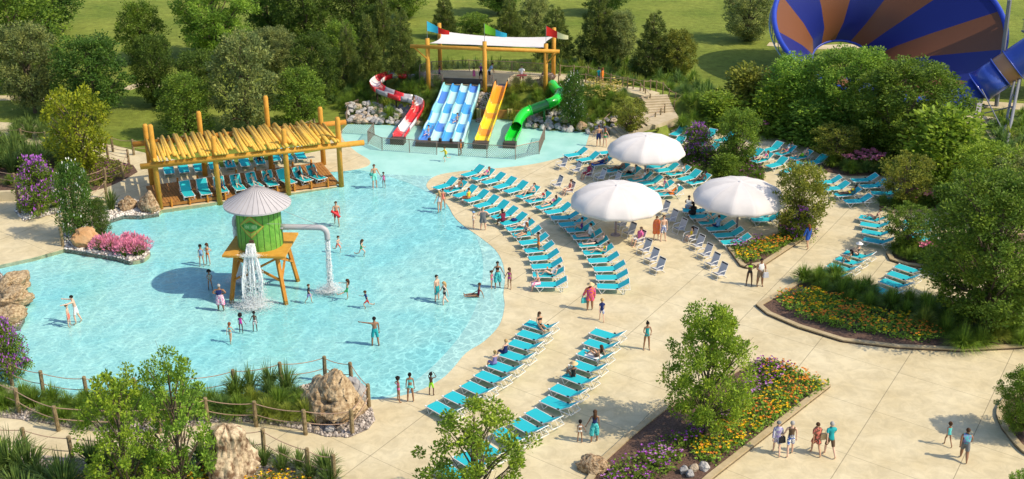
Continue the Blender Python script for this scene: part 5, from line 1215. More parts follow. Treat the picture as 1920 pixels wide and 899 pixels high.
# green slide start tub
tub = thing('slide_start_tub', 'brown domed start tub of the green tube slide on the terrace', 'slide tub', P(1012, 156, 2.0))
MB().lathe([(.95, 0), (.9, .12), (.72, .2), (.70, .1)], 20).build('rim', M_brown, tub, True); MB().tube([(.3, .3, .1), (.5, .1, .55), (.9, -.1, .5), (1.2, -.2, .3)], [.35, .5, .5, .45], 12).build('hood', mat('tub_brown', (.10, .06, .04), .4), tub, True)
# ---- funnel ride and its tower
def funnel():
    def ray(px, py, Z): 
        u = (px - 960) / F_PX; v = (py - 449.5) / F_PX; c, s = math.cos(PITCH), math.sin(PITCH); return V(0, 0, CAM_H) + V(u, c - v * s, -s - v * c) * Z
    A = ray(1666, 40, 110); B = ray(1578, 113, 118); ax = (B - A).normalized(); L_ = (B - A).length; R0 = 208 * 110 / F_PX; R1 = 54 * 118 / F_PX
    t = thing('funnel_slide', 'giant blue and orange striped funnel water slide behind the trees', 'funnel slide', A)
    G1 = mat('funnel_shaded_blue', (.012, .022, .165), .35, spec=.3); G2 = mat('funnel_shaded_orange', (.17, .068, .03), .4, spec=.3); GR = mat('funnel_rim_blue', (.025, .06, .42), .4)  # stripe blue and orange darkened to stand in for shade inside the funnel
    c_, s__ = math.cos(PITCH), math.sin(PITCH); view = (A - V(0, 0, CAM_H)).normalized(); upS = V(0, s__, c_); ctr = ax * L_
    ax = (view * math.cos(R(44)) - upS * math.sin(R(44)) * .97 - V(1, 0, 0) * math.sin(R(44)) * .24).normalized()
    x = ax.cross(V(0, 0, 1)).normalized(); y = x.cross(ax); K_ = 12; per = 8
    def ringp(r, s_, a): return ctr * (s_ / L_) + (x * math.cos(a) + y * math.sin(a)) * r
    prof = [(R0, 0), (R0 * .82, L_ * .20), (R0 * .60, L_ * .45), (R0 * .40, L_ * .72), (R1, L_)]
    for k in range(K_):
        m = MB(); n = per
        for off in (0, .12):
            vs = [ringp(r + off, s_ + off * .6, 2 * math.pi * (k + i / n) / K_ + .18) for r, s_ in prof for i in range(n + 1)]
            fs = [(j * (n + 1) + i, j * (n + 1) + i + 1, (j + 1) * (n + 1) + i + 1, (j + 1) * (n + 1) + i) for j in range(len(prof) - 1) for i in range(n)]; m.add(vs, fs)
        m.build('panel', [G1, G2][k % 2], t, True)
    m = MB(); m.tube([ringp(R0 + .12, .05, 2 * math.pi * i / 72) for i in range(72)], .26, 8, closed=True); m.build('rim', GR, t, True)
    m = MB(); m.tube([ringp(R1 + .05, L_, 2 * math.pi * i / 48) for i in range(48)], .15, 6, closed=True); m.build('outlet_rim', GR, t, True)
    for k in range(K_):
        a = 2 * math.pi * k / K_ + .18; m = MB()
        m.tube([ringp(r + .28, s_ + .15, a) for r, s_ in prof], .10, 5); m.build('outer_rib', GR, t)
    lat = MB()
    for i in range(60):
        a = 2 * math.pi * i / 60; lat.tube([ringp(R0 + .25, .3, a), ringp(R0 - .2, 1.5, a + .05)], .05, 4)
    lat.tube([ringp(R0 - .1, 1.5, 2 * math.pi * i / 72) for i in range(72)], .07, 5, closed=True); lat.build('rim_lattice', mat('lattice_steel', (.30, .42, .50), .5), t)
    for a in (3.4, 4.2, 5.2): 
        p = ringp(R0 * .7, L_ * .45, a); w_ = A + p
        if w_.z > 1: MB().tube([p, V(p.x, p.y, -A.z)], .25, 10).build('support_leg', M_gsteel, t)
    # feeder tube
    q0, q1, q2, q3 = ray(1760, 215, 105), ray(1838, 163, 103), ray(1905, 118, 101.5), ray(1990, 62, 100)
    f = thing('feeder_tube', 'thick blue tube with an orange brown band joining the funnel slide', 'tube slide', q1); o = q1
    GT = gloss('tube_blue', (.03, .075, .42), .35); GO = gloss('tube_rust', (.42, .20, .09), .4)
    MB().tube([q0 - o + (q0 - q1).normalized() * 3, q0 - o, q1 - o], [.9, 1.0, 1.1], 20).build('lower_tube', GT, f, True)
    d = (q2 - q1).normalized(); s = 0
    for k, (l0, l1, c) in enumerate(((-.1, 1.75, GT), (1.75, 2.75, GO), (2.75, 4.6, GT), (4.6, 7.5, GT))):
        p0, p1 = d * l0, d * l1; mm = MB(); mm.tube([p0 * 1.18, p1 * 1.18], 1.43, 24, cap=(k == 0)); mm.build('tube_section', c, f, True); MB().tube([p0 * 1.18 - d * .05, p0 * 1.18 + d * .05], 1.57, 24).build('flange', GT, f, True)
    def leg(a, b, r=.16): return MB().tube([a, b], r, 8)
    g = P(1832, 222) - o; MB().bar(d * .3 + V(0, 0, -.9), V(g.x, g.y, -o.z), .42, .3).build('support_leg', mat('pale_steel', (.36, .34, .34), .5), f)
    s_ = P(1886, 282); top = q2 + V(.6, .1, -1.0); tg = thing('support_frame', 'grey steel leg frame holding up the blue feeder tube', 'support frame', V(s_.x, s_.y, 0)); oo = V(s_.x, s_.y, 0)
    leg(top - oo, V(0, 0, 0), .13).build('leg', M_gsteel, tg); s2 = P(1880, 262); leg(top - oo + V(-.3, .2, 0), V(s2.x, s2.y, 0) - oo, .11).build('leg', M_gsteel, tg)
    for a_ in range(1, 6): u = a_ / 6; MB().tube([(top - oo) * u, (top - oo + V(-.3, .2, 0)).lerp(V(s2.x, s2.y, 0) - oo, 1 - u)], .05, 6).build('rung', M_gsteel, tg)
    s3 = P(1832, 222); MB().tube([V(s3.x, s3.y, .3) - oo, (top - oo) * .55], .06, 6).tube([V(s3.x, s3.y, 2.6) - oo, (top - oo) * .12], .06, 6).build('cross_brace', M_gsteel, tg)
    # stair tower at the edge
    b = P(1942, 190); w = thing('stair_tower', 'grey steel stair tower with railings at the edge of the funnel', 'tower', b)
    for dx in (0, 4.5):
        for dy in (0, 4): MB().tube([V(dx, dy, 0), V(dx, dy, 16)], .18, 8).build('column', M_gsteel, w)
    for k in range(5):
        z = 3 + k * 2.6; MB().box((2.2, 2, z), (5.6, 4.4, .12)).build('landing', M_gsteel, w)
        rl = MB()
        for i in range(24): rl.bar((-.6 + i * .24, -.2, z), (-.6 + i * .24, -.2, z + 1.05), .03)
        for i in range(18): rl.bar((-.6, -.2 + i * .24, z), (-.6, -.2 + i * .24, z + 1.05), .03)
        rl.bar((-.6, -.2, z + 1.08), (5, -.2, z + 1.08), .06).bar((-.6, -.2, z + 1.08), (-.6, 4.2, z + 1.08), .06); rl.build('railing', M_gsteel, w)
        if k: 
            st = MB(); a0, a1 = V(0, .6, z - 2.6), V(4.2, .6, z)
            for i in range(12): st.box(a0.lerp(a1, i / 11), (.32, 1.0, .05))
            st.bar(a0, a1, .12, .2).build('stair_flight', M_gsteel, w)
        MB().tube([V(0, 0, z - 2.6), V(4.5, 0, z)], .07, 6).build('brace', M_gsteel, w)
    s4 = ray(1893, 0, 100); pl = P(1868, 200); MB().tube([s4 - b, V(pl.x, pl.y, 0) - b], .20, 8).build('column', M_gsteel, w)
funnel()
# ================================================================ BEDS
BA = bed('planter_soil', [(1128, 862), (1180, 815), (1240, 768), (1395, 686), (1440, 676), (1557, 727), (1338, 899), (1240, 985), (1040, 985)], .12)
BB = bed('planter_soil', [(1417, 575), (1438, 592), (1496, 617), (1580, 643), (1680, 655), (1800, 661), (1900, 656), (2100, 640), (2140, 520), (1960, 500), (1800, 565), (1700, 572), (1618, 548), (1555, 513), (1492, 532)], .12)
BC = bed('planter_soil', [(1672, 464), (1661, 477), (1668, 490), (1700, 500), (1790, 512), (1980, 500), (2050, 440), (1960, 432), (1800, 455), (1720, 458)], .12)
BD = bed('planter_soil', [(1648, 388), (1672, 401), (1760, 398), (1800, 420), (1960, 425), (2100, 400), (1975, 332), (1860, 330), (1770, 352), (1722, 368), (1680, 377)], .12)
BE = bed('planter_soil', [(1361, 464), (1388, 501), (1400, 505), (1435, 498), (1508, 450), (1520, 425), (1506, 398), (1473, 402), (1463, 437), (1425, 448)], .12)
BF = bed('planter_soil', [(1272, 292), (1298, 282), (1400, 286), (1432, 318), (1432, 342), (1400, 348), (1345, 333), (1290, 325)], .10, kerb=False)
BG = bed('planter_soil', [(1545, 322), (1540, 300), (1560, 296), (1640, 305), (1715, 322), (1700, 332), (1640, 330), (1590, 330)], .10, kerb=False)
BH = bed('planter_soil', [(1885, 815), (1875, 800), (1868, 770), (1900, 740), (2000, 730), (2100, 800), (2050, 899), (1960, 870), (1915, 850)], .12, sp=3)
BI = bed('gravel_soil', [(-100, 690), (30, 730), (60, 749), (180, 749), (300, 749), (420, 743), (520, 737), (575, 723), (610, 703), (640, 706), (675, 750), (697, 768), (704, 788), (690, 806), (655, 821), (610, 819), (560, 806), (500, 795), (430, 790), (360, 800), (280, 815), (200, 812), (140, 805), (60, 790), (-100, 772)], .05, M_gravel, kerb=False)
BJ = bed('gravel_soil', [(-200, 832), (0, 838), (60, 852), (140, 862), (230, 870), (330, 868), (420, 846), (500, 850), (560, 870), (620, 884), (655, 910), (700, 990), (-300, 990)], .05, M_gravel, kerb=False)
BK = bed('gravel_soil', [(-220, 518), (0, 511), (22, 537), (41, 566), (46, 597), (37, 613), (10, 616), (-60, 691), (-300, 690)], .06, M_gravel, kerb=False)
BL = bed('gravel_soil', [(118, 440), (122, 468), (165, 475), (215, 483), (243, 491), (268, 487), (282, 474), (268, 461), (225, 455), (197, 443), (193, 428), (207, 413), (232, 405), (262, 406), (298, 401), (292, 384), (240, 372), (205, 380), (195, 400), (160, 425), (125, 430)], .06, M_gravel, kerb=False)
BM_ = bed('gravel_soil', [(28, 398), (45, 415), (72, 409), (118, 398), (120, 372), (105, 352), (40, 350)], .06, M_gravel, kerb=False)
BN = bed('planter_soil', [(-200, 348), (0, 360), (50, 353), (100, 342), (160, 362), (200, 352), (236, 336), (258, 323), (250, 311), (205, 299), (150, 287), (90, 277), (0, 268), (-200, 262)], .07, kerb=False)
tag(MB().box(P(20, 380) + V(-2.2, .2, .35), (6.5, .3, .75), R(6)).build('low_wall', M_path), 'low beige concrete wall at the left edge of the deck', 'wall')
# edging stones and pebbles
pebbles('gravel', BI, .04, 3800, 'grey and brown pebbles under the near rope fences', (.05, .10), M_peb, 1)
pebbles('gravel', BJ, .04, 1800, 'loose pebbles in the bottom left grass bed', (.05, .10), M_peb, 2)
pebbles('gravel', BK, .05, 1300, 'pebbles around the long rock at the left pool edge', (.05, .11), M_peb, 3)
pebbles('gravel', BL, .05, 2200, 'white and brown pebbles on the pink grass spit', (.05, .11), M_pebw, 4)
pebbles('gravel', BM_, .05, 1400, 'white pebbles around the small purple bush bed', (.05, .11), M_pebw, 5)
SL = PX([(893, 222), (897, 205), (916, 205), (925, 222)], 0)
gv = PX([(899, 221), (899, 190), (918, 165), (930, 166), (926, 221)]); pebbles('gravel', PX([(893, 196), (893, 218), (925, 218), (932, 196)], .6), lambda x, y: hill(x, y), 900, 'dark grey pebbles on the slope between the blue and yellow slides', (.06, .12), M_peb, 6)
pebbles('gravel', PX([(745, 234), (790, 234), (795, 218), (770, 215)], .1), lambda x, y: hill(x, y), 260, 'pebbles between the red and blue slides', (.06, .12), M_pebw, 7)
# ---- riprap banks: every stone is an object
RIP = [rock_mesh('bank_stone', 40 + i, M_rip[i % 3], 3, .5) for i in range(9)]
def bank(px, n, h, label, group, seed, zf=None):
    poly = PX(px); r = random.Random(seed); xs = [p[0] for p in poly]; ys = [p[1] for p in poly]; got = []; k = 0
    for i in range(4000):
        if k >= n: break
        x = r.uniform(min(xs), max(xs)); y = r.uniform(min(ys), max(ys))
        if not inside((x, y), poly) or any((x - a) ** 2 + (y - b) ** 2 < (.34) ** 2 for a, b in got): continue
        got.append((x, y)); k += 1; s_ = r.uniform(.40, .72); u = (y - min(ys)) / (max(ys) - min(ys)); z = u * h + hill(x, y) * .3
        q = r.randrange(9); tag(obj('bank_stone', RIP[q], None, (x, y, z + s_ * .15), r.uniform(0, 6), (s_ * r.uniform(.9, 1.3), s_, s_ * r.uniform(.7, .95))), label.replace('rough grey and tan', 'rough').replace('rough pale', 'rough').replace('rough', ('dark grey', 'tan brown', 'pale whitish')[q % 3]), 'stone', group)
bank([(650, 231), (795, 238), (792, 222), (775, 214), (652, 208)], 95, .65, 'rough grey and tan stone in the bank left of the red slide', 'stones of the left slide bank', 1)
bank([(985, 242), (1106, 251), (1140, 246), (1160, 234), (1100, 222), (1012, 218), (995, 228)], 100, .5, 'rough pale stone in the bank beneath the green slide', 'stones of the right slide bank', 2)
# ---- boulders
boulder(237, 397, 36, 34, 'tan boulder left of the twin rocks beside the deck corner', seed=1, dy=.9)
boulder(277, 402, 46, 46, 'large brown boulder touching the left post of the pergola', seed=2, dy=.8)
boulder(158, 468, 56, 46, 'orange brown pointed boulder at the base of the flowering vine', seed=3, dy=.8, m=mat('orange_boulder', (.40, .21, .085), .9, (.52, .33, .17), 1.8, 7, .9, 5))
boulder(12, 552, 66, 42, 'upper ribbed tan rock at the left pool edge', seed=4, dy=1.1, m=M_rockp); boulder(20, 580, 66, 40, 'middle ribbed tan rock at the left pool edge', seed=5, m=M_rockp); boulder(10, 612, 70, 42, 'lower ribbed tan rock at the left pool edge', seed=6, m=M_rockp)
boulder(620, 802, 130, 98, 'big rugged tan boulder inside the near rope fence', seed=7, m=M_rockp, dy=1.15, rough=.62, sub=6); boulder(662, 760, 58, 62, 'pale angular rock behind the big boulder by the corner post', seed=8, m=M_rip[0], dy=.8)
boulder(592, 812, 14, 13, 'small tan stone left of the white stone at the path edge', seed=9, m=M_rip[1], sub=4); boulder(619, 813, 20, 16, 'small white stone at the foot of the big boulder', seed=10, m=M_rip[2], sub=4); boulder(638, 812, 15, 12, 'small tan stone right of the white stone', seed=11, m=M_rip[1], sub=4)
boulder(1117, 893, 68, 40, 'brown and white boulder at the tip of the near flower bed', seed=12, m=M_rock, dy=.8, rough=.45)
for i, (x, y, w_, lab) in enumerate(((1283, 890, 20, 'leftmost small grey stone in the corner of the near flower bed'), (1302, 886, 22, 'pointed pale stone in the corner of the near flower bed'), (1322, 884, 24, 'rightmost grey stone in the corner of the near flower bed'), (1295, 897, 18, 'front small stone in the corner of the near flower bed'))): boulder(x, y, w_, 18, lab, m=M_rip[i % 3], seed=20 + i, sub=4, z=.1)
boulder(1063, 232, 20, 14, 'round brown rock above the bank right of the green slide', seed=13, m=M_rock, z=.5, sub=4); boulder(1089, 243, 22, 18, 'larger tan rock among the pale stones near the steps', seed=14, m=M_rock, z=.3, sub=4)
def stump():
    b = P(428, 905); m = MB(); n = 56; k = 46; vs = []; fs = []
    for i in range(k):
        z = i / (k - 1); r0 = (.50 - .10 * z + .07 * math.sin(z * 6.5)) * (1 if z < .86 else max(.05, 1 - ((z - .86) / .14) ** 2 * .85))
        for j in range(n):
            a = 2 * math.pi * j / n; q = V(math.cos(a) * 1.6, math.sin(a) * 1.6, z * 1.1)
            r = r0 * (1 + .42 * noise.noise(q + V(3, 1, 0)) - .40 * abs(noise.noise(q * 2.3)) + .20 * noise.noise(V(q.x * 5, q.y * 5, z * 2.2)) + .10 * noise.noise(q * 9))
            vs.append((r * math.cos(a) + .10 * z - .10 * (z > .8) * (z - .8) * 3, r * math.sin(a), z + .10 * noise.noise(V(math.cos(a) * 2, math.sin(a) * 2, 5)) * z))
    for i in range(k - 1):
        for j in range(n): j2 = (j + 1) % n; fs.append((i * n + j, i * n + j2, (i + 1) * n + j2, (i + 1) * n + j))
    fs.append(tuple((k - 1) * n + j for j in range(n)))
    me = m.add(vs, fs).mesh('tree_stump', M_stump, True)
    tag(obj('tree_stump', me, None, b + V(0, .3, -.05), 0, (2.1, 1.8, 2.75)), 'weathered upright driftwood stump in front of the near path', 'stump')
stump()
# ---- rope fences
rope_fence([(23, 722), (82, 741), (165, 752), (256, 754), (345, 752), (441, 738), (529, 724), (610, 712), (660, 724), (692, 766), (661, 815), (573, 815), (481, 800), (390, 793), (300, 812), (110, 808), (36, 775), (-30, 740)], 'rope fence of round wooden posts around the near grass bed', 1.35)
rope_fence([(-60, 845), (52, 856), (138, 872), (320, 880), (407, 858), (496, 858), (579, 895), (627, 908)], 'rope fence of dark posts along the lower side of the near path', 1.5)
rope_fence([(38, 402), (75, 407), (140, 395)], 'tall rope fence beside the small purple bush', 2.0, r=.10); rope_fence([(-60, 330), (30, 354), (120, 372)], 'rope fence left of the purple bush at the mulch bed', 1.2)
rope_fence([(42, 270), (88, 275), (150, 280), (212, 285), (251, 291), (300, 288), (345, 284), (394, 278), (442, 273), (489, 268), (536, 264), (590, 250)], 'long rope fence along the lawn behind the pergola', 1.3); rope_fence([(-80, 262), (-20, 266), (42, 270)], 'rope fence at the far left edge of the lawn', 1.3)
rope_fence([(140, 360), (199, 345), (232, 336), (242, 309), (203, 299)], 'rope fence round the corner of the upper left bed', 1.25); rope_fence([(118, 462), (126, 436), (200, 372)], 'rope fence behind the flowering vine at the spit', 1.3)
# ================================================================ FLOWERS AND GRASSES
def pk_lantana(c0):
    def f(x, y, r): return (1 if noise.noise(V(x * .6, y * .6, c0)) > .02 else 0) if r.random() < .8 else r.randrange(2)
    return f
LH = [('yellow_flower', .085, .03), ('orange_flower', .085, .12)]; PH = [('purple', .075, .08), ('violet', .07, .05), ('lilac', .08, .10)]
def off(pl, x0=.30): return pl
carpet('flower_carpet', PX([(1430, 686), (1470, 690), (1548, 728), (1330, 882), (1305, 868), (1292, 850), (1400, 770), (1440, 735)]), .1, 'yellow and orange blooms along the sunny edge of the near planter', 34, 'fresh', LH, .42, .17, 1, pk_lantana(1))
carpet('flower_carpet', PX([(1405, 690), (1428, 682), (1500, 700), (1440, 738), (1398, 772), (1290, 850), (1250, 895), (1150, 985), (1085, 975), (1150, 880), (1250, 832), (1320, 800), (1400, 730)]), .1, 'purple, violet and lilac blooms in the near planter', 30, 'mid', PH, .52, .17, 2, lambda x, y, r: 2 if noise.noise(V(x * .7, y * .7, 2)) > .22 else r.choice((0, 1)))
carpet('flower_carpet', PX([(1458, 575), (1462, 560), (1520, 545), (1600, 578), (1700, 598), (1775, 640), (1740, 646), (1660, 636), (1580, 622), (1500, 600)]), .1, 'yellow and orange blooms along the front of the right planter', 34, 'fresh', LH, .45, .17, 3, pk_lantana(5))
carpet('flower_carpet', PX([(1378, 482), (1400, 474), (1440, 452), (1474, 450), (1488, 457), (1430, 490), (1398, 497), (1385, 492)]), .1, 'yellow and orange blooms at the tip of the triangular planter', 34, 'fresh', LH, .45, .16, 4, pk_lantana(9))
carpet('flower_carpet', PX([(1368, 466), (1424, 452), (1440, 455), (1400, 474), (1378, 480)]), .1, 'purple blooms behind the yellow ones in the triangular planter', 34, 'mid', PH, .55, .16, 5)
carpet('flower_carpet', PX([(1452, 448), (1466, 438), (1476, 406), (1504, 402), (1514, 424), (1502, 448), (1482, 458)]), .1, 'magenta and lilac blooms up the side of the triangular planter', 34, 'mid', [('lilac', .10, .2), ('violet', .10, .1), ('pink', .10, .2)], 1.0, .17, 6)
carpet('flower_carpet', PX([(1085, 200), (1105, 172), (1165, 178), (1182, 184), (1160, 200), (1120, 206)], .9), lambda x, y: hill(x, y), 'straw yellow flower heads on the slope above the steps', 26, 'grass_pale', [('straw', .15, .1), ('straw', .12, .2)], .55, .18, 7)
carpet('shrubs_low', BF, .08, 'dark green and violet heather bed behind the upper parasol', 34, 'dark', [('violet', .08, .02)], .55, .16, 8, lambda x, y, r: 0 if r.random() < .35 else None)
carpet('shrubs_low', PX([(140, 352), (200, 350), (250, 322), (205, 302), (150, 290), (110, 300)]), .06, 'dark heather with small violet blooms inside the upper left rope fence', 26, 'olive', [('violet', .07, .02)], .6, .17, 9, lambda x, y, r: 0 if r.random() < .5 else None)
carpet('flower_carpet', PX([(330, 886), (420, 880), (560, 900), (610, 930), (620, 985), (120, 985), (150, 905), (250, 888)]), .05, 'small amber yellow flowers along the bottom edge of the path bed', 46, 'olive', [('yellow_flower', .085, .04), ('orange_flower', .06, .04)], .45, .13, 10, lambda x, y, r: r.choice((0, 0, 1)) if noise.noise(V(x * .8, y * .8, 4)) > -.3 else None)
WALKS = [(PATHL[i], PATHL[i + 1], 1.7) for i in range(len(PATHL) - 1)] + [(STAIR[i], STAIR[i + 1], 2.3) for i in range(3)]
def blocked(x, y): return inside((x, y), HILL_TOP) or any(dseg((x, y), a, b) < w_ for a, b, w_ in WALKS) if y > 80 else False
def undergrowth(px, n, h, label, seed, mind, zf=None, z0=0, lms=('grass', 'blue_grass', 'grass_pale')):
    poly = PX(px, z0); r = random.Random(seed); xs = [p[0] for p in poly]; ys = [p[1] for p in poly]; got = []; mb = MB()
    for i in range(9000):
        if len(got) >= n: break
        x = r.uniform(min(xs), max(xs)); y = r.uniform(min(ys), max(ys))
        if not inside((x, y), poly) or blocked(x, y) or any((x - a) ** 2 + (y - b) ** 2 < mind ** 2 for a, b in got): continue
        got.append((x, y)); hh = h * r.uniform(.75, 1.25); z = (zf(x, y) if zf else 0) - .02; mi = r.choice((0, 0, 1, 2))
        for k in range(120):
            a = r.uniform(0, 6.283); out = r.random() ** .6; l = r.uniform(.75, 1.1); c, s_ = math.cos(a), math.sin(a); w_ = .03 * hh
            pts = []
            for t in (0, .45, .8, 1): rr = out * t ** 1.5 * .95 * hh; pts.append(V(x + c * rr, y + s_ * rr, z + max(.02, l * (t * (1.25 - .5 * out) - .62 * out * t ** 3)) * hh))
            sd = V(-s_, c, 0) * w_; vs = []
            for q, p in enumerate(pts): vs += [p - sd * (1, .9, .6, .1)[q], p + sd * (1, .9, .6, .1)[q]]
            mb.add(vs, [(0, 1, 3, 2), (2, 3, 5, 4), (4, 5, 7, 6)], mi)
    return tag(mb.build('undergrowth', [LEAF[l] for l in lms]), label, 'undergrowth', kind='stuff')
def tufts(px, n, proto, h, label, group, seed, mind=.8, zf=None, name='grass_clump', cat='grass clump', wd=1.0, world=False, z0=0):
    poly = px if world else PX(px, z0); r = random.Random(seed); xs = [p[0] for p in poly]; ys = [p[1] for p in poly]; got = []; k = 0
    for i in range(6000):
        if k >= n: break
        x = r.uniform(min(xs), max(xs)); y = r.uniform(min(ys), max(ys))
        if not inside((x, y), poly) or blocked(x, y) or any((x - a) ** 2 + (y - b) ** 2 < mind ** 2 for a, b in got): continue
        got.append((x, y)); k += 1; p = proto[r.randrange(len(proto))] if isinstance(proto, (list, tuple)) else proto
        ADJ = {'tuft_b': 'yellowish', 'tuft_c': 'bluish', 'tuft_fine': 'fine bladed', 'tuft_fine_pale': 'pale fine bladed'}.get(p, ''); lb = (ADJ + ' ' + label).strip()
        if len(lb.split()) > 16: lb = label
        tuft(p, x, y, (zf(x, y) if zf else .05) - .02, h * r.uniform(.8, 1.2), lb, group, wd, name, cat)
    return got
AB = ['tuft_a', 'tuft_a', 'tuft_b', 'tuft_c', 'tuft_fine']
# near bed
tufts([(-60, 745), (0, 735), (60, 752), (140, 757), (220, 757), (300, 757), (330, 790), (260, 800), (180, 800), (120, 792), (40, 775), (-60, 762)], 30, ['tuft_fine', 'tuft_fine', 'tuft_a'], 1.0, 'rounded green grass clump in the left part of the near rope fenced bed', 'grass clumps in the left near bed', 1, .85)
tufts([(350, 757), (430, 752), (520, 745), (570, 738), (592, 765), (578, 798), (500, 788), (430, 782), (350, 785)], 22, ['tuft_fine', 'tuft_a', 'tuft_c', 'tuft_fine_pale'], 1.05, 'rounded green grass clump left of the big boulder in the near bed', 'grass clumps beside the big boulder', 2, .85)
for (x, y) in ((505, 735), (470, 742), (540, 738), (445, 748), (25, 700), (210, 395)): 
    b = P(x, y); tuft('reed', b.x, b.y, .03, 1.5, 'tall spiky reeds at the water side of the bed' if x > 300 else 'tall spiky reeds by the left purple bush' if x < 100 else 'tall spiky reeds beside the flowering vine', 'reeds at the pool edge' if x > 300 else None, .8, 'reeds', 'reeds')
tufts([(-60, 880), (20, 880), (110, 890), (150, 985), (-100, 985)], 16, 'reed', 1.7, 'tall arching reed clump in the bottom left corner', 'reeds in the bottom left corner', 3, .8, name='reeds', cat='reeds')
tufts([(160, 872), (330, 880), (385, 868), (390, 888), (250, 896), (160, 890)], 7, 'reed', 1.3, 'tall arching reed clump left of the driftwood stump', 'reeds left of the stump', 4, .75, name='reeds', cat='reeds')
tufts([(470, 862), (520, 864), (600, 885), (640, 905), (625, 920), (560, 895), (470, 882)], 13, 'reed', 1.05, 'tall arching reed clump right of the driftwood stump', 'reeds right of the stump', 5, .7, name='reeds', cat='reeds')
tufts([(-80, 330), (0, 330), (60, 325), (110, 318), (170, 300), (110, 284), (0, 276), (-80, 276)], 34, 'reed', 1.6, 'tall dark reed clump in the upper left bed', 'reeds in the upper left bed', 6, .9, name='reeds', cat='reeds')
tufts([(30, 262), (140, 262), (140, 245), (30, 246)], 16, 'reed', 1.3, 'reed clump on the lawn behind the far left rope fence', 'reeds behind the left rope fence', 7, 1.0, name='reeds', cat='reeds', zf=lambda x, y: .0)
tufts([(-40, 352), (24, 352), (24, 340), (-40, 336)], 4, 'tuft_a', .9, 'small green grass clump on the mulch above the low wall', 'grass clumps above the low wall', 8, .9)
tufts([(185, 466), (215, 462), (250, 466), (276, 472), (262, 482), (240, 484), (212, 476), (188, 472)], 18, 'pink_tuft', .75, 'feathery pink flowering grass on the pebbled spit in the pool', 'pink grasses on the pool spit', 9, .42, name='pink_grass', cat='pink grass')
tufts([(55, 400), (112, 390), (108, 370), (60, 372)], 10, 'tuft_a', .55, 'low green clump under the small purple bush', 'low clumps under the purple bush', 10, .6)
# right planter
tufts([(1500, 532), (1555, 516), (1612, 548), (1690, 572), (1760, 568), (1800, 600), (1790, 640), (1740, 622), (1680, 595), (1600, 575), (1520, 545)], 40, AB, 1.05, 'rounded grass clump behind the yellow flowers in the right planter', 'grass clumps in the right planter', 11, .85, zf=lambda x, y: .1)
tufts([(1775, 650), (1800, 640), (1900, 630), (1990, 620), (1990, 645), (1890, 652), (1800, 656)], 14, ['tuft_fine', 'tuft_fine_pale'], 1.15, 'large rounded grass clump at the front right end of the right planter', 'front clumps of the right planter', 12, 1.0, zf=lambda x, y: .1)
undergrowth([(1810, 635), (1980, 615), (1990, 540), (1900, 540), (1820, 590)], 50, 0.9, 'shaded grasses under the huge right tree', 13, 0.8, lambda x, y: .1, 0)
tufts([(1668, 478), (1680, 465), (1720, 462), (1760, 470), (1760, 500), (1700, 495)], 12, ['tuft_a', 'tuft_c'], .8, 'dark grass clump inside the curved kerb by the straight row', 'grass clumps in the curved kerb', 14, .7, zf=lambda x, y: .1)
tufts([(1652, 390), (1676, 380), (1722, 372), (1740, 392), (1676, 398)], 10, ['tuft_a', 'tuft_c'], .9, 'grass clump under the yellow green tree beside the pink flowers', 'clumps beside the pink flowers', 15, .8, zf=lambda x, y: .1)
tufts([(1550, 318), (1560, 300), (1640, 308), (1700, 322), (1680, 330), (1590, 328)], 16, ['tuft_a', 'tuft_c'], 1.0, 'dark grass clump below the far pink flowers', 'clumps below the far pink flowers', 16, .9, zf=lambda x, y: .1)
undergrowth([(1400, 268), (1430, 262), (1500, 262), (1560, 280), (1640, 300), (1700, 310), (1760, 330), (1720, 300), (1620, 262), (1500, 240), (1420, 245)], 70, 1.1, 'dark grasses behind the far rows of loungers', 17, 0.9, None, 0)
undergrowth([(1760, 395), (1900, 415), (1990, 420), (1990, 345), (1850, 340), (1740, 366)], 40, 1.1, 'shaded grasses under the right hand shrubs', 18, 1.0, lambda x, y: .1, 0)
undergrowth([(1845, 240), (1880, 225), (1930, 215), (1960, 290), (1960, 330), (1905, 300)], 40, 1.2, 'grasses beside the far right path', 19, 1.0, None, 0)
for (x, y) in ((40, 270), (1380, 340), (1330, 335), (1420, 338), (1305, 330)): 
    b = P(x, y); tuft('tuft_a', b.x, b.y, .05, .8, 'small clump at the far left fence post' if x < 100 else 'clump at the front edge of the heather bed', None if x < 100 else 'clumps of the heather bed')
# hill
HZ = lambda x, y: hill(x, y)
SB = ['tuft_a', 'tuft_c', 'tuft_b', 'tuft_fine', 'tuft_a']
tufts([(655, 205), (700, 212), (745, 214), (735, 195), (705, 180), (700, 150), (660, 155), (640, 190)], 34, SB, 1.15, 'rounded grass clump on the slope outside the red slide bend', 'clumps left of the red slide', 20, 1.0, HZ, z0=.6)
tufts([(722, 172), (745, 158), (790, 165), (835, 172), (822, 205), (800, 228), (792, 200), (775, 182), (745, 178)], 34, SB, 1.05, 'rounded grass clump between the red and blue slides', 'clumps between red and blue slides', 21, .85, HZ, z0=1.0)
tufts([(958, 170), (1020, 172), (1040, 200), (1010, 205), (985, 208), (955, 206), (945, 200)], 30, SB, 1.0, 'rounded grass clump between the yellow and green slides', 'clumps between yellow and green slides', 22, .8, HZ, z0=1.1)
tufts([(1050, 165), (1100, 168), (1160, 176), (1205, 190), (1190, 202), (1148, 220), (1120, 240), (1060, 220), (1050, 190)], 62, SB, .95, 'rounded grass clump on the slope between green slide and steps', 'clumps between green slide and steps', 23, .85, HZ, z0=.8)
undergrowth([(690, 150), (775, 132), (850, 118), (960, 118), (1060, 126), (1120, 136), (1215, 150), (1180, 118), (1060, 104), (900, 102), (780, 106), (700, 122)], 110, 1.35, 'dark belt of grasses and shrubs behind the slide terrace', 24, 1.1, HZ, 1.6)
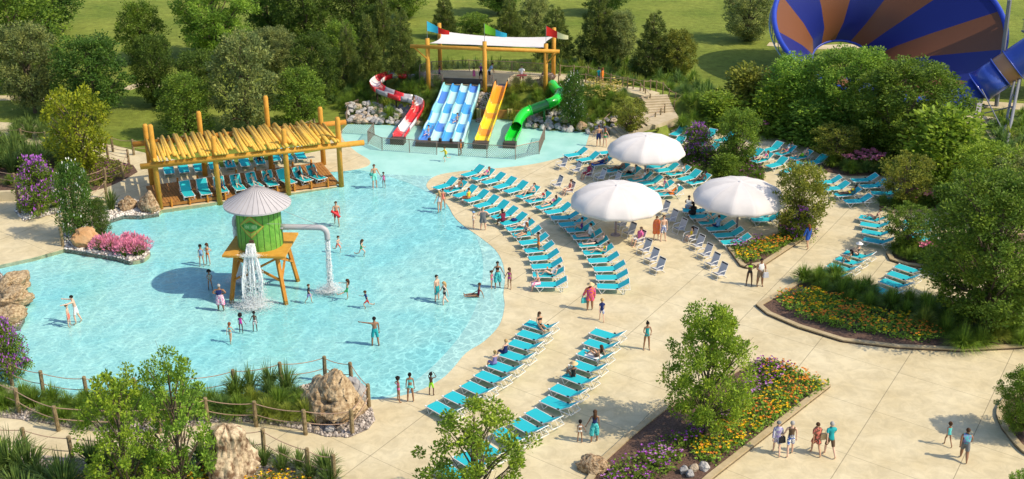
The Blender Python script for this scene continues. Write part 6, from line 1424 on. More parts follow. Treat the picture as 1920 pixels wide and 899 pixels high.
tufts([(1215, 150), (1255, 160), (1300, 190), (1330, 230), (1300, 245), (1262, 232), (1262, 205), (1285, 195), (1250, 172), (1190, 156), (1180, 145)], 60, SB, 1.2, 'rounded grass clump on the slope right of the steps', 'clumps right of the steps', 25, 1.0, HZ, z0=.8)
undergrowth([(1060, 130), (1210, 140), (1330, 215), (1400, 250), (1420, 235), (1330, 170), (1250, 125), (1120, 108)], 80, 1.3, 'band of grasses along the outer foot of the slide hill', 26, 1.1, HZ, 0)
undergrowth([(640, 195), (690, 140), (670, 120), (610, 160), (600, 200)], 26, 1.2, 'grasses at the left foot of the slide hill', 27, 1.1, HZ, 0)
tufts([(1236, 246), (1250, 225), (1262, 232), (1232, 262)], 8, 'tuft_b', .45, 'short grass tuft on the small lawn by the steps', 'tufts by the steps', 28, .5, HZ)
# pink flower mounds
def mound(px, py, w_, label, col='pink', seed=1, h=1.1):
    b = P(px, py); d = J(b)[2]; r_ = w_ / 2 * d / F_PX; poly = [(b.x + r_ * math.cos(a * .52), b.y + .6 * r_ * math.sin(a * .52)) for a in range(12)]
    o = carpet('flower_mound', poly, 0.1, label, 40, 'dark', [(col, .19, .14), (col, .16, .06)], h, .18, seed)
mound(1612, 312, 95, 'mound of pink flowers behind the far loungers', seed=31); mound(1728, 388, 70, 'bright pink flowers right of the yellow green tree', seed=32, h=1.2); mound(1425, 252, 34, 'small patch of pink flowers behind the small far tree', 'pink', 33)
mound(1745, 478, 60, 'scattered pink flowers under the big tree', 'pink', 34, .8)
# ================================================================ TREES
# far lawn, left to right
T = tree
T('dense', 30, 165, -60, 210, 'huge dark leafy tree at the top left corner', leaf='mid'); T('broad_b', 66, 212, 45, 125, 'grey green tree left of the dark spreading tree', leaf='grey'); T('broad_a', 183, 225, 68, 150, 'dark spreading tree standing behind the yellow green one', leaf='deep')
T('broad_c', 270, 118, 4, 92, 'mid green tree on the open lawn at the upper left', leaf='mid'); T('dense', 293, 198, 66, 92, 'dense dark conical tree beside the small lawn path', leaf='dark'); T('detailed', 408, 112, -70, 165, 'large bright green leafy tree at the top', leaf='fresh')
T('broad_b', 376, 205, 96, 92, 'dark rounded tree below the large bright green one', leaf='dark'); T('column_plain', 352, 258, 138, 110, 'bushy bright green tree right behind the pergola', leaf='mid'); T('broad_c', 465, 245, 62, 135, 'olive grey tree behind the middle of the pergola', leaf='grey')
T('broad_a', 518, 140, 52, 90, 'soft green tree behind the olive grey one', leaf='grey'); T('dense', 592, 195, 62, 100, 'dark round tree left of the pines', leaf='dark'); T('broad_c', 566, 240, 128, 105, 'light green multi stemmed tree behind the right end of pergola', leaf='mid')
T('broad_a', 505, 70, -40, 110, 'very dark tree at the top behind the bright one', leaf='deep'); T('dense', 575, 88, -60, 130, 'dark dense tree at the top edge of the lawn', leaf='dark'); T('dense', 668, 74, -50, 120, 'dark dense tree at the top next to the pines', leaf='dark')
T('broad_b', 640, 138, 40, 76, 'pale dark green tree behind the first pine', leaf='mid'); T('broad_a', 90, 60, -60, 150, 'dark treetop crowding the upper left edge', leaf='deep')
T('pine_a', 655, 172, 34, 66, 'leftmost pine of the belt behind the slides', 'pine tree', 'pine_tree'); T('pine_b', 694, 158, 18, 72, 'second pine from the left behind the slides', 'pine tree', 'pine_tree'); T('pine_a', 755, 150, 8, 82, 'tall pine just left of the shade canopy', 'pine tree', 'pine_tree')
T('pine_b', 834, 72, -14, 62, 'pine rising behind the left canopy flag', 'pine tree', 'pine_tree'); T('pine_a', 955, 85, -12, 70, 'pine behind the middle canopy post', 'pine tree', 'pine_tree'); T('pine_b', 1040, 122, 4, 84, 'pine behind the right end of the canopy', 'pine tree', 'pine_tree')
T('pine_a', 1121, 122, -30, 98, 'tallest pine right of the canopy', 'pine tree', 'pine_tree'); T('pine_b', 1222, 142, 14, 92, 'pine on the open lawn at the right of the hill', 'pine tree', 'pine_tree'); T('pine_a', 720, 105, -20, 66, 'slim pine in the back row left of the canopy', 'pine tree', 'pine_tree')
T('broad_b', 893, 84, 26, 74, 'leafy dark tree between the two rear pines', leaf='mid'); T('broad_c', 1003, 78, -6, 72, 'silvery green tree behind the white sail', leaf='grey'); T('broad_a', 1160, 122, 20, 74, 'round silvery tree between two pines', leaf='grey')
T('broad_c', 1268, 142, 56, 76, 'low open tree at the end of the pine belt', leaf='olive'); T('broad_a', 935, 25, -60, 100, 'dark treetop at the top edge above the canopy', leaf='deep'); T('dense', 1402, 78, -26, 108, 'single round grey green bush tree on the open lawn', leaf='grey')
T('broad_c', 1135, 25, -50, 90, 'treetop hanging into the frame above the pines', leaf='deep'); T('dense', 760, 35, -60, 90, 'dark tree at the top between the pines', leaf='mid'); T('dense', 700, 100, 10, 70, 'dark filler tree between the two left pines', leaf='dark')
# by the slides
T('column', 1074, 236, 138, 60, 'flowering evergreen with white blooms beside the green slide', 'flowering tree', 'flowering_tree', z0=.3); T('small_open', 1180, 252, 186, 66, 'small yellow green tree beside the bottom steps', 'small tree', 'small_tree', z0=.1, leaf='olive')
# right group
for a in ((1345, 232, 176, 95, 'low soft green shrub at the foot of the right hill', 'bright'), (1395, 222, 128, 105, 'tall pale green shrub near the funnel rim', 'olive'), (1455, 246, 160, 110, 'wide green shrub under the funnel', 'bright'), (1520, 268, 190, 120, 'leafy shrub mass behind the far lounger rows', 'fresh')):
    T('shrub', a[0], a[1], a[2], a[3], a[4], 'shrub', 'shrub', leaf=a[5], part='foliage')
T('broad_a', 1490, 240, 106, 150, 'green tree at the left edge of the right hand grove', leaf='fresh'); T('detailed', 1590, 262, 88, 185, 'bright leafy green tree in front of the funnel opening', leaf='fresh'); T('detailed', 1692, 300, 112, 225, 'large dark green tree in front of the funnel', leaf='mid')
T('broad_a', 1640, 285, 180, 110, 'green tree below the bright leafy one', leaf='bright'); T('shrub', 1765, 352, 212, 165, 'large light green leafy shrub below the feeder tube', 'shrub', 'shrub', leaf='bright', part='foliage'); T('dense', 1850, 405, 270, 150, 'pale feathery tree at the right edge above the big tree', leaf='bright')
T('small_tree', 1378, 312, 205, 92, 'small round green tree left of the far lounger rows', 'small tree', 'small_tree', leaf='mid'); T('small_open', 1403, 232, 198, 44, 'small yellow green treetop by the funnel shrubs', 'small tree', 'small_tree', leaf='yellow'); T('small_open', 1565, 306, 236, 92, 'yellow green tree above the far pink flowers', 'small tree', 'small_tree', leaf='olive')
T('small_open', 1695, 388, 290, 98, 'yellow green tree between the pink flowers and shrubs', 'small tree', 'small_tree', leaf='olive'); T('small_tree', 1494, 442, 306, 108, 'dark yellow green tree touching the right parasol', 'small tree', 'small_tree', z0=.1, leaf='olive')
T('small_open', 1698, 468, 386, 92, 'small spreading tree beside the straight lounger row', 'small tree', 'small_tree', z0=.1, leaf='mid'); T('lilac_bush', 1306, 296, 234, 62, 'purple flowering bush behind the upper parasol', 'flowering bush', 'flowering_bush', part='foliage')
T('shrub', 1360, 330, 292, 60, 'low green shrub in the heather bed', 'shrub', 'shrub', leaf='mid', part='foliage'); T('lilac_bush', 1500, 448, 392, 50, 'pink purple bush at the foot of the parasol side tree', 'flowering bush', 'flowering_bush', z0=.1, part='foliage')
T('big', 1842, 612, 318, 296, 'huge spreading green tree at the right edge', leaf='mid', z0=.1);  T('broad_a', 1890, 420, 290, 130, 'grey green treetop at the right behind the huge tree', leaf='grey')
T('shrub', 1790, 505, 440, 90, 'green shrub in the shade left of the huge tree trunk', 'shrub', 'shrub', leaf='mid', part='foliage', z0=.1); T('detailed', 1915, 815, 692, 110, 'green tree cut by the right edge of the frame', leaf='mid', z0=.1)
# near trees
T('detailed_b', 1322, 812, 574, 168, 'bushy green tree in the mulch of the near planter', leaf='bright', z0=.1, rz=1.0); T('sapling', 893, 985, 756, 225, 'young open tree at the bottom in front of the last loungers', leaf='bright', rz=2.0)
T('airy', 245, 950, 696, 175, 'leafy tree in the bottom bed, left of the pair', leaf='bright', rz=.5); T('airy', 345, 925, 662, 165, 'taller leafy tree in the bottom bed, right of the pair', leaf='fresh', rz=3.1)
T('sapling', 1905, 965, 880, 60, 'tip of a small leafy sapling at the bottom right corner', 'sapling', 'sapling', leaf='fresh')
T('small_open', 158, 338, 166, 118, 'yellow green tree inside the upper left rope fence', 'small tree', 'small_tree', leaf='yellow'); T('lilac_bush', 78, 400, 300, 82, 'purple flowering bush inside the left rope fence', 'flowering bush', 'flowering_bush', part='foliage')
T('lilac_bush', 18, 712, 603, 80, 'purple flowering bush at the left edge of the near bed', 'flowering bush', 'flowering_bush', part='foliage'); T('column', 150, 448, 306, 84, 'tall vine covered shrub with white blooms on the spit', 'flowering shrub', 'flowering_shrub', part='foliage')
T('column_plain', 190, 442, 372, 44, 'dark leafy shrub behind the orange boulder', 'shrub', 'shrub', leaf='dark', part='foliage'); T('shrub', 128, 345, 300, 50, 'low green shrub with white specks beside the purple bush', 'shrub', 'shrub', leaf='mid', part='foliage')
T('lilac_bush', -12, 285, 246, 40, 'purple bush tip at the far left edge', 'flowering bush', 'flowering_bush', part='foliage')
# far paths
strip('path', [P(-150, 186), P(30, 184), P(90, 188)], 1.6, M_path, .02); strip('path', [P(235, 168), P(262, 160), P(300, 164)], 1.2, M_path, .02)
strip('path', [P(1440, 84), P(1520, 90), P(1600, 88), P(1680, 92)], 1.8, M_path, .08); strip('path', [P(1780, 235), P(1850, 225), P(1890, 270), P(1935, 330)], 2.2, M_path, .04); strip('path', [P(1760, 190), P(1900, 200), P(2000, 205)], 2.2, M_path, .04)
# ================================================================ THE PEOPLE
HB, HK, HL, HG_, HRD = 'brown', 'black', 'blond', 'grey', 'red'
POSES['recline'] = ((0, .84, .60),) + POSES['recline'][1:]; POSES['recline_knee'] = ((0, .84, .62),) + POSES['recline_knee'][1:]; POSES['recline_up'] = ((0, .84, .60),) + POSES['recline_up'][1:]
POSES['recline60'] = ((0, .55, .84), ((.10, -1, .02), (.05, -1, -.1)), ((.14, -.85, .5), (.03, -.6, -.75)), A_LAP, A_BACK)
W_ = -.22   # feet depth in the pool
G = [
 ((131, 613, W_), 'stand', 90, 1.35, 0, (HB, 'short'), [('trunks', 'coral')], 'boy in red brown trunks facing the man in white trunks', None),
 ((146, 607, W_), 'reach', 285, 1.76, 0, (HK, 'short'), [('trunks', 'white')], 'man in white swim trunks holding the arms of a boy', None),
 ((379, 499, W_), 'stand', 15, 1.40, 1, (HK, 'long'), [('onepiece', 'lightblue'), ('brief', 'yellow')], 'girl with blue top and yellow bottoms beside a friend in orange', None),
 ((391, 497, W_), 'akimbo', -20, 1.42, 0, (HB, 'long'), [('bra', 'orange'), ('brief', 'orange')], 'girl in an orange bikini standing arm in arm with a friend', None),
 ((395, 544, W_), 'carry', 20, 1.25, 2, (HK, 'afro'), [('onepiece', 'multi')], 'child in a colourful orange swimsuit wading near the tower', None),
 ((415, 583, W_), 'akimbo', 180, 1.68, 2, (HG_, 'short'), [('onepiece', 'navy'), ('wrap', 'floral_pink')], 'grey haired woman with hands on hips in a pink floral wrap', 'h'),
 ((433, 643, W_), 'walk', 170, 1.20, 1, (HRD, 'tail'), [('bra', 'aqua'), ('brief', 'multi')], 'little girl in a striped bikini walking towards the tower', None),
 ((453, 625, W_), 'hold_right', 180, 1.15, 3, (HK, 'afro'), [('onepiece', 'magenta')], 'girl in a pink swimsuit with big hair holding a boy by the hand', None),
 ((479, 622, W_), 'hold_left', 180, 1.20, 3, (HK, 'short'), [('trunks', 'floral_red_white')], 'boy in patterned trunks holding a girl by the hand before the cascade', None),
 ((580, 569, W_), 'walk', 80, 1.20, 0, (HB, 'short'), [('shirt', 'black'), ('trunks', 'lavender')], 'boy in a black shirt stepping towards the pipe fountain', None),
 ((652, 563, W_), 'kick', 290, 1.30, 1, (HB, 'long'), [('trunks', 'green')], 'long haired child in green shorts kicking at the splash', None),
 ((689, 579, W_), 'run', 280, 1.20, 1, (HB, 'short'), [('shirt', 'navy'), ('trunks', 'red')], 'boy in a navy shirt and red trunks running to the fountain', None),
 ((634, 474, W_), 'run', 45, 1.25, 0, (HB, 'short'), [('trunks', 'coral')], 'boy in coral trunks running in the shallow water', None),
 ((678, 482, W_), 'run', 70, 1.28, 0, (HB, 'long'), [('onepiece', 'green')], 'girl in a green swimsuit running right through the pool', None),
 ((632, 423, W_), 'walk', 10, 1.78, 1, (HB, 'short'), [('trunks', 'red')], 'lifeguard in red shorts carrying a red rescue tube in the pool', None),
 ((703, 353, -.02), 'hold_left', 20, 1.82, 1, (HB, 'short'), [('trunks', 'mint')], 'man in mint trunks carrying a ball beside a small child', None),
 ((720, 352, -.02), 'hold_right', -10, 1.15, 2, (HK, 'short'), [('onepiece', 'pink')], 'small child in a pink swimsuit holding the hand of the ball man', None),
 ((704, 651, W_), 'point', 200, 1.80, 2, ('black', 'short'), [('trunks', 'teal')], 'bald man in teal trunks pointing across the pool', 'm'),
 ((820, 569, W_), 'stand', 60, 1.80, 0, (HK, 'short'), [('trunks', 'teal')], 'bearded man in teal trunks talking to the woman in black bikini', None),
 ((834, 575, W_), 'walk', 300, 1.62, 4, (HL, 'long'), [('bra', 'black'), ('brief', 'black')], 'blond woman in a black bikini wading beside a man', 'f'),
 ((933, 540, -.01), 'hold_both', 5, 1.70, 2, (HK, 'short'), [('bra', 'black'), ('wrap', 'stripe_teal')], 'woman in black bikini top and teal wrap between two girls', 'f'),
 ((922, 541, -.01), 'hold_left', 60, 1.12, 1, (HB, 'tail'), [('bra', 'magenta'), ('brief', 'magenta')], 'smallest girl in a pink bikini left of the woman in teal wrap', None),
 ((955, 542, 0), 'hold_right', -20, 1.32, 2, (HB, 'long'), [('bra', 'magenta'), ('brief', 'magenta')], 'girl in a magenta bikini right of the woman in teal wrap', None),
 ((824, 399, -.01), 'hold_left', 215, 1.60, 1, (HL, 'long'), [('onepiece', 'lightgrey')], 'blond woman in a pale swimsuit at the shore of the pool', 'f'),
 ((831, 393, 0), 'stand', 200, 1.55, 1, (HB, 'short'), [('onepiece', 'coral')], 'woman in a coral swimsuit behind the blond woman at the shore', 'f'),
 ((906, 432, 0), 'akimbo', 185, 1.66, 0, (HL, 'short'), [('dress', 'grey')], 'woman in a dark grey dress walking away near the lounger row', 'h'),
 ((888, 428, 0), 'hold_left', 60, 1.15, 0, (HB, None), [('bra', 'white'), ('brief', 'white')], 'small girl in a white bikini and blue cap by the grey dress', None, ('cap', 'lightblue')),
 ((1106, 582, 0), 'hold_left', 175, 1.68, 2, (HB, 'short'), [('robe', 'floral_magenta')], 'woman in a magenta cover up and straw hat carrying a bag', 'h', ('straw_hat', 'straw')),
 ((1128, 602, 0), 'walk', 180, 1.35, 0, (HL, 'short'), [('shirt', 'navy'), ('trunks', 'floral_blue')], 'blond boy in a navy shirt and patterned trunks walking away', None),
 ((1212, 656, 0), 'carry', 10, 1.66, 2, (HK, 'bun'), [('onepiece', 'teal')], 'woman in a teal swimsuit carrying a cup across the deck', 'f'),
 ((809, 742, 0), 'face', 160, 1.25, 3, (HK, 'short'), [('trunks', 'lime')], 'boy in lime green trunks with hands to his face', None),
 ((770, 754, 0), 'stand', 185, 1.62, 2, (HK, 'bun'), [('bra', 'aqua'), ('brief', 'aqua')], 'woman in a light blue bikini at the lower pool edge', 'f'),
 ((748, 754, 0), 'akimbo', 120, 1.38, 2, (HK, 'bun'), [('bra', 'pink'), ('brief', 'pink')], 'girl in a pink bikini left of the woman in light blue', None),
 ((1114, 829, 0), 'hold_left', 180, 1.68, 2, (HB, 'long'), [('onepiece', 'navy'), ('wrap', 'stripe_teal')], 'woman in navy swimsuit and teal striped wrap holding a child', 'f'),
 ((1087, 830, 0), 'hold_right', 185, 1.15, 2, (HK, 'bun'), [('bra', 'white'), ('brief', 'white')], 'little girl in a white bikini holding the woman by the hand', None),
 ((1455, 851, 0), 'walk', 170, 1.68, 0, (HB, None), [('robe', 'pattern_grey')], 'woman in a pale striped cover up and cap, leftmost of four walkers', 'f', ('cap', 'grey')),
 ((1480, 854, 0), 'stroll', 175, 1.76, 0, (HG_, 'short'), [('tank', 'brown'), ('trunks', 'floral_blue')], 'person in a brown tank top carrying a dark bag and blue towel', 'm'),
 ((1528, 852, 0), 'walk', 185, 1.66, 1, (HB, 'short'), [('tunic', 'pattern_brown')], 'woman in a brown patterned tunic with a shoulder bag', 'f'),
 ((1554, 855, 0), 'walk', 190, 1.78, 0, (HG_, 'short'), [('shirt', 'teal'), ('shorts', 'brown')], 'white haired man in a teal shirt, rightmost of four walkers', 'm'),
 ((1776, 836, 0), 'walk', 185, 1.22, 2, (HB, 'bun'), [('onepiece', 'aqua')], 'little girl in a light blue swimsuit walking in the tree shadow', None),
 ((1806, 863, 0), 'walk', 160, 1.66, 2, (HB, 'bun'), [('tank', 'pattern_lav'), ('trunks', 'grey')], 'woman in a purple striped top and grey shorts at lower right', 'h'),
 ((1404, 536, 0), 'akimbo', -5, 1.70, 3, (HK, 'short'), [('bra', 'lime'), ('brief', 'black')], 'woman in a lime bikini top and black bottoms walking', 'f'),
 ((1424, 537, 0), 'carry', 10, 1.78, 2, ('black', 'short'), [('tank', 'white'), ('trunks', 'khaki')], 'man in a white tank top holding a bag next to the lime bikini', 'h'),
 ((1513, 466, 0), 'stroll', 205, 1.66, 1, (HRD, 'long'), [('robe', 'blue')], 'woman in a royal blue cover up walking past the planter', 'f'),
 ((1122, 275, 0), 'hold_left', 185, 1.78, 1, (HB, 'short'), [('trunks', 'navy')], 'shirtless man in navy trunks heading for the hill steps', None),
 ((1134, 276, 0), 'hold_right', 175, 1.60, 0, (HRD, 'long'), [('bra', 'green'), ('brief', 'green')], 'red haired woman in a green bikini heading for the hill steps', 'f'),
 ((836, 303, -.01), 'run', 300, 1.28, 0, (HB, 'short'), [('long_sleeve', 'yellow'), ('trunks', 'green')], 'boy in a yellow rash shirt running on the splash pad', None),
 ((864, 291, -.01), 'stand', 250, 1.25, 2, (HRD, 'short'), [('onepiece', 'orange')], 'child in an orange patterned suit at the fence gap', None),
 ((1230, 449, 0), 'stand', 0, 1.60, 0, (HB, 'short'), [('towel', 'floral_orange')], 'child wrapped in an orange striped towel beside a man', 'f'),
 ((1243, 452, 0), 'stand', 15, 1.78, 0, (HB, 'short'), [('trunks', 'floral_blue')], 'shirtless man in blue patterned trunks beside the orange towel', None),
 ((978, 160, 2.03), 'carry', 5, 1.80, 1, (HK, 'short'), [('shirt', 'white'), ('trunks', 'red')], 'lifeguard in a white shirt holding a red rescue tube on the terrace', 'm'),
 ((902, 153, 2.03), 'stand', 175, 1.70, 1, (HG_, 'short'), [('tank', 'violet'), ('shorts', 'black')], 'woman in a purple top standing on the slide terrace', 'f'),
 ((917, 153, 2.03), 'bend', 90, 1.75, 1, (HB, 'short'), [('shirt', 'lightblue'), ('shorts', 'black')], 'person in a light blue shirt bending behind the canopy post', 'm'),
 ((889, 151, 2.03), 'stand', 170, 1.15, 1, (HK, 'short'), [('dress', 'pink')], 'small child in a pink dress on the slide terrace', None),
 ((824, 150, 2.03), 'walk', 60, 1.25, 2, (HK, 'short'), [('tank', 'violet'), ('trunks', 'navy')], 'child in a purple top with a yellow towel on the terrace', None),
 ((1122, 157, 2.0), 'stand', 200, 1.45, 1, (HK, 'short'), [('shirt', 'teal'), ('trunks', 'navy')], 'child in a teal shirt on the hill path', 'c'),
 ((1129, 158, 2.0), 'stroll', 70, 1.45, 1, (HRD, 'long'), [('robe', 'orange')], 'child in an orange cover up on the hill path', 'c'),
]
for e in G:
    at, pose, face, h, skin, hr, wear, label, bld = e[:9]; person(at, pose, face, h, skin, hr, wear, label, bld, e[9] if len(e) > 9 else None)
def on(key, pose, off_, h, skin, hr, wear, label, bld, turn=0, hat=None, z=None, dz=0):
    c, ang, d = LOUNGERS[key]; s_ = h / 1.75; side = V(math.cos(ang), math.sin(ang), 0); zz = c.z + .375 + (BUILDS[bld]['pe'][1] * s_) * (1.0)
    p = c + side * off_[0] + d * off_[1]; p.z = zz + dz; return person(p, pose, 0, h, skin, hr, wear, label, bld, hat, seat=ang + R(turn))
BK_, WH = 'black', 'white'
on('A2', 'recline_knee', (0, .12), 1.76, 2, (HK, 'short'), [('trunks', 'white')], 'man in white shorts reclining, second lounger from the splash pad', 'm')
on('A4', 'sit', (-.22, -.55), 1.64, 0, (HB, 'short'), [('tank', 'yellow'), ('wrap', 'floral_orange')], 'woman in a yellow top sitting on the edge of a poolside lounger', 'f', -90)
on('A8', 'sit_lean', (-.22, -.7), 1.66, 3, (HK, 'short'), [('onepiece', 'wine')], 'woman in a dark red swimsuit sitting on a lounger edge by the pool', 'h', -90)
on('A9', 'recline_knee', (0, .12), 1.64, 4, (HB, 'short'), [('tank', 'white')], 'woman in white reclining behind the one in black patterns', 'f')
on('A10', 'sit_long', (.05, -.12), 1.62, 1, (HRD, 'long'), [('onepiece', 'pattern_black')], 'woman in a black patterned swimsuit sitting upright on a lounger', 'f', 20)
on('A12', 'kneel', (-.05, -.05), 1.62, 2, (HK, 'short'), [('bra', 'orange'), ('brief', 'orange')], 'woman in a small orange bikini kneeling on a lounger', 'f', 0, None, dz=.33)
on('A15', 'recline_knee', (0, .12), 1.68, 0, (HB, 'short'), [('tank', 'white'), ('brief', BK_)], 'woman in white top and black shorts reclining with an orange drink', 'f')
on('A16', 'sit_lean', (0, -.72), 1.66, 0, (HG_, 'short'), [('wrap', 'floral_pink'), ('bra', 'coral')], 'grey haired woman in a floral wrap at the end of the inner row', 'f', 0)
on('B2', 'recline_knee', (0, .12), 1.62, 0, (HRD, 'long'), [('bra', 'pink'), ('brief', 'pink')], 'red haired woman in a pink bikini reclining near the splash pad', 'f')
on('B6', 'recline_knee', (0, .12), 1.76, 0, (HB, 'short'), [('trunks', 'khaki')], 'man in khaki trunks reclining in the outer row', 'm')
on('B7', 'recline_knee', (0, .12), 1.64, 4, (HK, 'short'), [('bra', 'red'), ('brief', WH)], 'woman in a red bikini top reclining in the outer row', 'f')
on('B8', 'recline_up', (0, .12), 1.66, 0, (HK, 'long'), [('bra', 'pink'), ('brief', BK_)], 'dark haired woman in sunglasses reclining in the outer row', 'f')
on('B12', 'sit_knees', (0, .05), 1.60, 0, (HB, 'short'), [('onepiece', 'violet')], 'woman in a violet swimsuit sitting under the parasol edge', 'f', -30)
on('B13', 'sit_long', (0, .12), 1.76, 0, (HB, 'short'), [('shirt', WH), ('brief', 'coral')], 'man in a white shirt sitting up on the outer row', 'm')
on('B14', 'recline_up', (0, .12), 1.76, 4, (HB, 'short'), [('brief', BK_)], 'pale man in black trunks reclining in the outer row', 'm')
on('B15', 'recline_knee', (0, .12), 1.66, 0, (HK, 'short'), [('bra', 'yellow'), ('brief', 'yellow')], 'woman in a yellow bikini reclining in the outer row', 'f')
on('C1', 'sit_long', (0, -.1), 1.66, 1, (HB, 'long'), [('brief', BK_), ('bra', BK_)], 'woman with very long brown hair sitting with her back turned', 'f', 150)
on('C4', 'sit', (-.0, -.78), 1.64, 0, (HL, 'short'), [('onepiece', 'navy'), ('shorts', 'navy')], 'blond woman in navy sitting on a lounger foot end, gesturing', 'f', -15)
on('C5', 'sit', (0, -.72), 1.64, 0, (HL, 'bun'), [('onepiece', 'lavender'), ('shorts', 'lavender')], 'woman in a lavender swimsuit seen from behind on a lounger end', 'f', -25)
on('D3', 'prop', (0, .10), 1.64, 1, (HB, 'long'), [('bra', BK_), ('brief', BK_)], 'woman in a black bikini lying on a white towel', 'f', -10)
on('D5', 'sit_knees', (0, -.45), 1.64, 2, (HK, None), [('onepiece', BK_)], 'woman in a straw hat and black swimsuit on a lounger', 'f', -25, ('straw_hat', 'straw'))
on('E3', 'recline', (0, .12), 1.78, 1, (HB, 'short'), [('trunks', 'navy')], 'man in navy trunks reclining on a blue towel', 'm')
on('E4', 'recline_knee', (0, .12), 1.76, 2, (HB, 'short'), [('brief', BK_)], 'tanned man in black trunks under the upper parasol', 'm')
on('E5', 'recline_knee', (0, .12), 1.68, 1, (HK, 'short'), [('tank', WH), ('shorts', BK_)], 'person in a white top and black shorts under the upper parasol', 'f')
on('E6', 'recline_up', (0, .12), 1.68, 0, (HB, 'long'), [('bra', WH), ('brief', WH)], 'woman in a white bikini in the shade of the upper parasol', 'f')
on('E8', 'prop', (0, .15), 1.62, 4, (HK, 'short'), [('bra', 'pink'), ('brief', WH)], 'woman in a pink top with knees raised, second from row end', 'f')
on('E9', 'recline_knee', (0, .12), 1.66, 0, (HB, None), [('onepiece', 'orange')], 'woman in an orange swimsuit and white cap reclining at row end', 'f', 0, ('cap', WH))
on('F4', 'recline_knee', (0, .12), 1.64, 1, (HB, 'short'), [('bra', WH), ('brief', WH)], 'woman in a pale bikini shading her eyes behind the parasol', 'f')
on('F6', 'recline_knee', (0, .12), 1.78, 3, (HK, 'short'), [('brief', BK_)], 'dark skinned man in black trunks reclining between two parasols', 'm')
on('I2', 'recline_up', (0, .12), 1.66, 1, (HB, 'short'), [('bra', WH), ('brief', 'pink')], 'woman in a white top and pink bottoms in the far row', 'f')
on('I3', 'recline_knee', (0, .12), 1.80, 0, (HB, 'short'), [('trunks', 'lime')], 'man in lime green trunks reclining in the far row', 'm')
on('H2', 'recline_knee', (0, .12), 1.64, 0, (HRD, 'long'), [('bra', 'pink'), ('brief', WH)], 'red haired woman in a pale bikini on the lower far row', 'f')
on('K3', 'recline', (0, .12), 1.68, 3, (HK, 'short'), [('bra', 'yellow'), ('brief', 'yellow')], 'dark skinned woman in a yellow bikini on the slanted right row', 'f')
on('M1', 'prop', (0, .10), 1.70, 0, (HB, 'short'), [('bra', 'coral'), ('brief', 'orange')], 'woman in an orange bikini propped up on the top lounger', 'f')
on('Q1', 'sit_knees', (0, -.10), 1.66, 0, (HL, None), [('bra', BK_), ('brief', BK_)], 'woman in a wide white hat and black bikini', 'f', 20, ('straw_hat', WH))
on('Q2', 'sit_knees', (0, -.12), 1.58, 1, (HK, 'long'), [('bra', 'mint'), ('brief', 'mint')], 'long haired girl in a mint bikini hugging her knees', 'f', 40)
on('S1', 'sit_lean', (-.25, -.6), 1.70, 2, (HK, 'short'), [('tank', WH), ('trunks', 'lightblue')], 'man in a white tank top and blue trunks gesturing at a chair', 'h', -90)
on('S2', 'sit_lean', (-.25, -.7), 1.68, 2, (HK, 'long'), [('dress', BK_)], 'woman in a black dress seated at the end of the shaded row', 'h', -90)
on('S3', 'sit_long', (-.15, -.25), 1.66, 4, (HL, 'long'), [('bra', 'mint'), ('brief', 'mint')], 'blond woman in a mint bikini under the right parasol', 'f', -10)
on('S4', 'sit', (-.22, -.15), 1.66, 0, (HB, 'short'), [('shirt', 'lightblue'), ('shorts', 'navy')], 'man in a light blue shirt under the right parasol', 'm', -70)
on('U3', 'recline60', (0, .12), 1.76, 0, (HB, 'short'), [('trunks', 'navy')], 'man in navy trunks on the third deck lounger', 'm'); on('U4', 'recline60', (0, .12), 1.40, 0, (HB, 'short'), [('onepiece', 'mint')], 'girl in a mint swimsuit on the fourth deck lounger', 'c')
on('U5', 'recline60', (0, .12), 1.35, 0, (HB, 'short'), [('trunks', WH)], 'boy in white trunks behind the tip of the tower roof', 'c'); on('U6', 'prop', (0, .12), 1.68, 1, (HB, 'short'), [('bra', BK_), ('brief', BK_)], 'woman in a black bikini turning sideways on a deck lounger', 'f', 25)
on('U8', 'recline60', (0, .10), 1.62, 4, (HL, 'short'), [('onepiece', BK_)], 'blond woman in a black swimsuit on the deck', 'f'); on('U9', 'recline60', (0, .10), 1.78, 2, (HK, 'short'), [('brief', 'coral')], 'brown skinned man on the last deck lounger', 'm')
on('W5', 'recline_knee', (0, .12), 1.68, 0, (HB, 'short'), [('brief', BK_)], 'person whose legs show beneath the pergola roof, fifth concrete lounger', 'm'); on('W7', 'recline', (0, .12), 1.72, 2, (HB, 'short'), [('trunks', BK_)], 'tanned person lying behind the deck on the seventh concrete lounger', 'm')
def chair_sit(i, pose, h, skin, hr, wear, label, bld):
    p, rz = CHL[i]; q = p + Matrix.Rotation(rz, 3, 'Z') @ V(0, .08, 0); q.z = .40; person(q, pose, 0, h, skin, hr, wear, label, bld, seat=rz)
POSES['chair'] = ((0, .25, 1), ((.14, -1, .12), (.05, -.35, -1)), ((.14, -1, .12), (.05, -.2, -1)), A_LAP, A_LAP)
chair_sit(2, 'chair', 1.74, 0, (HB, 'short'), [('shirt', 'pink'), ('shorts', 'lightgrey')], 'man in a pink shirt and sunglasses in a low grey chair', 'm'); chair_sit(16, 'chair', 1.76, 1, (HB, 'short'), [('shirt', 'floral_red'), ('shorts', 'floral_red')], 'man in a red and navy floral shirt in a low chair', 'm')
chair_sit(9, 'chair', 1.25, 0, (HK, 'long'), [('onepiece', 'yellow')], 'long haired child in yellow bending forward in a chair', 'c'); chair_sit(19, 'chair', 1.6, 0, (HB, 'bun'), [('onepiece', 'coral')], 'girl with a bun seated at the rim of the middle parasol', 'f')
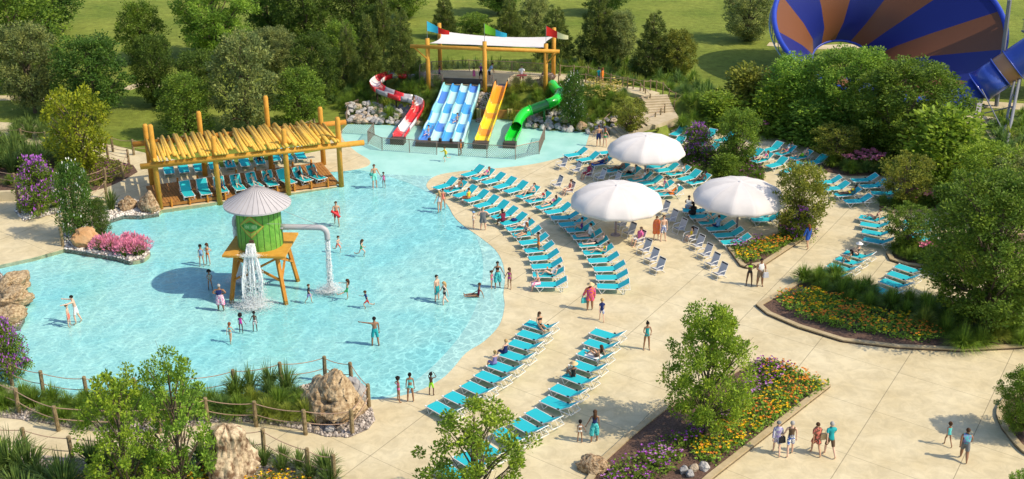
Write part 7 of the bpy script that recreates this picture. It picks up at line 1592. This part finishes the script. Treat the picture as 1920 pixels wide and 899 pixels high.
# bathers resting elsewhere
b = P(897, 556, 0); person(V(b.x, b.y, .12), 'sit_long', 0, 1.66, 2, (HB, 'short'), [('onepiece', 'wine')], 'woman in a dark red swimsuit sitting in the shallow water', 'f', seat=R(-85))
def rider(px, py, z, face, h, skin, wear, label, hr=(HK, 'short'), bld='c'): b = P(px, py, z); person(V(b.x, b.y, b.z + .1), 'slide', 0, h, skin, hr, wear, label, bld, seat=R(face))
rider(803, 252, .45, -12, 1.35, 0, [('trunks', 'lightblue')], 'boy with raised arms at the end of the leftmost lane'); rider(857, 229, .80, -15, 1.35, 0, [('brief', 'blue')], 'boy sliding down the third blue lane')
rider(777, 205, 1.1, -10, 1.3, 0, [('onepiece', 'coral')], 'child in coral in front on the red slide', (HB, 'short')); rider(776, 198, 1.2, -10, 1.4, 1, [('onepiece', 'floral_orange')], 'child sitting behind another on the red slide', (HB, 'short'))
# ---- things they hold and leave about
def prop(name, mb, m, label, cat): return tag(mb.build(name, m, None, True), label, cat)
def rescue(at, z, label, sz=.9, rz=0):
    b = P(*at, z); m = MB(); m.tube([b + V(-.45 * math.cos(rz), -.30 - .1 * math.sin(rz), .95 + .3 * math.sin(rz)), b + V(0, -.30, .98), b + V(.45 * math.cos(rz), -.30, .95 - .3 * math.sin(rz))], [.09, .10, .09], 8); prop('rescue_tube', m, mat('rescue_red', (.6, .03, .04), .5), label, 'rescue tube')
rescue((978, 160), 2.03, 'red rescue tube held by the lifeguard on the terrace'); rescue((632, 423), W_, 'red rescue tube slung across the lifeguard in the pool', rz=.9)
b = P(703, 353); prop('ball', MB().lathe([(.001, .13)] + [(.13 * math.sin(a * .4), .13 * math.cos(a * .4)) for a in range(1, 8)] + [(.001, -.13)], 12, (b.x - .22, b.y - .18, 1.12)), mat('ball_green', (.02, .28, .24), .5), 'green ball under the arm of the man in mint trunks', 'ball')
def bag(at, off_, m, label, s_=(.34, .16, .30), z=0):
    b = P(*at, z) + V(*off_); k = MB(); k.box(b, s_, .3, taper=.8); t = thing('bag', label, 'bag', b); k = MB(); k.box((0, 0, 0), s_, .3, taper=.8).build('pouch', m, t); MB().tube([(-.1, 0, s_[2] / 2 - .02), (-.06, 0, s_[2] / 2 + .18), (.06, 0, s_[2] / 2 + .18), (.1, 0, s_[2] / 2 - .02)], .012, 5).build('strap', m, t)
bag((1106, 582), (-.34, .02, .62), fab('stripe_teal'), 'teal bag held by the woman in the magenta cover up'); bag((1480, 854), (-.40, .05, .80), fab('black'), 'dark bag carried by the person in the brown tank top'); bag((1528, 852), (.28, .05, .92), fab('straw'), 'tan shoulder bag of the woman in the brown tunic')
bag((1424, 537), (.26, -.25, .85), fab('lightgrey'), 'pale blue bag in the hand of the man in white'); 
c, a_, d = LOUNGERS['A8']; tag(rock_mesh('x', 77, fab('navy'), 4, .3) and obj('bag', bpy.data.meshes['x'], None, c + d * .02 + V(0, 0, .47), 0, (.52, .30, .20)), 'navy bag lying on the lounger beside the woman in dark red', 'bag')
def towel(key, m, label, y0=-.5, y1=.2, w_=.30):
    c, a, d = LOUNGERS[key]; s_ = V(math.cos(a), math.sin(a), 0); k = MB(); z = V(0, 0, c.z + .378); p = [c + s_ * sx * w_ + d * y + z - V(0, 0, c.z) for sx, y in ((-1, y0), (1, y0), (1, y1), (-1, y1))]
    q = [v + V(0, 0, .018) for v in p]; k.add(p + q, [(4, 5, 6, 7), (0, 1, 5, 4), (1, 2, 6, 5), (2, 3, 7, 6), (3, 0, 4, 7)]); tag(k.build('towel', m), label, 'towel')
towel('D3', fab('white'), 'white towel under the woman in the black bikini', -.55, .25); towel('E3', fab('blue'), 'blue towel under the man in navy trunks', -.9, .2); towel('E9', fab('orange'), 'orange towel hanging under the woman in orange', -.1, .25, .33)
c, a_, d = LOUNGERS['A15']; prop('drink', MB().tube([c + d * -.1 + V(0, 0, .72), c + d * -.1 + V(0, 0, .86)], [.035, .045], 8), fab('orange'), 'orange drink held above the second last inner row lounger', 'drink')
bpy.context.view_layer.update()
